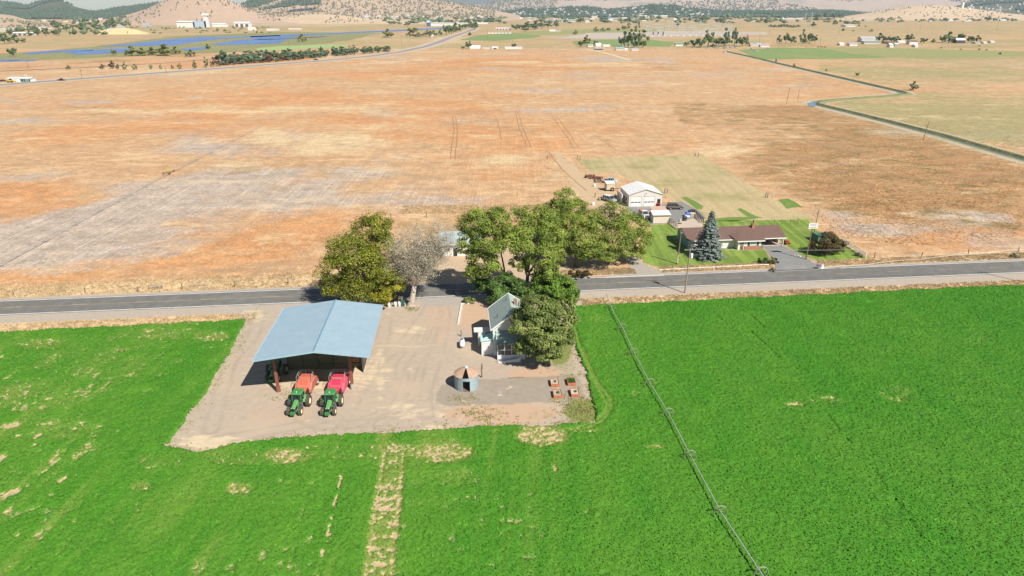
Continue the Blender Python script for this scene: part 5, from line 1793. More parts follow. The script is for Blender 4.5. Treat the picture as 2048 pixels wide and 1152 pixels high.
def shop():
    t = thing('workshop', 'white metal workshop with two overhead doors and a low gable roof', 'workshop', at(1257, 413.5), radians(5.7))
    W, D, ze, zr = 9.9, 10.0, 3.6, 5.15
    gable_house(t, W, D, ze, zr, METAL_W, BEIGE, .15, .1, 'y', TRIM_T)
    DOOR = mat('door_panel', (.74, .72, .68), (.70, .68, .64), .6, .55, wave=('Z', 6, .3))
    for x in (.55, 4.55):
        d = MB().box(x, x + 3.1, -.07, -.004, 0, 2.95).build('overhead_door', DOOR, t)
        MB().box(x - .08, x + 3.2, -.10, -.004, 2.96, 3.06).build('door_header', TRIM_T, d)
        MB().box(x + 3.11, x + 3.2, -.10, -.004, 0, 2.95).build('door_jamb', TRIM_T, d)
        for k in range(3):
            MB().box(x + .12 + k * 1.0, x + .94 + k * 1.0, -.085, -.072, 1.15, 1.45).build('pane', PANE, d)
    MB().box(8.55, 9.45, -.06, -.004, 0, 2.1).build('door', mat('open_doorway', (.04, .035, .03), rough=.9), t)
    MB().tube([(4.95, -.1, 3.95), (4.95, -.35, 4.05), (4.95, -.4, 3.8)], [.05, .05, .14], 8).build('lamp', DARK_STEEL, t)
    for y in (2.2, 4.8):
        w = MB().box(-.06, -.004, y, y + 1.1, 1.2, 2.1).build('window', WHITE, t)
        MB().box(-.075, -.063, y + .08, y + 1.02, 1.28, 2.02).build('pane', PANE, w)
    w = MB().box(-1.3, -1.0, 3.4, 8.8, 0, 2.9).build('side_panel', BEIGE, t)


shop()


def mono_shed(name, label, loc, rz, W, D, zf, zb, wall_m, roof_m, trim_m, cat='shed'):
    t = thing(name, label, cat, loc, rz)
    MB().prism([(0, 0), (D, 0), (D, zb), (0, zf)], 'x', 0, W).build('wall', wall_m, t)
    MB().slab([(-.2, -.25, zf + .07), (W + .2, -.25, zf + .07), (W + .2, D + .2, zb + .12), (-.2, D + .2, zb + .12)], .1).build('roof', roof_m, t)
    MB().box(-.2, W + .2, -.30, -.252, zf - .12, zf + .08).build('fascia', trim_m, t)
    return t


mono_shed('garden_shed', 'cream garden shed with a white single pitch roof beside the lawn', at(1306, 446.5), radians(5), 4.6, 2.6, 2.25, 2.7, CREAM, METAL_W, TRIM_T)
t = mono_shed('storage_shed', 'low shed with a pinkish brown roof directly behind the cream garden shed', at(1304, 434), radians(5), 4.0, 2.2, 1.7, 2.3, mat('brown_wall', (.25, .17, .13), rough=.8), mat('pink_brown_roof', (.42, .27, .20), (.48, .33, .25), 1.2, .8), TRIM_T)

t = thing('bungalow', 'white bungalow with a blue-grey metal roof half hidden behind the elms', 'house', at(884, 513), radians(6))
gable_house(t, 9.0, 7.0, 3.3, 5.0, mat('blue_grey_roof', (.30, .38, .42), (.35, .43, .47), .6, .55, wave=('X', 4, .3)), STUCCO, .5, .12, 'x')
window(t, 1.0, 2.0, 1.2, 2.4, 0)
MB().box(2.7, 3.6, -.06, -.003, 0, 2.1).build('door', BLACK, t)


# ------------------------------------------------------------------ vehicles
def vehicle(name, label, cat, loc, rz, body_m, L=4.7, Wd=1.85, kind='suv', roof_m=None, low_m=None):
    """nose towards +x"""
    t = thing(name, label, cat, loc, rz)
    h = Wd / 2
    low = [(-L / 2, .45), (-L / 2, .95), (-L / 2 + .1, 1.08), (L / 2 - 1.2, 1.08), (L / 2 - .25, .95), (L / 2, .75), (L / 2, .42)]
    MB().prism(low, 'y', -h, h).build('body', body_m, t, bevel=.07)
    if kind == 'suv':
        cab = [(-L / 2 + .05, -L / 2 + .30, -.25, .85 * L / 4 + .25)]
        x0, x1, x2, x3 = -L / 2 + .06, -L / 2 + .38, .35, 1.15
    elif kind == 'pickup':
        x0, x1, x2, x3 = -.75, -.6, .45, 1.05
    else:
        x0, x1, x2, x3 = -L / 2 + .7, -L / 2 + 1.35, .2, .95
    zt = 1.78 if kind != 'sedan' else 1.45
    MB().loft([[(x0, -h + .06, 1.07), (x3, -h + .06, 1.07), (x3, h - .06, 1.07), (x0, h - .06, 1.07)],
               [(x1, -h + .2, zt), (x2, -h + .2, zt), (x2, h - .2, zt), (x1, h - .2, zt)]]).build('cabin_glass', GLASS, t)
    MB().box(x1 - .08, x2 + .08, -h + .16, h - .16, zt, zt + .07).build('cabin_roof', roof_m or body_m, t, bevel=.03)
    for sy in (-1, 1):
        p = MB()
        for xb, xt in ((x0 + .02, x1), (x3 - .02, x2), ((x0 + x3) / 2, (x1 + x2) / 2)) + ((((x0 * 2 + x3) / 3 - .25, (x1 * 2 + x2) / 3 - .2),) if kind == 'suv' else ()):
            p.bar((xb, sy * (h - .055), 1.06), (xt, sy * (h - .195), zt + .02), .10)
        p.build('pillar', body_m, t)
        for x in (-L / 2 + .85, L / 2 - .9):
            w = MB().lathe([(.2, -.12), (.36, -.12), (.36, .12), (.2, .12), (.2, -.12)], 20, 'x').build('wheel', BLACK, t, (x, sy * (h - .10), .36), radians(90))
            MB().lathe([(0, -.10), (.21, -.10), (.21, .10), (0, .10)], 14, 'x').build('rim', GALV, w)
        MB().box(L / 2 - .06, L / 2 + .02, sy * (h - .35) - .15, sy * (h - .35) + .15, .70, .82).build('headlight', WHITE, t)
    if kind == 'pickup':
        MB().box(-L / 2 + .1, -.85, -h + .12, h - .12, 1.082, 1.09).build('bed_liner', BLACK, t)
    return t


CAR_GR = mat('bronze_grey_paint', (.20, .17, .145), (.17, .145, .125), .8, .3, metal=.4)
CAR_SILV = mat('silver_paint', (.42, .44, .45), (.38, .40, .41), .8, .35, metal=.3)
CAR_WH = mat('white_car_paint', (.74, .73, .71), rough=.35)
vehicle('suv', 'bronze grey suv parked side on in front of the workshop', 'car', at(1350, 418), radians(2), CAR_GR)
vehicle('suv', 'silver suv with white roof parked by the left wall of the workshop', 'car', at(1219, 403), radians(-50), CAR_SILV, roof_m=CAR_WH)
t = vehicle('pickup_truck', 'white pickup with an orange load, half hidden by the elm beside the cream shed', 'truck', at(1288, 434), radians(-80), CAR_WH, kind='pickup', L=5.2)
ld_ = MB().box(-.8, .8, -.7, .7, 0, .55).build('load', mat('orange_tarp', (.55, .18, .08), (.5, .15, .06), 2, .8), loc=tuple(at(1288, 434) + Vector((-.3, 1.6, 1.1))), rz=radians(10), bevel=.1)
tag(ld_, 'orange tarp load in the bed of the half hidden white pickup', 'tarp')
vehicle('old_pickup', 'old pale teal pickup cab standing behind the cream box trailer', 'truck', at(1221, 366), radians(-20), mat('pale_teal_paint', (.40, .55, .55), rough=.5), kind='pickup', L=4.4)

t = thing('box_trailer', 'small cream box trailer with big dark tyres left of the workshop', 'trailer', at(1213, 383), radians(12))
MB().box(0, 2.7, 0, 2.0, .5, 2.5).build('box', mat('cream_box', (.56, .45, .31), (.50, .40, .27), 1, .7), t)
MB().slab([(-.15, -.15, 2.55), (2.85, -.15, 2.55), (2.85, 2.2, 2.85), (-.15, 2.2, 2.85)], .08).build('roof', METAL_W, t)
MB().box(2.702, 2.74, .3, 1.7, .6, 2.3).build('door', DARK_STEEL, t)
for y in (-.1, 2.1):
    w = MB().lathe([(.25, -.15), (.62, -.15), (.62, .15), (.25, .15), (.25, -.15)], 18, 'x').build('wheel', BLACK, t, (1.9, y, .62), radians(90))
    MB().lathe([(0, -.1), (.26, -.1), (.26, .1), (0, .1)], 12, 'x').build('rim', GALV, w)
MB().tube([(2.7, 1, .6), (4.6, 1, .5)], .07, 6).build('tongue', DARK_STEEL, t)


def implement(label, p, rz, L, n, m2):
    t = thing('farm_implement', label, 'farm machinery', p, rz, 'rusty implements behind the workshop')
    f = MB()
    f.box(-L / 2, L / 2, -.08, .08, .7, .85).box(-L / 2, L / 2, .9, 1.05, .7, .85).box(-.1, .1, -2.2, -.085, .65, .8)
    for k in range(n):
        x = -L / 2 + .1 + (L - .2) * k / (n - 1)
        f.tube([(x, .1, .8), (x, .5, 1.2), (x, .2, .3), (x, -.1, 0.02)], .05, 5)
    f.build('frame', RUSTM, t)
    for sx in (-1, 1):
        MB().lathe([(.3, -.12), (.5, -.12), (.5, .12), (.3, .12), (.3, -.12)], 16, 'x', (sx * (L / 2 + .25), .5, .5)).build('wheel', m2, t)
    MB().lathe([(0, -L / 2 + .2), (.38, -L / 2 + .2), (.38, L / 2 - .2), (0, L / 2 - .2)], 10, 'x', (0, 1.4, .4)).build('roller', RUSTM, t)


implement('dark rusty tined implement, farthest of the row behind the workshop', at(1181, 356), radians(20), 2.8, 5, BLACK)
implement('red-brown rusty implement in the middle of the row behind the workshop', at(1192, 359), radians(-15), 3.6, 7, RUSTM)
implement('small rusty implement with a pale wheel, nearest of the row behind the workshop', at(1199, 365), radians(40), 2.0, 4, GALV)
implement('dark motorised implement parked behind the silver suv', at(1206, 401), radians(30), 1.6, 4, GALV)

for (px, py), lab, c in (((1189, 373), 'small white tank on the dirt left of the cream box trailer', WHITE), ((1186, 410), 'white bucket at the edge of the dirt track by the elms', WHITE), ((1195, 424), 'pale drum on the dirt track above the elms', GALV)):
    t = thing('barrel', lab, 'barrel', at(px, py))
    MB().lathe([(0, 0), (.4, 0), (.42, .1), (.42, .8), (.36, .9), (0, .92)], 14).build('drum', c, t, smooth=True)
    MB().lathe([(0, .99), (.1, .99), (.1, .92)], 10).build('cap', BLACK, t)

t = thing('wheelbarrow', 'red wheelbarrow by the right garage door of the workshop', 'wheelbarrow', at(1317, 412.5), radians(-60))
REDM = mat('red_tray', (.55, .03, .03), rough=.5)
MB().loft([[(-.35, -.3, .45), (.35, -.25, .45), (.35, .25, .45), (-.35, .3, .45)], [(-.6, -.5, .85), (.65, -.42, .85), (.65, .42, .85), (-.6, .5, .85)]]).build('tray', REDM, t)
MB().lathe([(0, -.05), (.22, -.05), (.22, .05), (0, .05)], 14, 'x').build('wheel', BLACK, t, (.85, 0, .22), radians(90))
for sy in (-1, 1):
    MB().tube([(.85, sy * .1, .25), (0, sy * .3, .42), (-1.0, sy * .32, .65)], .03, 5).tube([(-.35, sy * .28, .42), (-.45, sy * .3, .0)], .03, 5).build('handle', POLEW, t)
t = thing('riding_mower', 'red lawn mower on the grass right of the asphalt drive', 'mower', at(1571, 488), radians(20))
MB().box(-.5, .35, -.4, .4, .25, .6).build('deck', REDM, t, bevel=.08)
MB().box(.3, .95, -.28, .28, .3, .85).build('hood', REDM, t, bevel=.1)
MB().box(-.45, -.1, -.25, .25, .6, .75).box(-.5, -.42, -.25, .25, .75, 1.1).build('seat', BLACK, t)
for x, r in ((-.4, .3), (.75, .2)):
    for y in (-.45, .45):
        MB().lathe([(0, -.1), (r, -.1), (r, .1), (0, .1)], 12, 'x').build('wheel', BLACK, t, (x, y, r), radians(90))
MB().tube([(.25, 0, .8), (.05, 0, 1.05)], .03, 5).build('steering_column', BLACK, t)

BLUE = mat('blue_tarp', (.07, .17, .46), (.05, .13, .38), 3, .6)
t = thing('covered_crate', 'white crate under a blue tarp on the yard beside the black rail fence', 'crate', at(1375, 433), radians(8))
MB().box(-.9, .9, -.7, .7, 0, .8).build('crate', WHITE, t)
MB().loft([[(-.8, -.78, .62), (.95, -.76, .5), (.97, .75, .55), (-.85, .74, .7)], [(-.7, -.72, .95), (.85, -.7, .90), (.8, .7, 1.05), (-.7, .68, .98)], [(-.4, -.4, 1.25), (.5, -.35, 1.15), (.45, .4, 1.3), (-.35, .4, 1.28)]]).build('tarp', BLUE, t, bevel=.06)
t = thing('timber_crate', 'tan timber crate right of the blue tarped crate', 'crate', at(1384, 433), radians(8))
mb = MB()
for k in range(4):
    mb.box(-.7, .8, -.66, -.60, k * .25, k * .25 + .22)
mb.box(-.7, .8, -.595, .7, 0, .95)
mb.build('box', mat('tan_timber', (.52, .40, .26), (.45, .34, .22), 3, .8), t)
MB().box(-.75, .85, -.7, .75, .955, 1.02).build('lid', mat('pale_lid', (.60, .52, .42), rough=.8), t)
t = thing('motorbike', 'dark quad bike parked behind the blue tarped crate', 'quad bike', at(1383, 425), radians(10))
MB().box(-.8, .8, -.25, .25, .5, .8).box(-.35, .45, -.2, .2, .8, 1.0).build('body', DARK_STEEL, t, bevel=.08)
MB().tube([(.5, -.4, 1.15), (.55, 0, 1.1), (.5, .4, 1.15)], .03, 5).build('handlebar', GALV, t)
for x in (-.6, .65):
    for y in (-.42, .42):
        MB().lathe([(0, -.12), (.3, -.12), (.3, .12), (0, .12)], 12, 'x').build('wheel', BLACK, t, (x, y, .3), radians(90))
# patio table and chairs
t = thing('patio_table', 'round patio table on the concrete behind the rail fence', 'table', at(1363, 448))
MB().lathe([(0, .70), (.6, .70), (.6, .74), (0, .74)], 18).build('tabletop', mat('pale_table', (.55, .48, .38), rough=.6), t)
MB().tube([(0, 0, 0), (0, 0, .7)], .05, 6).lathe([(0, 0), (.35, 0), (.05, .06)], 12).build('pedestal', GALV, t)
pc = thing('patio_chair', 'pale patio chair left of the round patio table', 'chair', at(1360, 444), radians(200))
MB().box(-.25, .25, -.25, .25, .40, .45).build('seat', mat('sea_chair', (.42, .55, .50), rough=.6), pc)
MB().box(-.25, .25, .25, .29, .40, .95).build('backrest', mat('sea_chair', (.42, .55, .50)), pc)
for x in (-.22, .22):
    for y in (-.22, .22):
        MB().box(x - .02, x + .02, y - .02, y + .02, 0, .40).build('leg', GALV, pc)
t = thing('barbecue', 'dark covered barbecue behind the patio table', 'barbecue', at(1369, 441.5), radians(15))
MB().prism([(-.4, .7), (.4, .7), (.4, .95), (.2, 1.2), (-.2, 1.2), (-.4, .95)], 'x', -.6, .6).build('hood', BLACK, t, bevel=.04)
MB().box(-.5, .5, -.3, .3, .1, .7).build('cabinet', DARK_STEEL, t)


# ------------------------------------------------------------------ fences
def rail_fence(name, label, p0, p1, n, h, rails, m, pw=.12, end_gap=0):
    A, B = Vector(p0), Vector(p1)
    t = thing(name, label, 'fence', A, 0)
    d = B - A
    for k in range(n):
        q = d * (k / (n - 1))
        MB().box(q.x - pw / 2, q.x + pw / 2, q.y - pw / 2, q.y + pw / 2, 0, h * random.uniform(.97, 1.05)).build('post', m, t)
    side = Vector((-d.y, d.x, 0)).normalized() * (pw * .5 + .03)
    for r in rails:
        mb = MB()
        a, b = side + Vector((0, 0, r * h)), d + side + Vector((0, 0, r * h))
        nn = Vector((-d.y, d.x, 0)).normalized() * .025
        mb.loft([[tuple(a - nn - Vector((0, 0, .07))), tuple(a + nn - Vector((0, 0, .07))), tuple(a + nn + Vector((0, 0, .07))), tuple(a - nn + Vector((0, 0, .07)))],
                 [tuple(b - nn - Vector((0, 0, .07))), tuple(b + nn - Vector((0, 0, .07))), tuple(b + nn + Vector((0, 0, .07))), tuple(b - nn + Vector((0, 0, .07)))]])
        mb.build('rail', m, t)
    return t


GREYW = mat('grey_rail', (.40, .35, .30), (.33, .29, .25), 3, .85)
rail_fence('rail_fence', 'white post and rail fence along the lawn behind the plum bush', at(1684, 485), at(1731, 517), 6, 1.35, (.35, .62, .9), WHITE)
rail_fence('rail_fence', 'tan rail fence between the cream garden shed and the patio', at(1339, 446), at(1354, 458.5), 5, 1.5, (.25, .5, .72, .95), GREYW)
rail_fence('rail_fence', 'black post fence between the patio and the paddock', at(1389, 430), at(1406, 447), 7, 1.6, (.6, .92), DARK_STEEL, .2)
# green netting pen
t = thing('chicken_pen', 'green netting pen behind the plum bush', 'pen', at(1635, 486), radians(6))
NET = mat('green_netting', (.07, .17, .11), (.10, .21, .14), 8, .9)
MB().box(0, .04, 0, 3.2, .1, 1.8).build('side_netting', NET, t)
MB().box(.045, 2.6, 0, .04, .1, 1.8).build('front_netting', NET, t)
MB().box(0, 2.6, .05, 3.2, 1.8, 1.84).build('top_netting', NET, t)
for x in (.02, 2.6):
    for y in (-.03, 3.23):
        MB().tube([(x, y, 0), (x, y, 1.95)], .04, 6).build('post', GREYW, t)
pw = bpy.data.objects.new('tmp', None)
# white edging board along the lawn
mb = MB()
A, B = at(1318, 541), at(1537, 530)
dd = (B - A)
n_ = 9
for k in range(n_):
    a, b = A + dd * (k / n_), A + dd * ((k + .985) / n_)
    jx = random.uniform(-.08, .08)
    mb.tube([a - A + Vector((0, jx, .14)), b - A + Vector((0, -jx, .14))], .13, 8)
o = mb.build('lawn_border', mat('white_border', (.72, .68, .60), (.64, .60, .52), 2, .7), loc=A)
tag(o, 'long white border pipe along the road side of the lawn', 'border')
mb = MB()
A, B = at(1642, 541), at(2060, 501)
pts = [(A.lerp(B, k / 24) - A) + Vector((0, random.uniform(-.12, .12), .55 + .12 * sin(k))) for k in range(25)]
mb.tube(pts, .05, 6)
for k in range(0, 25, 3):
    mb.tube([Vector((pts[k].x, pts[k].y, 0)), pts[k]], .035, 5)
o = mb.build('guard_cable', mat('pale_cable', (.66, .58, .48), rough=.6), loc=A)
tag(o, 'pale raised pipe running along the road verge right of the drive', 'pipe')

# fence posts
FP_LIST = [((171, 586), 'wooden fence post left of the gate on the left verge', 1.25), ((276, 585), 'wooden fence post beside the low gate on the left verge', 1.35), ((365, 579.5), 'wooden fence post right of the low gate on the left verge', 1.4),
           ((469, 575), 'lone wooden fence post midway along the left verge', 1.35), ((577, 567.5), 'fence post nearest the cottonwood on the left verge', 1.2), ((28, 591), 'leaning fence post at the far left of the verge', 1.0),
           ((1748, 516), 'dark fence post at the end of the white rail fence', 1.4), ((1843, 513), 'thin fence post in the far verge, second right of the white rail fence', 1.1), ((1936, 509), 'stout dark leaning fence post in the far verge on the right', 1.4), ((2036, 504), 'dark fence post at the far right edge of the verge', 1.2)]
for (px, py), lab, h in FP_LIST:
    t = thing('fence_post', lab, 'fence post', at(px, py), 0, 'fence posts along the county road')
    a = random.uniform(-.12, .12)
    MB().tube([(0, 0, -.1), (a * .5, 0, h * .5), (a, .03, h)], [.11, .10, .09], 8).build('stem', POLEW, t)
    MB().lathe([(0, .0), (.09, .0), (.07, .05), (0, .06)], 8, c=(a, .03, h)).build('cap', POLEG, t)
for i, (px, py) in enumerate([(762, 438), (782, 437), (853, 435), (929, 433), (998, 431), (1095, 318), (1155, 317), (1160, 320), (1329, 386), (1334, 387), (1531, 395), (1535, 396), (1390, 313), (1397, 313), (1230, 397), (1190, 395), (1548, 449), (1563, 449), (1580, 449), (1595, 447)]):
    labs = 'dark fence post along the dirt yard behind the elms' if i < 5 else 'dark corner post of the mown paddock fence' if i < 14 else 'gate post on the dirt left of the workshop' if i < 16 else 'thin post of the wire fence behind the ranch carport'
    grp = 'field fence posts behind the elms' if i < 5 else 'paddock corner posts' if i < 14 else 'gate posts left of the workshop' if i < 16 else 'wire fence posts behind the carport'
    p = at(px, py)
    o = MB().tube([(0, 0, -.1), (random.uniform(-.06, .06), 0, 1.5)], .13 if i < 16 else .07, 6).build('fence_post', POLEW, loc=p)
    tag(o, labs, 'fence post', grp)
g = rail_fence('field_gate', 'low broken wooden gate lying open on the left verge', at(298, 579), at(325, 578), 2, 1.0, (.5, .85), POLEG, .12)
o = MB().tube([(0, 0, .3), (4.2, .25, .5)], .09, 6).build('loose_rail', GREYW, loc=at(376, 573))
tag(o, 'pale loose rail resting on the grass right of the field gate', 'rail')


# ------------------------------------------------------------------ utility poles
def pole(label, base, h, lean=(0, 0), r=.15, m=POLEW, arms=(), transformer=False, band=False, group='utility poles along the road'):
    t = thing('utility_pole', label, 'utility pole', base, TH, group)
    top = Vector((lean[0], lean[1], h))
    MB().tube([(0, 0, -.1), top * .5, top], [r, r * .85, r * .65], 9).build('post', m, t)
    for z, L in arms:
        q = top * (z / h)
        a = MB().box(q.x - L / 2, q.x + L / 2, q.y - .16, q.y - .05, z - .06, z + .06).build('crossarm', m, t)
        for x in (-L / 2 + .1, 0, L / 2 - .1):
            MB().lathe([(0, 0), (.05, 0), (.07, .08), (.04, .16), (0, .18)], 8, c=(q.x + x, q.y - .1, z + .06)).build('insulator', GALV, a)
    if transformer:
        q = top * .87
        MB().lathe([(0, -.5), (.27, -.5), (.29, -.4), (.29, .4), (.25, .5), (0, .52)], 14, c=(q.x + .42, q.y - .05, q.z - .3)).build('transformer', WHITE, t, smooth=True)
        MB().box(q.x + .1, q.x + .2, q.y - .1, q.y, q.z - .5, q.z - .1).build('bracket', GALV, t)
    if band:
        MB().lathe([(r * 1.03, .3), (r * 1.0, 2.2)], 10, c=(lean[0] * .1, 0, 0)).build('band', mat('pole_band', (.62, .56, .48), rough=.8), t)
    return t


pA = at(1369.5, 586)
pole('grey utility pole with white transformer in the near verge by the green field', pA, 9.6, (.2, 0), .16, POLEG, ((9.35, 2.4),), True)
pole('brown pole with a pale band at its foot on the lawn, left of the spruce', at(1354, 528), 7.6, (.25, 0), .17, POLEW, ((7.3, .5),), False, True, 'single poles on the lawns')
pole('tall thin brown pole on the grass behind the netting pen', at(1625.5, 477.5), 7.6, (.35, .1), .10, POLEW, (), False, False, 'single poles on the lawns')
pole('slim grey pole in front of the dark elms across the road', at(1140.5, 533), 7.2, (.1, 0), .12, POLEG, (), False, False, 'single poles on the lawns')
pF = at(2062, 568)
pole('utility pole at the right edge of the picture whose shadow crosses the road', pF, 9.6, (0, 0), .16, POLEG, ((9.3, 2.4),))
pole('distant utility pole in the field beside the first canal bend', at(1573, 208), 9.5, (.5, 0), .16, POLEW, ((9.2, 2.4),), False, False, 'poles along the canal')
pole('distant thin pole just right of the crossarmed pole at the canal bend', at(1595, 203), 7.5, (0, 0), .13, POLEW, (), False, False, 'poles along the canal')
pole('distant pole standing in the near canal bank on the right', at(1846, 280), 8.2, (1.0, 0), .16, POLEW, (), False, False, 'poles along the canal')
# wires between the roadside poles
def wire(label, a, b, sag=.7):
    a, b = Vector(a), Vector(b)
    pts = []
    for k in range(21):
        u = k / 20
        p = a.lerp(b, u) - a
        p.z -= sag * 4 * u * (1 - u)
        pts.append(p)
    o = MB().tube(pts, .016, 4).build('overhead_wire', mat('wire', (.30, .29, .28), rough=.5), loc=a)
    tag(o, label, 'wire', 'overhead wires along the road')


for x in (-1.1, 1.1):
    off = EX * x
    wire('thin overhead wire between the transformer pole and the pole at the right edge', pA + off + Vector((.2, -.1, 9.55)), pF + off + Vector((0, -.1, 9.5)), .9)

# sign board on its pole
t = thing('sign_board', 'white signboard with three dark text lines high on a brown pole by the drive', 'sign', at(1611.5, 519), radians(4))
MB().tube([(0, 0, -.1), (.12, 0, 3.5), (.32, 0, 7.7)], [.15, .13, .11], 8).build('pole', POLEW, t)
bd = MB()
bd.box(-.75, 1.25, -.22, -.10, 7.55, 8.75)
bd.build('board', WHITE, t)
for k, (a, b) in enumerate(((-.50, 1.05), (-.35, 1.0), (-.55, 1.1))):
    ln = MB()
    x = a
    while x < b:
        L = random.uniform(.10, .28)
        ln.box(x, min(x + L, b), -.235, -.2205, 8.48 - k * .34, 8.60 - k * .34)
        x += L + .05
    ln.build('text_line', mat('sign_grey', (.20, .20, .21), rough=.6), t)
MB().box(1.255, 1.40, -.24, -.08, 7.5, 8.8).build('edge', WHITE, t)

t = thing('mailbox', 'mailbox stand with a white paper and blue box by the road at the drive mouth', 'mailbox', at(1640, 537), radians(6))
MB().box(-.9, -.78, -.06, .06, 0, 1.2).build('post', OLD_WOOD, t)
MB().prism([(-.2, .55), (.2, .55), (.2, .85), (.1, .98), (-.1, .98), (-.2, .85)], 'x', -.7, .1).build('box', mat('navy_box', (.10, .10, .28), rough=.5), t)
MB().prism([(.15, 0), (.85, 0), (.5, 1.3)], 'y', -.05, .05).build('paper', WHITE, t)
STONE = mat('pale_stone', (.52, .46, .40), (.40, .35, .30), 4, .9, bump=.4)
for (px, py), lab, s in (((1594, 512), 'grey boulder pile beside the asphalt drive under the signboard', .9), ((1626, 524), 'pale flat stone between the sign pole and the mailbox', .8), ((1545, 489), 'pale stone at the corner of the flowerbed by the drive', .5), ((1560, 478), 'light stone slab on the grass right of the carport', .9)):
    mb = MB()
    for k in range(5):
        c = Vector((random.uniform(-1, 1) * s, random.uniform(-.5, .5) * s, 0))
        r = s * random.uniform(.25, .45)
        mb.lathe([(r * .9, -.05), (r * 1.05, r * .25), (r * .8, r * .55), (0, r * .7)], 7, c=c, a0=random.random(), a1=random.random() * .01 + 2 * pi + 0)
    o = mb.build('rock_pile' if s > .6 else 'rock', STONE, loc=at(px, py))
    tag(o, lab, 'rocks')
t = thing('garden_cart', 'turquoise hose cart at the edge of the asphalt drive', 'garden cart', at(1523, 496), radians(30))
TQ = mat('turquoise_plastic', (.20, .55, .50), rough=.5)
MB().lathe([(0, -.25), (.35, -.25), (.35, -.2), (.15, -.2), (.15, .2), (.35, .2), (.35, .25), (0, .25)], 14, 'x', (0, 0, .42)).build('reel', TQ, t)
MB().tube([(-.35, .2, .1), (-.35, -.3, .9), (.35, -.3, .9), (.35, .2, .1)], .03, 5).build('frame', TQ, t)
for (px, py), lab in (((1541, 484), 'dark garden pots left of the carport opening'), ((1516, 486), 'dark pots under the front wing corner of the ranch house')):
    t = thing('plant_pot', lab, 'plant pots', at(px, py))
    MB().lathe([(0, 0), (.3, 0), (.42, .6), (0, .6)], 12).build('pot', STONE, t)
    C = rng.normal(0, .3, (90, 3)) + np.array([0, 0, .95])
    V, Q, T = leaf_quads(C, rng.normal(size=(90, 3)), .12, rng.uniform(0, 1, 90))
    np_mesh('plants', V, Q, LEAF_PLUM, {'tint': ('FACE', T)}, t)
bpy.data.objects.remove(pw)

# far wheel line in the bare field with its mover
WL2 = [at(-60, 560, .9), at(0, 527, .9), at(90, 478, .9), at(200, 418, .9), at(290, 370, .9), at(338, 344, .9), at(420, 303, .9), at(520, 252, .9)]
pts = [(p.x, p.y) for p in WL2]
seg = []
for i in range(len(WL2) - 1):
    a, b = WL2[i], WL2[i + 1]
    n = max(1, int((b - a).length / 12))
    seg += [tuple(a.lerp(b, k / n)) for k in range(n)]
wl2 = wheel_line('wheel_line', 'thin dark wheel line sprinkler crossing the bare field on the left', pts, seg, r=.7, z=.85, spoke=4, thin=.09)
t = thing('line_mover', 'yellow motor mover standing on the wheel line in the bare field', 'irrigation mover', at(338, 347), radians(95))
MB().box(-.6, .6, -.5, .5, .7, 1.5).build('engine', mat('yellow_paint', (.62, .45, .08), rough=.5), t, bevel=.06)
MB().box(-2.4, 2.4, -.9, -.78, .5, .62).box(-2.4, 2.4, .78, .9, .5, .62).box(-.06, .06, -.77, .77, .5, .62).build('frame', RUSTM, t)
for x in (-2.1, 2.1):
    for y in (-1.05, 1.05):
        MB().lathe([(.4, -.06), (.55, -.06), (.55, .06), (.4, .06), (.4, -.06)], 14, 'x').build('wheel', RUSTM, t, (x, y, .55), radians(90))
# ================================================================== FAR VALLEY
def dist_y(py):
    return at(1024, py).y


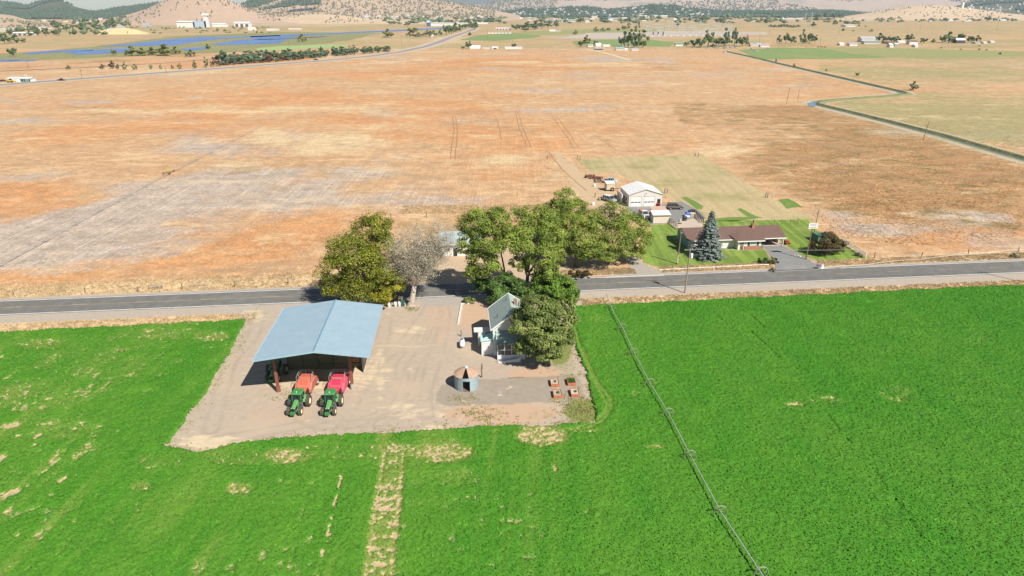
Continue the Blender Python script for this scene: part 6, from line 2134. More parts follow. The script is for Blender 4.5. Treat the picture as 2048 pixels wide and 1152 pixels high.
def hill(name, prof, d0, d1, d2, m, amp=.05, seed=1, col_step=5.0, rough_px=0.0, base_pow=1.3):
    """a real hill: ridge line seen at distance d1, feet at d0 (near) and d2 (far)"""
    xs = np.arange(prof[0][0], prof[-1][0] + .1, col_step)
    ys = np.interp(xs, [p[0] for p in prof], [p[1] for p in prof])
    ys = ys + (fbm(xs * 1.0, xs * 0 + seed, 26, seed, 4) - .5) * 2 * rough_px
    v = (ys - 576) / FP
    zr = CAMH - d1 * (sin(PT) + v * cos(PT)) / (cos(PT) - v * sin(PT))
    zr = np.maximum(zr, 1.0)
    dep = d1 * cos(PT) + (CAMH - zr) * sin(PT)
    ang = (xs - 1024) / FP * dep / d1          # sideways metres per metre of distance
    tf = np.linspace(0, 1, 22)
    tb = np.linspace(0, 1, 8)[1:]
    rows, zs = [], []
    for t in tf:
        rows.append(d0 + (d1 - d0) * t)
        s = t ** base_pow
        zs.append(zr * (s * s * (3 - 2 * s) * .55 + s * .45))
    for t in tb:
        rows.append(d1 + (d2 - d1) * t)
        zs.append(zr * (1 - t * t * (3 - 2 * t)))
    Y = np.array(rows)[:, None] * np.ones(len(xs))[None, :]
    X = Y * ang[None, :]
    Z = np.array(zs)
    L = d1 * .07
    w = np.concatenate([np.sin(np.pi * tf ** 1.4) * .9 + .0, np.sin(np.pi * tb) * .6])[:, None]
    Z = Z + (fbm(X, Y * .5, L, seed + 40, 5) - .5) * 2 * amp * zr.max() * w
    Z[0] = -3
    Z[-1] = -3
    V = np.stack([X, Y, Z], -1).reshape(-1, 3)
    nr, nc = X.shape
    i = np.arange(nr - 1)[:, None] * nc + np.arange(nc - 1)[None, :]
    Q = np.stack([i, i + 1, i + nc + 1, i + nc], -1).reshape(-1, 4)
    o = np_mesh(name, V, Q, m, smooth=True)
    tag(o, kind='structure')

    def sample(fx, t):
        """points on the near face: fx in photo px across, t 0 foot to 1 ridge"""
        c = np.clip((fx - xs[0]) / col_step, 0, nc - 1.001)
        r = np.clip(t * 21, 0, 20.999)
        ci, ri = c.astype(int), r.astype(int)
        a, b = c - ci, r - ri
        def bl(M):
            return (M[ri, ci] * (1 - a) + M[ri, ci + 1] * a) * (1 - b) + (M[ri + 1, ci] * (1 - a) + M[ri + 1, ci + 1] * a) * b
        return np.stack([bl(X), bl(Y), bl(Z)], -1)
    return sample


HILL_TAN = soft_mat('dry_hill_grass', (.42, .30, .20), (.50, .37, .25), (.34, .25, .17), .004, .03, .95, bump=.3)
HILL_BUTTE = soft_mat('butte_grass', (.44, .30, .21), (.50, .36, .25), (.40, .29, .23), .006, .05, .95, bump=.3)
HILL_GOLD = soft_mat('golden_hill_grass', (.52, .38, .24), (.57, .43, .28), (.42, .32, .21), .004, .03, .95, bump=.3)
HILL_WOOD = soft_mat('forest_floor', (.075, .085, .045), (.12, .12, .065), (.36, .27, .18), .0035, .02, .95, bump=.2, w3=(.60, .66))
HILL_FAR = soft_mat('far_hill_grass', (.43, .33, .25), (.48, .37, .28), (.30, .26, .20), .0018, .012, .95, bump=.2)
HILL_BLUE = soft_mat('far_ridge', (.12, .13, .12), (.16, .16, .14), (.2, .19, .16), .001, .01, .95, bump=0)

h_forest = hill('hills', [(-260, 10), (-60, 8), (0, 6), (30, 8), (52, 13), (80, 5), (100, 1.5), (125, 3), (150, 13), (185, 22), (215, 21), (240, 18), (275, 13), (310, 9), (350, 6), (420, 10), (520, 20)], 3700, 5200, 7000, HILL_WOOD, .10, 3, rough_px=.8)
h_mound = hill('hills', [(-260, 10), (-80, 18), (0, 28), (25, 31), (48, 38), (70, 42), (100, 47), (118, 50)], 2000, 2600, 3300, HILL_TAN, .05, 4)
h_butte = hill('hills', [(170, 50), (200, 42), (225, 36), (260, 28), (295, 17), (322, 4), (345, -4), (372, -9), (405, -11), (440, -6), (462, 3), (482, 9), (500, 20), (520, 28), (560, 36), (600, 42)], 2430, 3100, 4000, HILL_BUTTE, .035, 5, base_pow=1.15)
h_mid = hill('hills', [(440, 30), (480, 12), (500, 4), (530, -6), (580, -14), (640, -20), (700, -18), (760, -12), (800, -6), (840, -1), (870, 1), (905, 4), (935, 9), (960, 15), (985, 20), (1010, 25), (1040, 30)], 3300, 4800, 6500, HILL_TAN, .09, 6, rough_px=.6)
h_low = hill('hills', [(500, 46), (530, 39), (560, 33), (610, 29), (640, 28), (690, 31), (730, 36), (790, 41), (850, 45)], 2650, 3000, 3400, HILL_GOLD, .06, 7)
h_blue = hill('hills', [(760, 5), (830, 1), (870, -3), (920, -6), (980, -4), (1050, 0), (1120, 6)], 9700, 11500, 12700, HILL_BLUE, .05, 8, rough_px=.6)
h_right = hill('hills', [(900, 22), (950, 10), (1000, 2), (1060, -6), (1150, -14), (1300, -18), (1500, -20), (1700, -22), (1900, -22), (2100, -20), (2400, -10)], 6300, 9400, 12400, HILL_FAR, .09, 9, rough_px=1.0)
h_wood = hill('hills', [(985, 30), (1010, 24), (1050, 17), (1090, 19), (1140, 14), (1180, 15), (1215, 20), (1260, 16), (1305, 10.5), (1350, 12), (1380, 18), (1420, 22), (1500, 23), (1560, 23), (1640, 22), (1700, 24), (1760, 29), (1800, 33)], 4500, 5400, 6200, HILL_WOOD, .10, 10, rough_px=.6)
h_tank = hill('hills', [(1670, 36), (1700, 31), (1740, 25), (1780, 17), (1812, 12.5), (1850, 10), (1895, 12), (1930, 15), (1975, 21), (2010, 26), (2060, 31), (2130, 36)], 3350, 4100, 4900, HILL_GOLD, .06, 11)
h_town = hill('hills', [(1880, 22), (1920, 13), (1950, 5), (1990, -3), (2040, -7), (2140, -10), (2300, 0)], 4900, 6200, 7600, HILL_WOOD, .08, 12, rough_px=.8)

FOREST = leaf_mat('pine_forest', (.035, .065, .045), (.10, .135, .080), (.09, .125, .07), trans=0)
JUNI = leaf_mat('juniper_scrub', (.12, .13, .08), (.23, .22, .145), (.21, .21, .14), trans=0)


def blob_mass(name, label, P, w, h, m, cat='trees', link=True):
    """a mass of small ragged crowns"""
    n = len(P)
    base = np.array([[1, 0, .35], [.3, .95, .3], [-.8, .6, .4], [-.8, -.6, .3], [.3, -.95, .4], [.1, .05, 1.0], [0, 0, -.05]])
    V = np.tile(base, (n, 1, 1)) * rng.uniform(.65, 1.25, (n, 7, 1))
    a = rng.uniform(0, 2 * pi, n)
    ca, sa = np.cos(a)[:, None], np.sin(a)[:, None]
    x = V[:, :, 0] * ca - V[:, :, 1] * sa
    y = V[:, :, 0] * sa + V[:, :, 1] * ca
    V = np.stack([x * w[:, None] * .5 + P[:, 0:1], y * w[:, None] * .5 + P[:, 1:2], V[:, :, 2] * h[:, None] + P[:, 2:3]], -1).reshape(-1, 3)
    T = []
    for i in range(5):
        j = (i + 1) % 5
        T += [(i, j, 5), (j, i, 6)]
    F = (np.array(T)[None] + (np.arange(n) * 7)[:, None, None]).reshape(-1, 3)
    tint = np.repeat(np.clip(rng.normal(.45, .25, n), 0, 1), len(T))
    o = np_mesh(name, V, F, m, {'tint': ('FACE', tint)})
    return tag(o, label, cat, kind='stuff')


def scatter(sampler, n, x0, x1, t0, t1, scale, thr, seed):
    fx = rng.uniform(x0, x1, n * 4)
    t = rng.uniform(t0, t1, n * 4)
    P = sampler(fx, t)
    k = fbm(P[:, 0], P[:, 1] * .6, scale, seed, 3) > thr
    P = P[k][:n]
    return P


def forest(name, label, sampler, n, x0, x1, t0, t1, scale, thr, seed, w, h, m):
    P = scatter(sampler, n, x0, x1, t0, t1, scale, thr, seed)
    return blob_mass(name, label, P, rng.uniform(.7, 1.3, len(P)) * w, rng.uniform(.7, 1.3, len(P)) * h, m)


forest('pine_forest', 'dark pine forest covering the far ridge on the left', h_forest, 9000, -60, 520, .0, 1.0, 420, .40, 3, 13, 17, FOREST)
forest('hillside_scrub', 'scattered scrub on the tan mound at the left edge', h_mound, 110, -60, 110, .2, 1.0, 120, .5, 4, 6, 6, JUNI)
forest('juniper_scrub', 'scattered junipers dotting the bare butte', h_butte, 150, 240, 560, .15, .98, 200, .45, 5, 6, 8, JUNI)
forest('juniper_woodland', 'juniper woodland spotted over the tan hills behind the highway', h_mid, 1700, 450, 990, .1, 1.0, 380, .48, 6, 10, 10, JUNI)
forest('pine_forest', 'pine belt on the high left shoulder of the middle hills', h_mid, 1500, 450, 640, .55, 1.0, 500, .42, 7, 13, 15, FOREST)
forest('juniper_scrub', 'few junipers on the low golden hill beside the river', h_low, 60, 510, 840, .2, 1.0, 150, .45, 8, 6, 7, JUNI)
forest('juniper_woodland', 'patches of juniper over the long far hills on the right', h_right, 3600, 960, 2120, .12, 1.0, 900, .49, 9, 20, 16, JUNI)
forest('town_forest', 'dark wooded rise above the far town', h_wood, 8000, 990, 1790, .0, 1.0, 420, .36, 10, 14, 13, FOREST)
forest('juniper_scrub', 'scattered bushes on the low pale hill with the white tank', h_tank, 150, 1690, 2060, .2, 1.0, 200, .5, 11, 7, 6, JUNI)
forest('town_forest', 'wooded town slope at the top right corner', h_town, 4200, 1890, 2120, .0, 1.0, 400, .38, 12, 15, 14, FOREST)


# house specks on the wooded slopes: uncountable at this size
SPECK = mat('far_house_wall', (.50, .46, .41), (.40, .37, .34), .02, .8)


def specks(name, label, sampler, n, x0, x1, t0, t1):
    P = sampler(rng.uniform(x0, x1, n), rng.uniform(t0, t1, n))
    mb = MB()
    for p in P:
        w, d, h = random.uniform(9, 18), 9, random.uniform(12, 17)
        x, y, z = p
        mb.prism([(y - d / 2, z - 1), (y + d / 2, z - 1), (y + d / 2, z + h * .7), (y, z + h), (y - d / 2, z + h * .7)], 'x', x - w / 2, x + w / 2)
    o = mb.build(name, SPECK)
    return tag(o, label, 'houses', kind='stuff')


specks('town_houses', 'tiny pale houses among the trees of the wooded rise', h_wood, 95, 1010, 1420, .05, .8)
specks('town_houses', 'tiny pale houses on the wooded slope at the top right corner', h_town, 90, 1900, 2100, .05, .9)
specks('hillside_houses', 'tiny pale houses on the lower slopes of the middle hills', h_mid, 26, 700, 980, .03, .25)

# solar array on the middle hill
P = [h_mid(np.array([x]), np.array([t]))[0] + np.array([0, 0, 4]) for x, t in ((566, .40), (622, .42), (632, .47), (585, .455))]
o = MB().add([tuple(p) for p in P], [(0, 1, 2, 3)]).build('solar_array', mat('solar_panels', (.05, .055, .09), rough=.4))
tag(o, 'dark solar array laid out on the slope of the middle hills', 'solar array')

# ------------------------------------------------------------------ far trees, each its own object
PROTO = {}


def proto_tree(kind):
    if kind in PROTO:
        return PROTO[kind]
    if kind.startswith('round'):
        lobes = [(0, 0, .62, .34, .34, .34), (.18, .05, .45, .26, .26, .28), (-.2, -.03, .5, .26, .26, .26), (.02, .1, .35, .3, .3, .2)]
    elif kind.startswith('tall'):
        lobes = [(0, 0, .78, .30, .30, .2), (.05, 0, .5, .42, .42, .3), (-.05, 0, .28, .40, .40, .24)]
    else:
        lobes = [(-.22, 0, .42, .26, .3, .36), (.2, .04, .45, .28, .3, .38), (0, 0, .6, .26, .3, .34), (.36, 0, .3, .16, .2, .25), (-.38, 0, .3, .14, .2, .25)]
    V, Q, T, cl = crown_arrays(lobes, 1500, .052, .6, .34, .55, -.9)
    mb = MB().tube([(0, 0, -.02), (0, 0, .4)], [.04, .025], 6)
    tv = np.array(mb.v)
    tq = np.array([list(f) for f in mb.f if len(f) == 4])
    n = len(V)
    V = np.concatenate([V, tv])
    Q = np.concatenate([Q, tq + n])
    T = np.concatenate([T, np.zeros(len(tq))])
    me = np_mesh('far_tree', V, Q, [FAR_LEAF, BARK], {'tint': ('FACE', T)}, link=False)
    idx = np.zeros(len(Q), dtype=np.int32)
    idx[-len(tq):] = 1
    me.polygons.foreach_set('material_index', idx)
    PROTO[kind] = me
    return me


def variant(kind, leaf):
    k = kind + leaf.name
    if k not in PROTO:
        me = proto_tree(kind).copy()
        me.materials[0] = leaf
        PROTO[k] = me
    return PROTO[k]


FAR_DARK = leaf_mat('far_dark_leaves', (.08, .13, .065), (.23, .31, .125), trans=.35)
FAR_OLIVE = leaf_mat('far_olive_leaves', (.14, .15, .05), (.34, .36, .11), trans=.35)
FAR_TEAL = leaf_mat('far_poplar_leaves', (.075, .13, .085), (.23, .32, .18), trans=.35)
FAR_DRY = leaf_mat('far_dry_twigs', (.14, .10, .06), (.28, .20, .12))
NT_ = 0


def ft(px, py, w, h, label, group=None, kind=None, leaf=None, name='tree'):
    global NT_
    NT_ += 1
    p = at(px, py)
    s = ppm(px, py)
    kind = kind or random.choice(['round1', 'round2', 'bush1'])
    o = bpy.data.objects.new(name, variant(kind, leaf or random.choice([FAR_LEAF, FAR_LEAF, FAR_DARK])))
    COL.objects.link(o)
    o.location = p
    o.scale = (w / s * 1.05, w / s * 1.05, h / s * 1.08)
    o.rotation_euler = (0, 0, random.uniform(0, 6.28))
    tag(o, label, 'tree', group)
    return o


def grp(items, label, group, **kw):
    for it in items:
        ft(*it[:4], label, group, kind=it[4] if len(it) > 4 else kw.get('kind'), leaf=kw.get('leaf'), name=kw.get('name', 'tree'))


ft(26, 113, 20, 21, 'lone rounded tree in the marsh at the far left', kind='round1', leaf=FAR_DARK)
ft(10, 88, 22, 19, 'grey green tree at the left edge before the far town', kind='round2', leaf=FAR_DARK)
ft(34, 86, 30, 14, 'wide green clump just right of the tree at the left edge', kind='bush1', leaf=FAR_LEAF)
grp([(264, 112, 26, 18), (285, 111, 22, 14), (305, 110, 24, 14), (330, 111, 36, 20), (352, 108, 20, 13)], 'yellow-green willow in the thicket on the river bank', 'river bank willows', leaf=FAR_OLIVE, kind='bush1')
ft(228, 111, 14, 15, 'dusty willow alone left of the river bank thicket', leaf=FAR_OLIVE, kind='round1')
ft(381, 114, 20, 13, 'small green willow right of the river bank thicket', leaf=FAR_LEAF, kind='bush1')
ft(416, 98, 14, 9, 'small bush on the spit between the river channels', leaf=FAR_OLIVE, kind='bush1')
ft(605, 84, 17, 14, 'single yellow-green willow by the river behind the tree row', leaf=FAR_OLIVE, kind='bush1')
grp([(250, 139, 9, 13), (270, 139, 10, 10), (360, 138, 9, 10), (390, 137, 9, 15), (413, 135, 11, 19), (302, 138, 7, 9), (322, 138, 6, 8)], 'scrubby young tree spaced out left of the long tree row', 'scrubby trees left of the row', leaf=FAR_DARK, kind='tall1')
grp([(205, 138, 12, 9), (225, 137, 16, 14), (236, 138, 10, 9), (428, 134, 12, 18), (440, 133, 9, 14), (345, 138, 6, 8)], 'leafless brown scrub by the railway left of the tree row', 'brown scrub by the railway', leaf=FAR_DRY, kind='bush1', name='shrub')
ft(137, 139, 9, 8, 'lone dark shrub beside the railway at the left', leaf=FAR_DARK, kind='bush1', name='shrub')
for r in range(3):
    for k in range(23):
        u = (k + random.uniform(-.3, .3)) / 22
        x = 448 + (772 - 448) * u
        yb = np.interp(x, [415, 560, 690, 772], [133, 122.5, 110.5, 104.5]) - r * 1.9
        hh = (21 - 10 * u) * random.uniform(.75, 1.12)
        ft(x, yb, (24 - 10 * u) * random.uniform(.85, 1.25), hh, 'dark green tree in the long dense row beside the far highway', 'long tree row beside the highway', kind=random.choice(['tall1', 'tall2', 'round1']), leaf=random.choice([FAR_TEAL, FAR_TEAL, FAR_DARK, FAR_DRY if random.random() < .4 else FAR_TEAL]))
ft(776, 75, 24, 15, 'willow standing between the river and the highway curve', leaf=FAR_OLIVE, kind='bush1')
ft(826, 69, 25, 17, 'broad olive tree on the river bank left of the highway crest', leaf=FAR_OLIVE, kind='round1')
grp([(820, 73, 16, 8), (836, 74, 22, 8), (848, 72, 12, 6)], 'pale sage coloured bush below the broad olive tree', 'sage bushes by the river', leaf=LEAF_SAGE, kind='bush1', name='shrub')
grp([(858, 73, 18, 12), (868, 72, 14, 10), (881, 72, 8, 13), (893, 70, 18, 25), (903, 68, 18, 20), (912, 64, 20, 16)], 'green tree in the belt left of the highway crest', 'trees left of the highway crest')
grp([(925, 57, 22, 11), (938, 56, 20, 11), (950, 60, 18, 14), (948, 53, 24, 9)], 'green tree closing over the highway at its crest', 'trees over the highway crest')
ft(940, 71, 11, 6, 'low shrub right of the highway crest', kind='bush1', name='shrub')
ft(926, 98.5, 9, 8, 'small dark tree left of the white tents', kind='round1', leaf=FAR_DARK)
ft(937, 98, 15, 15, 'round tree beside the white tents', kind='round2', leaf=FAR_DARK)
ft(1028, 96, 12, 11, 'round dark tree behind the long white trailer', kind='round1', leaf=FAR_DARK)
grp([(1031, 60, 20, 14), (1044, 59, 20, 12), (1057, 60, 22, 16), (1070, 59, 24, 15), (1084, 57, 18, 12), (1096, 56, 18, 11), (1113, 55, 14, 10), (1050, 63, 16, 8)], 'green tree in the grove right of the highway crest', 'grove right of the highway crest')
ft(1151, 69.5, 11, 8, 'lone round bush before the pale bare field', kind='bush1')
ft(1160, 94, 13, 15, 'dark tree at the left end of the small white farm', kind='round1', leaf=FAR_DARK)
ft(1174, 94, 19, 22, 'airy grey-green tree beside the small white farm', kind='round2', leaf=FAR_OLIVE)
ft(1191, 91, 11, 12, 'dry brownish tree behind the small white farm', kind='round1', leaf=FAR_DRY)
grp([(1243, 93, 18, 24, 'round1'), (1256, 95, 26, 34, 'round2'), (1268, 96, 15, 34, 'tall1'), (1276, 96, 12, 30, 'tall2')], 'tall dark tree in the grove right of the small white farm', 'grove right of the white farm', leaf=FAR_DARK)
ft(1286, 95, 20, 31, 'yellow-green poplar at the right end of the grove', kind='tall1', leaf=FAR_OLIVE)
grp([(1192, 64, 12, 9), (1206, 63, 12, 7), (1216, 62, 12, 8), (1236, 62, 10, 7), (1246, 60, 8, 9)], 'small bushy tree along the edge of the pale bare field', 'trees edging the bare field')
ft(1257.5, 58.5, 6, 15, 'left of the two slim poplars beside the substation', kind='tall1', leaf=FAR_TEAL)
ft(1278, 57.5, 5, 14, 'right of the two slim poplars beside the substation', kind='tall2', leaf=FAR_TEAL)
grp([(1250, 59, 12, 6), (1272, 57.5, 9, 6)], 'low bush at the foot of the slim poplars', 'bushes under the poplars', kind='bush1')
ft(1355, 53, 12, 17, 'tall green tree behind the substation gantries', kind='tall1', leaf=FAR_TEAL)
grp([(1373, 92, 15, 8), (1389, 94, 22, 18), (1402, 95, 24, 24), (1416, 94, 26, 31), (1432, 92, 22, 22), (1448, 93, 26, 17), (1484, 93, 22, 24), (1495, 91, 11, 8)], 'dark green round tree in the grove behind the junk yard', 'grove behind the junk yard', leaf=None)
grp([(1451, 91, 17, 31, 'tall1'), (1468, 91, 16, 30, 'tall2')], 'tall grey poplar rising from the grove behind the junk yard', 'grey poplars of the junk yard', leaf=FAR_TEAL)
ft(1425, 95, 14, 7, 'dry russet bush in front of the grove', kind='bush1', leaf=FAR_DRY, name='shrub')
ft(1494, 84, 6, 13, 'bare dead tree right of the grove behind the junk yard', kind='tall1', leaf=FAR_DRY)
grp([(1558, 87, 10, 15), (1571, 87, 16, 20), (1582, 87, 18, 18), (1590, 87, 8, 7)], 'green tree in the left half of the grove at the green field', 'left grove by the green field')
grp([(1604, 87, 12, 25, 'tall1'), (1618, 87, 17, 26, 'round1'), (1629, 87, 14, 16, 'round2'), (1610, 87, 10, 9, 'bush1')], 'tall tree in the right half of the grove at the green field', 'right grove by the green field')
grp([(1758, 83, 17, 15), (1771, 84, 15, 14), (1783, 85, 18, 15), (1793, 85, 14, 11)], 'dark tree in the grove behind the white barn', 'grove behind the white barn', leaf=FAR_DARK)
ft(1817, 84, 19, 15, 'rounded green tree between the grove and the gabled white house', kind='round2')
ft(1847, 86.5, 17, 13, 'round dark tree standing alone in the farm row', kind='round1', leaf=FAR_DARK)
ft(1866, 85.5, 12, 7, 'low green bush right of the lone round tree', kind='bush1')
grp([(1884, 85, 16, 16), (1897, 86, 22, 20), (1920, 83, 18, 20), (1941, 85, 18, 16), (1953, 84, 14, 12)], 'big green tree around the dark farmhouse with white gable', 'trees around the dark farmhouse')
grp([(1636, 38, 18, 10), (1653, 37, 16, 12), (1668, 37, 18, 10), (1680, 38, 14, 8)], 'green tree in the belt below the white warehouses', 'tree belt below the warehouses')
grp([(1632, 40.5, 26, 5, 'bush1'), (1655, 40.5, 26, 4, 'bush1'), (1612, 40, 20, 4, 'bush1')], 'dark hedge under the tree belt', 'dark hedges below the warehouses', leaf=FAR_DARK, name='hedge')
ft(1786, 38, 13, 13, 'tall cedar right of the white long sheds', kind='round1', leaf=FAR_DARK)
grp([(1782, 41, 14, 6), (1796, 40, 12, 6), (1754, 41, 10, 5), (1764, 41, 10, 5)], 'low bush by the white long sheds', 'bushes by the long sheds', kind='bush1', leaf=FAR_DARK)
ft(1626, 53, 14, 8, 'olive bush left of the pair of pale pylons', kind='bush1')
ft(1670, 50, 13, 8, 'open olive tree in the plain left of the long barn', kind='round1', leaf=FAR_OLIVE)
grp([(1694, 48.5, 14, 6), (1706, 48.5, 14, 5), (1716, 48, 9, 4)], 'dark hedge tree behind the long low barn', 'hedge behind the long barn', kind='bush1', leaf=FAR_DARK)
grp([(1686, 62, 9, 5), (1742, 64, 7, 5), (1718, 53, 5, 4), (1731, 54, 4, 3), (1706, 63, 4, 3)], 'small round bush out on the dry plain', 'bushes on the dry plain', kind='bush1', leaf=FAR_DARK)
ft(1714, 153, 9, 10, 'small round tree on the canal bank', kind='round1', leaf=FAR_OLIVE)
ft(1826, 181, 18, 17, 'grey-green tree at the upper canal bend', kind='bush1', leaf=LEAF_SAGE)
grp([(1552, 124, 5, 6), (1588, 134, 5, 7), (1652, 143, 5, 5)], 'small bush spaced along the canal bank', 'bushes along the canal bank', kind='bush1', leaf=LEAF_SAGE)
grp([(1958, 100, 6, 3), (2000, 109, 7, 4)], 'dark low bush in the right hand pasture', 'bushes in the right pasture', kind='bush1', leaf=FAR_DARK)
# belts near the towns
for k in range(30):
    x = random.uniform(60, 250)
    y = np.interp(x, [60, 120, 180, 250], [66, 62, 58, 52]) + random.uniform(-10, 3)
    ft(x, y, random.uniform(10, 18), random.uniform(8, 15), 'dark tree in the leafy town at the left under the forested ridge', 'trees of the left town')
for x, y in [(5, 74), (20, 72), (38, 70), (60, 72), (76, 71), (92, 71), (108, 70), (118, 71)]:
    ft(x, y, 14, random.uniform(8, 18), 'dark tree along the near edge of the left town', 'near edge of the left town')
for k in range(18):
    x = random.uniform(770, 1010)
    y = random.uniform(40, 51) + (3 if x < 850 else 0)
    ft(x, y, random.uniform(10, 20), random.uniform(6, 11), 'green tree in the belt at the foot of the middle hills', 'belt at the foot of the hills')
for k in range(26):
    x = random.uniform(1090, 1560)
    y = random.choice([38, 41, 44, 46]) + random.uniform(-1.5, 1.5)
    ft(x, y, random.uniform(8, 18), random.uniform(5, 11), 'green tree in the broken belts before the far town', 'broken belts before the town')
for k in range(14):
    x = random.uniform(1840, 2050)
    y = random.choice([34, 38, 41, 42]) + random.uniform(-1, 1)
    ft(x, y, random.uniform(7, 16), random.uniform(3, 8), 'dark tree along the far hedge lines at the right', 'far hedge lines at the right')
for x in range(1540, 1600, 7):
    ft(x + random.uniform(-3, 3), 55 + random.uniform(-2, 1), 12, random.uniform(3, 5), 'low olive hedge bush before the pair of pale pylons', 'hedge before the pale pylons', kind='bush1')

# the rest of the far belts: too many and too small to count
PB, WB, HB = [], [], []
for n_, x0_, x1_, ys_, w_, h_ in ((60, 770, 1010, (38, 41, 44, 47), 15, 7), (130, 1060, 1570, (34, 36, 38, 41, 44, 46), 13, 6), (90, 1820, 2060, (33, 35, 38, 41), 11, 4.5), (60, 1560, 1840, (32, 36, 44), 11, 4), (70, -20, 260, (44, 48, 52, 58, 63, 68), 13, 9), (70, 250, 560, (58, 62, 66, 56), 7, 3)):
    for k in range(n_):
        px_, py_ = random.uniform(x0_, x1_), random.choice(ys_) + random.uniform(-1, 1)
        p = at(px_, py_)
        sc_ = ppm(px_, py_)
        PB.append(tuple(p))
        WB.append(random.uniform(.5, 1.3) * w_ / sc_)
        HB.append(random.uniform(.5, 1.3) * h_ / sc_)
blob_mass('far_trees', 'uncounted dark trees and hedges of the far plain before the hills', np.array(PB), np.array(WB), np.array(HB), FAR_DARK)

# ------------------------------------------------------------------ far buildings
F_WHITE = mat('far_white_wall', (.76, .74, .70), (.66, .64, .60), .1, .7)
F_CREAM = mat('far_cream_wall', (.62, .54, .44), (.54, .47, .38), .1, .7)
F_GREYR = mat('far_grey_roof', (.42, .41, .41), (.36, .35, .35), .1, .6)
F_WROOF = mat('far_white_roof', (.72, .71, .69), (.66, .65, .63), .1, .5)
F_TEALR = mat('far_teal_roof', (.20, .38, .36), (.25, .42, .40), .1, .6)
F_BLUER = mat('far_blue_wall', (.36, .46, .56), (.42, .52, .60), .1, .6)
F_BROWN = mat('far_brown_roof', (.22, .15, .12), (.17, .12, .10), .1, .8)
F_DARK = mat('far_dark_wall', (.07, .065, .075), (.1, .09, .1), .1, .8)


def fbuild(px, py, w, h, label, wall=F_WHITE, roof=F_GREYR, depth=None, cat='building', name='building', pitch=.35, group=None, doors=0, z=0.0, rz=0.0):
    p = at(px, py)
    s = ppm(px, py)
    W, Hh = w / s, h / s
    D = depth or max(6.0, W * .5)
    t = thing(name, label, cat, (p.x, p.y, z), rz, group)
    ze = Hh * (1 - pitch)
    MB().prism([(0, 0), (D, 0), (D, ze), (D / 2, Hh * .985 if pitch else ze), (0, ze)] if pitch else [(0, 0), (D, 0), (D, ze * .99), (0, ze * .99)], 'x', -W / 2, W / 2).build('wall', wall, t)
    e = .03 * W
    if pitch:
        k = (Hh - ze) / (D / 2)
        o_ = .04 * D
        for sgn in (0, 1):
            ya, yb = (-o_, D / 2) if sgn == 0 else (D + o_, D / 2)
            MB().slab([(-W / 2 - e, ya, ze - o_ * k + .15), (W / 2 + e, ya, ze - o_ * k + .15), (W / 2 + e, yb, Hh + .15), (-W / 2 - e, yb, Hh + .15)], .2).build('roof', roof, t)
    else:
        MB().box(-W / 2 - e, W / 2 + e, -.3, D + .3, ze, ze + .4).build('roof', roof, t)
    for k_ in range(doors):
        x = -W / 2 + W * (k_ + .5) / doors
        MB().box(x - W * .28 / doors, x + W * .28 / doors, -.15, -.02, 0.02, ze * .75).build('door', F_DARK, t)
    return t


t = fbuild(38, 164, 46, 8, 'long roadside shed with white roof and green doors at the far left', F_WHITE, F_WROOF, 7, pitch=.18)
s = ppm(38, 164)
for k in range(3):
    MB().box(1.5 + k * 2.6, 3.9 + k * 2.6, -.12, -.02, .05, 2.3).build('door', mat('dark_green_door', (.05, .14, .11), rough=.6), t)
for px, lab in ((53, 'left of the two white masts beside the roadside shed'), (57, 'right of the two white masts beside the roadside shed')):
    o = MB().tube([(0, 0, -.1), (0, 0, 6.5)], [.16, .1], 6).build('mast', F_WHITE, loc=at(px, 165))
    tag(o, lab, 'mast')
t = thing('yellow_loader', 'yellow loader parked in front of the roadside shed', 'loader', at(22, 165), radians(5))
YEL = mat('machine_yellow', (.66, .44, .03), rough=.5)
MB().box(-2.4, 1.6, -.9, .9, .7, 1.8).box(-2.2, -.6, -.8, .8, 1.8, 2.6).build('body', YEL, t, bevel=.1)
MB().box(-.55, .7, -.7, .7, 1.8, 2.9).build('cab', GLASS, t)
MB().tube([(1.4, -.7, 1.5), (3.0, -.7, .8)], .15, 5).tube([(1.4, .7, 1.5), (3.0, .7, .8)], .15, 5).box(2.8, 3.6, -1.2, 1.2, .2, 1.1).build('bucket', YEL, t)
for x in (-1.5, 1.0):
    for y in (-1.0, 1.0):
        MB().lathe([(0, -.25), (.65, -.25), (.65, .25), (0, .25)], 14, 'x').build('wheel', BLACK, t, (x, y, .65), radians(90))
vehicle('pickup_truck', 'dark pickup on the far highway at the left', 'truck', at(123, 161.5), radians(4), mat('dark_car_paint', (.03, .032, .04), rough=.3), kind='pickup', L=5.6)
vehicle('pickup_truck', 'dark pickup parked under the long tree row', 'truck', at(632, 120.5), radians(4), mat('dark_car_paint', (.03, .032, .04)), kind='pickup', L=5.4)
vehicle('car', 'dark car beside the roadside shed at the left edge', 'car', at(6, 163), radians(10), mat('dark_car_paint', (.03, .032, .04)), kind='sedan')

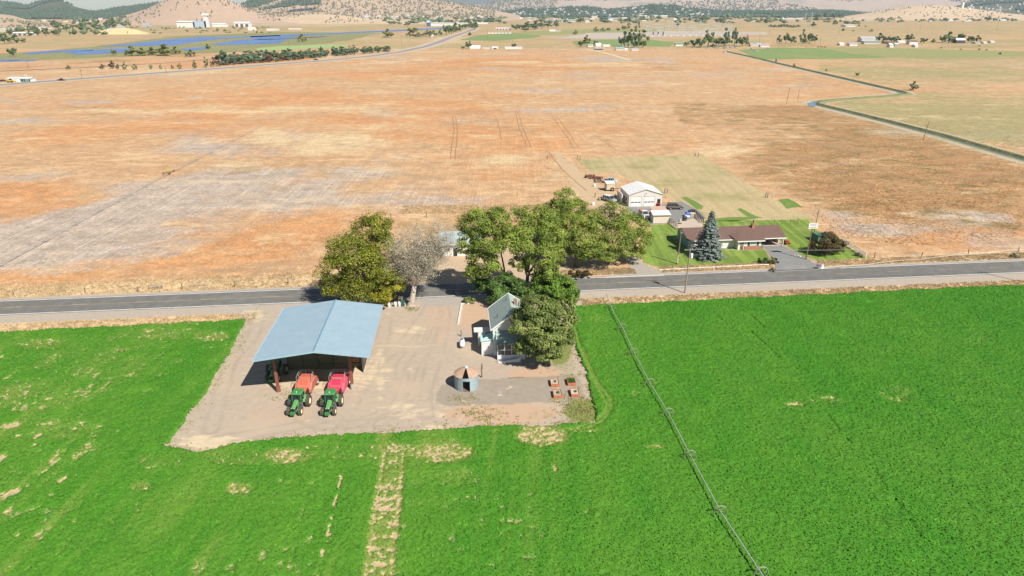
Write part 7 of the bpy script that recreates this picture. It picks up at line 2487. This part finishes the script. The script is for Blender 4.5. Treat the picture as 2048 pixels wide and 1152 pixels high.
# processing plant under the butte
fbuild(372, 55, 36, 12, 'big white hall of the processing plant under the butte', F_WHITE, F_WROOF, 40, pitch=.15)
fbuild(400, 55, 26, 12, 'pale blue block joined to the white plant hall', F_BLUER, F_WROOF, 30, pitch=0)
t = fbuild(413, 55, 7, 26, 'tall white elevator tower of the processing plant', F_WHITE, F_WROOF, 12, pitch=0, cat='tower', name='elevator_tower')
MB().box(-8, 8, -2, 11, 33, 39.5).build('tower_head', F_WHITE, t)
for k in range(4):
    t = thing('silo', 'white round silo in the row before the plant tower', 'silo', at(394 + k * 5, 54), 0, 'plant silos')
    MB().lathe([(0, 0), (3.2, 0), (3.2, 14), (0, 16.5)], 16).build('shell', F_WHITE, t)
    MB().lathe([(0, 17.2), (.6, 17), (.6, 15.5)], 8).build('vent', F_GREYR, t)
fbuild(438, 54, 27, 7, 'long white annex right of the plant tower', F_WHITE, F_WROOF, 20, pitch=.2)
fbuild(484, 53.5, 30, 9, 'white barn with an open dark front right of the plant', F_WHITE, F_WROOF, 22, pitch=.25, doors=3)
fbuild(503, 61, 14, 6, 'small white store below the open fronted barn', F_WHITE, F_WROOF, 12, pitch=.2)
fbuild(545, 61, 24, 3, 'row of low white units on the flat below the golden hill', F_WHITE, F_WROOF, 10, pitch=.2)
fbuild(590, 60, 26, 3, 'second row of low white units below the golden hill', F_CREAM, F_WROOF, 10, pitch=.2)
fbuild(291, 53, 14, 5, 'small blue-grey mill building left of the plant', F_BLUER, F_GREYR, 15)
fbuild(240, 59, 12, 7, 'left of two blue-grey sheds beside the gold gravel heap', F_BLUER, F_GREYR, 15)
fbuild(213, 61, 11, 7, 'far left blue-grey shed by the gold gravel heap', F_BLUER, F_DARK, 15)
fbuild(80, 61.5, 18, 6, 'white flat hall among the trees of the left town', F_WHITE, F_WROOF, 16, pitch=.15)
fbuild(45, 71, 40, 6, 'long cream hall along the near edge of the left town', F_CREAM, F_WROOF, 14, pitch=.25, doors=4)
fbuild(10, 63, 30, 5, 'wide cream warehouse at the left edge below the mound', F_CREAM, F_WROOF, 20, pitch=.2)
for (x, y, w, h) in [(108, 48, 8, 6), (130, 44, 6, 4), (183, 44, 9, 5), (171, 43, 6, 4), (200, 40, 6, 5), (86, 42, 7, 4), (62, 44, 6, 4), (152, 46, 6, 3), (120, 56, 6, 3), (98, 57, 6, 3)]:
    fbuild(x, y, w, h, 'small pale house scattered through the left town', F_CREAM if x % 2 else F_WHITE, F_BROWN, 10, cat='house', name='house', group='houses of the left town')
# gravel heap
t = MB().loft([[(x * 60, y * 28, 0) for x, y in ((-1, -.6), (-.4, -1), (.5, -1), (1, -.5), (.9, .7), (0, 1), (-.8, .8))], [(x * 34, y * 12, 9) for x, y in ((-1, -.6), (-.4, -1), (.5, -1), (1, -.5), (.9, .7), (0, 1), (-.8, .8))], [(x * 10, y * 3, 13) for x, y in ((-1, -.6), (-.4, -1), (.5, -1), (1, -.5), (.9, .7), (0, 1), (-.8, .8))]]).build('gravel_heap', mat('gold_gravel', (.60, .46, .24), (.54, .41, .22), .05, .95), loc=at(245, 68))
tag(t, 'large golden gravel heap on the flat left of the plant', 'gravel heap')
# highway crest works
fbuild(872, 52, 30, 6, 'white roofed mill shed left of the highway crest', F_WHITE, F_WROOF, 30, pitch=.2)
fbuild(910, 51, 48, 5, 'long white roofed mill shed behind the crest trees', F_WHITE, F_WROOF, 30, pitch=.25)
fbuild(857, 53, 7, 11, 'dark blue hopper tower at the left end of the mill sheds', mat('hopper_blue', (.10, .14, .22), rough=.6), F_BLUER, 14, pitch=.3)
fbuild(955, 48, 40, 3, 'low white strip building right of the mill sheds', F_WHITE, F_WROOF, 16, pitch=.2)
fbuild(863, 73, 8, 3, 'tiny white hut under the belt left of the crest', F_WHITE, F_WROOF, 6)
t = fbuild(950, 98, 20, 6, 'white tent shaped greenhouse beside the farm lane', F_WHITE, F_WROOF, 10, pitch=.6)
fbuild(990, 98, 12, 4, 'small white cabin between the greenhouse and the long trailer', F_WHITE, F_WROOF, 6, doors=1)
fbuild(1027, 98, 34, 3.5, 'long white trailer home on the farm lane', F_WHITE, F_WROOF, 6, pitch=.15)
fbuild(972, 98.3, 16, 2.5, 'low white wall of crates right of the greenhouse', F_CREAM, F_WROOF, 4, pitch=0)
fbuild(1007, 60, 30, 4, 'long white barn frame behind the row of campers', F_WHITE, F_WROOF, 14, pitch=.25, doors=5)
for k in range(7):
    t = fbuild(978 + k * 7, 67.2 + (k % 2) * .4, 5, 2.3, 'white camper in the row before the long barn', F_WHITE, F_WROOF, 3, pitch=0, cat='camper', name='camper', group='row of white campers')
# small white farm, centre
for (x, y, w, h, lab, wl, rf) in [(1181, 93.5, 11, 4, 'white cottage left end of the small white farm', F_WHITE, F_GREYR), (1197, 93, 11, 6, 'gabled white house of the small white farm', F_WHITE, F_WROOF), (1213, 93.5, 14, 3.5, 'low white shed right of the gabled farm house', F_WHITE, F_WROOF),
                                  (1198, 100, 16, 4, 'dark open shed below the small white farm', F_DARK, F_GREYR), (1240, 101, 17, 6, 'teal roofed shed in front of the dark grove', F_CREAM, F_TEALR), (1252, 101, 6, 4, 'white lean-to beside the teal roofed shed', F_WHITE, F_WROOF),
                                  (1270, 101, 14, 4, 'pair of low white huts right of the teal roofed shed', F_WHITE, F_GREYR), (1256, 93, 10, 3, 'tan hut at the foot of the dark grove', F_CREAM, F_BROWN),
                                  (1360, 92, 18, 5, 'white house with green roof left of the junk yard grove', F_WHITE, mat('far_green_roof', (.10, .32, .22), rough=.6)), (1105, 63, 12, 3, 'white bungalow in the plain right of the highway grove', F_WHITE, F_WROOF), (1116, 63.5, 10, 2.5, 'grey shed next to the white bungalow in the plain', F_CREAM, F_GREYR),
                                  (1512, 93, 22, 5, 'grey roofed workshop in the junk yard', F_CREAM, F_GREYR), (1530, 94, 18, 4, 'pale long shed at the right end of the junk yard', F_WHITE, F_GREYR), (1517, 90, 12, 4, 'teal roofed hut behind the junk yard workshop', F_CREAM, F_TEALR)]:
    fbuild(x, y, w, h, lab, wl, rf, 8)
for k, (x, y) in enumerate([(1414, 97), (1421, 97), (1432, 97), (1438, 96.5), (1447, 97), (1452, 97.5), (1459, 96), (1502, 99), (1508, 101), (1514, 103), (1534, 98.5), (1472, 96)]):
    c = vehicle('parked_van', 'pale vehicle among those parked before the junk yard grove', 'van', at(x, y), radians(random.choice([0, 80, 20, 160])), random.choice([CAR_WH, CAR_WH, CAR_SILV, F_BLUER]), kind='suv', L=5.2)
    c['group'] = 'vehicles parked in the junk yard'
# right hand farms
t = fbuild(1737, 84, 28, 10, 'large white barn with a grey roof in the right hand farm row', F_WHITE, F_GREYR, 16, pitch=.4)
fbuild(1744, 88, 32, 6, 'long house with a green-grey hip roof before the large white barn', F_CREAM, mat('green_grey_roof', (.22, .29, .26), rough=.7), 10, pitch=.5)
for (x, y, w, h, lab, wl, rf) in [(1684, 91, 9, 5, 'white cube hut at the left end of the right hand farm row', F_WHITE, F_WROOF), (1707, 91.5, 16, 5, 'white mobile home left of the large white barn', F_WHITE, F_GREYR), (1775, 87, 12, 4, 'brown shed right of the long hip roofed house', F_BROWN, F_BROWN), (1783, 95, 7, 7, 'white box trailer standing before the farm row', F_WHITE, F_WROOF),
                                  (1786, 88, 18, 4, 'low tan house right of the brown shed', F_CREAM, F_BROWN), (1827, 89, 17, 8, 'gabled white house with a pinkish roof', F_WHITE, F_BROWN), (1833, 94.5, 6, 5, 'white van body in front of the gabled house', F_WHITE, F_WROOF), (1794, 91, 8, 4, 'teal sided hut right of the white box trailer', F_TEALR, F_WROOF),
                                  (1804, 86, 14, 4, 'white lean-to behind the rounded green tree', F_WHITE, F_WROOF), (1921, 86.5, 18, 9, 'dark farmhouse with white gable boards between the big trees', F_DARK, F_WROOF), (1911, 85, 8, 5, 'white wing of the dark farmhouse', F_WHITE, F_DARK), (1971, 87, 7, 3, 'white stock trailer right of the big farm trees', F_WHITE, F_WROOF),
                                  (1986, 85.5, 8, 3, 'white hut out in the right pasture', F_WHITE, F_WROOF), (1956, 87.5, 10, 3, 'dusty shed at the right end of the farm trees', F_CREAM, F_GREYR), (1701, 53.5, 20, 3.5, 'long low white barn alone on the plain', F_WHITE, F_WROOF), (1727, 36, 16, 3, 'grey open shed left of the white long sheds', F_GREYR, F_GREYR),
                                  (1745, 35, 12, 5, 'white hall with a thin spire on the plain', F_WHITE, F_WROOF), (1763, 35, 24, 4, 'white long shed right of the spired hall', F_WHITE, F_WROOF), (1736, 42, 14, 3, 'grey barn below the spired hall', F_CREAM, F_GREYR), (1845, 34, 24, 4, 'teal roofed school below the tank hill', F_CREAM, F_TEALR),
                                  (1861, 34, 8, 3.5, 'white block right of the teal roofed school', F_WHITE, F_WROOF), (1582, 40, 50, 3, 'long cream warehouse before the far wooded rise', F_CREAM, F_WROOF), (1560, 38, 16, 3, 'white depot left of the long cream warehouse', F_WHITE, F_WROOF), (1600, 30, 50, 4, 'longest white factory under the wooded slope', F_WHITE, F_BLUER),
                                  (1640, 29, 24, 4, 'white factory right of the longest one', F_WHITE, F_WROOF), (1500, 30.5, 40, 2.5, 'low white mall strip under the wooded rise', F_WHITE, F_WROOF), (1430, 31.5, 30, 2.5, 'pale strip of shops under the wooded rise', F_CREAM, F_WROOF), (1506, 43.5, 10, 3, 'pale barn in the tree belts before the town', F_CREAM, F_WROOF),
                                  (1141, 44, 36, 5, 'wide teal roofed warehouse left of the far town centre', F_CREAM, F_TEALR), (1100, 44, 22, 4, 'blue walled warehouse left of the teal roofed one', F_BLUER, F_GREYR), (1175, 45, 10, 3, 'small white depot right of the teal roofed warehouse', F_WHITE, F_WROOF), (1220, 41, 26, 5, 'pale blue roofed hall in the far town', F_WHITE, F_BLUER),
                                  (1262, 43, 18, 4, 'teal hall behind the slim poplars', F_TEALR, F_TEALR), (1286, 36, 16, 5, 'cream town block under the wooded rise', F_CREAM, F_CREAM), (1322, 35, 26, 4, 'row of cream town blocks right of the slim poplars', F_CREAM, F_WROOF), (1215, 33, 12, 5, 'tall cream town block at the foot of the rise', F_CREAM, F_WROOF)]:
    fbuild(x, y, w, h, lab, wl, rf, 10 if y > 60 else 30, pitch=.35 if y > 60 else .25)
o = MB().tube([(0, 0, 0), (0, 0, 26)], [1.2, .6], 8).build('spire', F_WHITE, loc=at(1739, 35.2))
tag(o, 'thin white spire beside the hall on the plain', 'spire')
for k in range(60):
    x = random.uniform(1040, 1420) if k < 44 else random.uniform(1850, 2045)
    y = random.uniform(33, 43) if k < 44 else random.uniform(36, 44)
    fbuild(x, y, random.uniform(5, 12), random.uniform(2, 3.5), 'small pale house in the flat part of the far town' if k < 44 else 'small pale house in the scattered settlement at the right', random.choice([F_WHITE, F_CREAM]), random.choice([F_GREYR, F_WROOF, F_BROWN]), 14, cat='house', name='house', group='houses of the far town' if k < 44 else 'houses of the right settlement')
# tank tower on its hill
q = h_tank(np.array([1924.0]), np.array([.92]))[0]
t = thing('water_tower', 'tall white water tank on the low pale hill at the right', 'water tank', tuple(q))
MB().lathe([(0, -4), (8, -4), (8, 28), (0, 29.5)], 24).build('tank', F_WHITE, t, smooth=False)
MB().box(-9.2, -8.05, -.6, .6, -3, 29).build('ladder', F_GREYR, t)
q = h_tank(np.array([1938.0]), np.array([.9]))[0]
t = thing('reservoir', 'low white round reservoir right of the tall water tank', 'water tank', tuple(q))
MB().lathe([(0, -4), (9, -4), (9, 6), (0, 7.5)], 20).build('tank', F_WHITE, t)
MB().lathe([(0, 8.3), (1, 8.1), (1, 7)], 8).build('hatch', F_GREYR, t)

# ------------------------------------------------------------------ substation and power lines
PYL = mat('pale_galvanised', (.52, .58, .58), (.46, .51, .51), .3, .5, metal=.2)


def gantry(px, py, w, h):
    s = ppm(px, py)
    W, Hh = w / s, h / s
    t = thing('gantry', 'pale steel gantry in the far electrical substation', 'gantry', at(px, py), radians(random.uniform(-6, 6)), 'substation gantries')
    for k in range(max(2, int(W / 9) + 1)):
        n = max(1, int(W / 9))
        x = -W / 2 + W * k / n
        MB().tube([(x, 0, 0), (x, 0, Hh)], [.42, .28], 4).build('post', PYL, t)
    MB().box(-W / 2, W / 2, -.35, .35, Hh * .72, Hh * .72 + .8).build('beam', PYL, t)


for r in range(5):
    for k in range(8):
        gantry(1294 + k * 23 + random.uniform(-5, 5), 70.5 - r * 4.2 + random.uniform(-.6, .6), random.uniform(10, 20), random.uniform(7, 12))
for k in range(3):
    t = thing('transformer', 'dark tall transformer column in the far substation', 'transformer', at(1306 + k * 10, 71), 0, 'substation transformers')
    MB().box(-1.0, 1.0, -1, 1, 0, 7).build('tank', F_DARK, t)
    MB().tube([(0, 0, 7), (0, 0, 9)], .3, 6).build('bushing', F_DARK, t)
for k in range(14):
    t = thing('switch_cabinet', 'small white switch cabinet on the ground of the far substation', 'cabinet', at(1292 + k * 12.5, 72 + random.uniform(-.6, .8)), 0, 'substation cabinets')
    MB().box(-1.2, 1.2, -1, 1, 0, 2.6).build('box', F_WHITE, t)
    MB().box(-1.3, 1.3, -1.1, 1.1, 2.6, 2.8).build('lid', F_GREYR, t)


def far_pole(px, py, top, label, m=POLEW, r=.28, arm=True, group=None):
    h = (py - top) / ppm(px, py)
    t = thing('utility_pole', label, 'utility pole', at(px, py), 0, group)
    MB().tube([(0, 0, -.1), (0, 0, h)], [r, r * .7], 6).build('post', m, t)
    if arm:
        MB().box(-h * .11, h * .11, -.2, .2, h * .92, h * .92 + .35).build('crossarm', m, t)


far_pole(1607, 61, 28, 'left of the pair of tall pale pylons on the right hand plain', PYL, .8)
far_pole(1619.5, 61, 27, 'right of the pair of tall pale pylons on the right hand plain', PYL, .8)
for px, py, tp, lab in [(1538, 70, 48, 'dark wooden pole right of the substation'), (1678.5, 67, 43, 'dark wooden pole left of the long low barn'), (1839, 64, 43, 'dark wooden pole on the plain above the farm row'), (1993, 61, 45, 'rightmost dark wooden pole on the far plain'), (804, 93, 72, 'wooden pole between the tree row and the highway curve'),
                        (976, 82, 58, 'slim pole left of the camper row'), (1014, 78, 58, 'slim pole in front of the camper row'), (57, 137, 123, 'dark pole by the railway at the left'), (165, 158.5, 140, 'slim pole beside the dark pickup on the highway'), (333, 146, 133, 'slim pole beside the highway below the scrubby trees'), (148, 117, 107, 'pair marker pole in the marsh'),
                        (579, 97, 82, 'slim pole behind the left part of the tree row'), (1640, 88, 76, 'slim pole right of the grove at the green field'), (1518, 88, 70, 'tall dark mast rising from the junk yard'), (694, 121, 108, 'slim pole in front of the long tree row')]:
    far_pole(px, py, tp, lab, POLEW, .22)
# fence line of the near pasture edge, cattle
COW_B, COW_W = mat('black_hide', (.02, .018, .017), rough=.8), mat('white_hide', (.62, .58, .52), rough=.8)


def cow(px, py, m, lab, group):
    mb = MB()
    mb.loft([[(-1.15, y, z) for y, z in ((-.22, 1.0), (.22, 1.0), (.25, 1.35), (-.25, 1.35))], [(-.9, y, z) for y, z in ((-.36, .75), (.36, .75), (.34, 1.5), (-.34, 1.5))], [(0, y, z) for y, z in ((-.42, .68), (.42, .68), (.36, 1.46), (-.36, 1.46))],
             [(.75, y, z) for y, z in ((-.34, .68), (.34, .68), (.30, 1.5), (-.30, 1.5))], [(1.15, y, z) for y, z in ((-.16, 1.05), (.16, 1.05), (.15, 1.5), (-.15, 1.5))], [(1.5, y, z) for y, z in ((-.13, .9), (.13, .9), (.14, 1.3), (-.14, 1.3))], [(1.85, y, z) for y, z in ((-.09, .75), (.09, .75), (.09, .98), (-.09, .98))]])
    for x in (-.85, .7):
        for y in (-.24, .24):
            mb.tube([(x, y, .85), (x + .05, y, .45), (x, y, 0)], [.13, .08, .07], 6)
    mb.tube([(-1.15, 0, 1.3), (-1.28, 0, .7)], .03, 4)
    o = mb.build('cow', m, loc=at(px, py), rz=random.uniform(0, 6.28))
    tag(o, lab, 'cow', group)


for px, py in [(1612, 94.5), (1636, 95.5), (1641, 94.5), (1645, 95), (1650, 95.3), (1882, 97), (1921, 100), (1972, 101), (1958, 93)]:
    cow(px, py, COW_B, 'black cow grazing in the right hand pasture', 'black cattle')
for px, py in [(1974, 100.5), (1979, 100)]:
    cow(px, py, COW_W, 'white cow grazing beside the dark ones at the right', 'white cattle')
o = vehicle('parked_van', 'lone white van at the edge of the far orange field', 'van', at(1450, 105), radians(15), CAR_WH, kind='suv', L=5)

# ------------------------------------------------------------------ air
hz = bpy.data.materials.new('valley_air')
hz.use_nodes = True
nt = hz.node_tree
nt.nodes.remove(next(n for n in nt.nodes if n.type == 'BSDF_PRINCIPLED'))
pv = nt.nodes.new('ShaderNodeVolumePrincipled')
pv.inputs['Color'].default_value = (.72, .85, 1.0, 1)
pv.inputs['Density'].default_value = 0.00005
nt.links.new(pv.outputs[0], next(n for n in nt.nodes if n.type == 'OUTPUT_MATERIAL').inputs['Volume'])
o = MB().box(-16000, 16000, -700, 13000, -5, 1000).build('haze', hz)
tag(o, 'thin blue valley haze over the whole plain', 'haze', kind='stuff')
# ================================================================== SUN, SKY, CAMERA
SUN_EL, SUN_AZ_LEFT = radians(46), radians(42)     # shadows fall away from the camera and to the left
w = bpy.data.worlds.new('World')
SC.world = w
w.use_nodes = True
wt = w.node_tree
bg = next(n for n in wt.nodes if n.type == 'BACKGROUND')
sky = wt.nodes.new('ShaderNodeTexSky')
sky.sky_type = 'NISHITA'
sky.sun_disc = False
sky.sun_elevation = SUN_EL
sky.altitude = 1250
sky.air_density = 1.0
sky.dust_density = 0.5
sky.ozone_density = 1.0
ld = Vector((-sin(SUN_AZ_LEFT) * cos(SUN_EL), cos(SUN_AZ_LEFT) * cos(SUN_EL), -sin(SUN_EL)))   # direction light travels
ts = -ld
sky.sun_rotation = atan2(ts.x, ts.y)
wt.links.new(sky.outputs[0], bg.inputs['Color'])
bg.inputs['Strength'].default_value = 0.054
sl = bpy.data.lights.new('sun', 'SUN')
sl.energy = 5.0
sl.angle = radians(0.53)
sl.color = (1.0, .955, .88)
so = bpy.data.objects.new('sun', sl)
so.rotation_euler = ld.to_track_quat('-Z', 'Y').to_euler()
so.location = (60, -60, 120)
COL.objects.link(so)

cd = bpy.data.cameras.new('camera')
co = bpy.data.objects.new('camera', cd)
cd.sensor_width = 36
cd.lens = 36 * FP / 2048
cd.clip_start = .5
cd.clip_end = 60000
co.location = (0, 0, CAMH)
co.rotation_euler = (radians(90) - PT, 0, 0)
COL.objects.link(co)
SC.camera = co
SC.view_settings.view_transform = 'Standard'
SC.view_settings.look = 'None'
SC.view_settings.gamma = 1
SC.view_settings.exposure = 0.56
SC.cycles.max_bounces = 6
SC.cycles.transparent_max_bounces = 8
SC.cycles.volume_bounces = 0
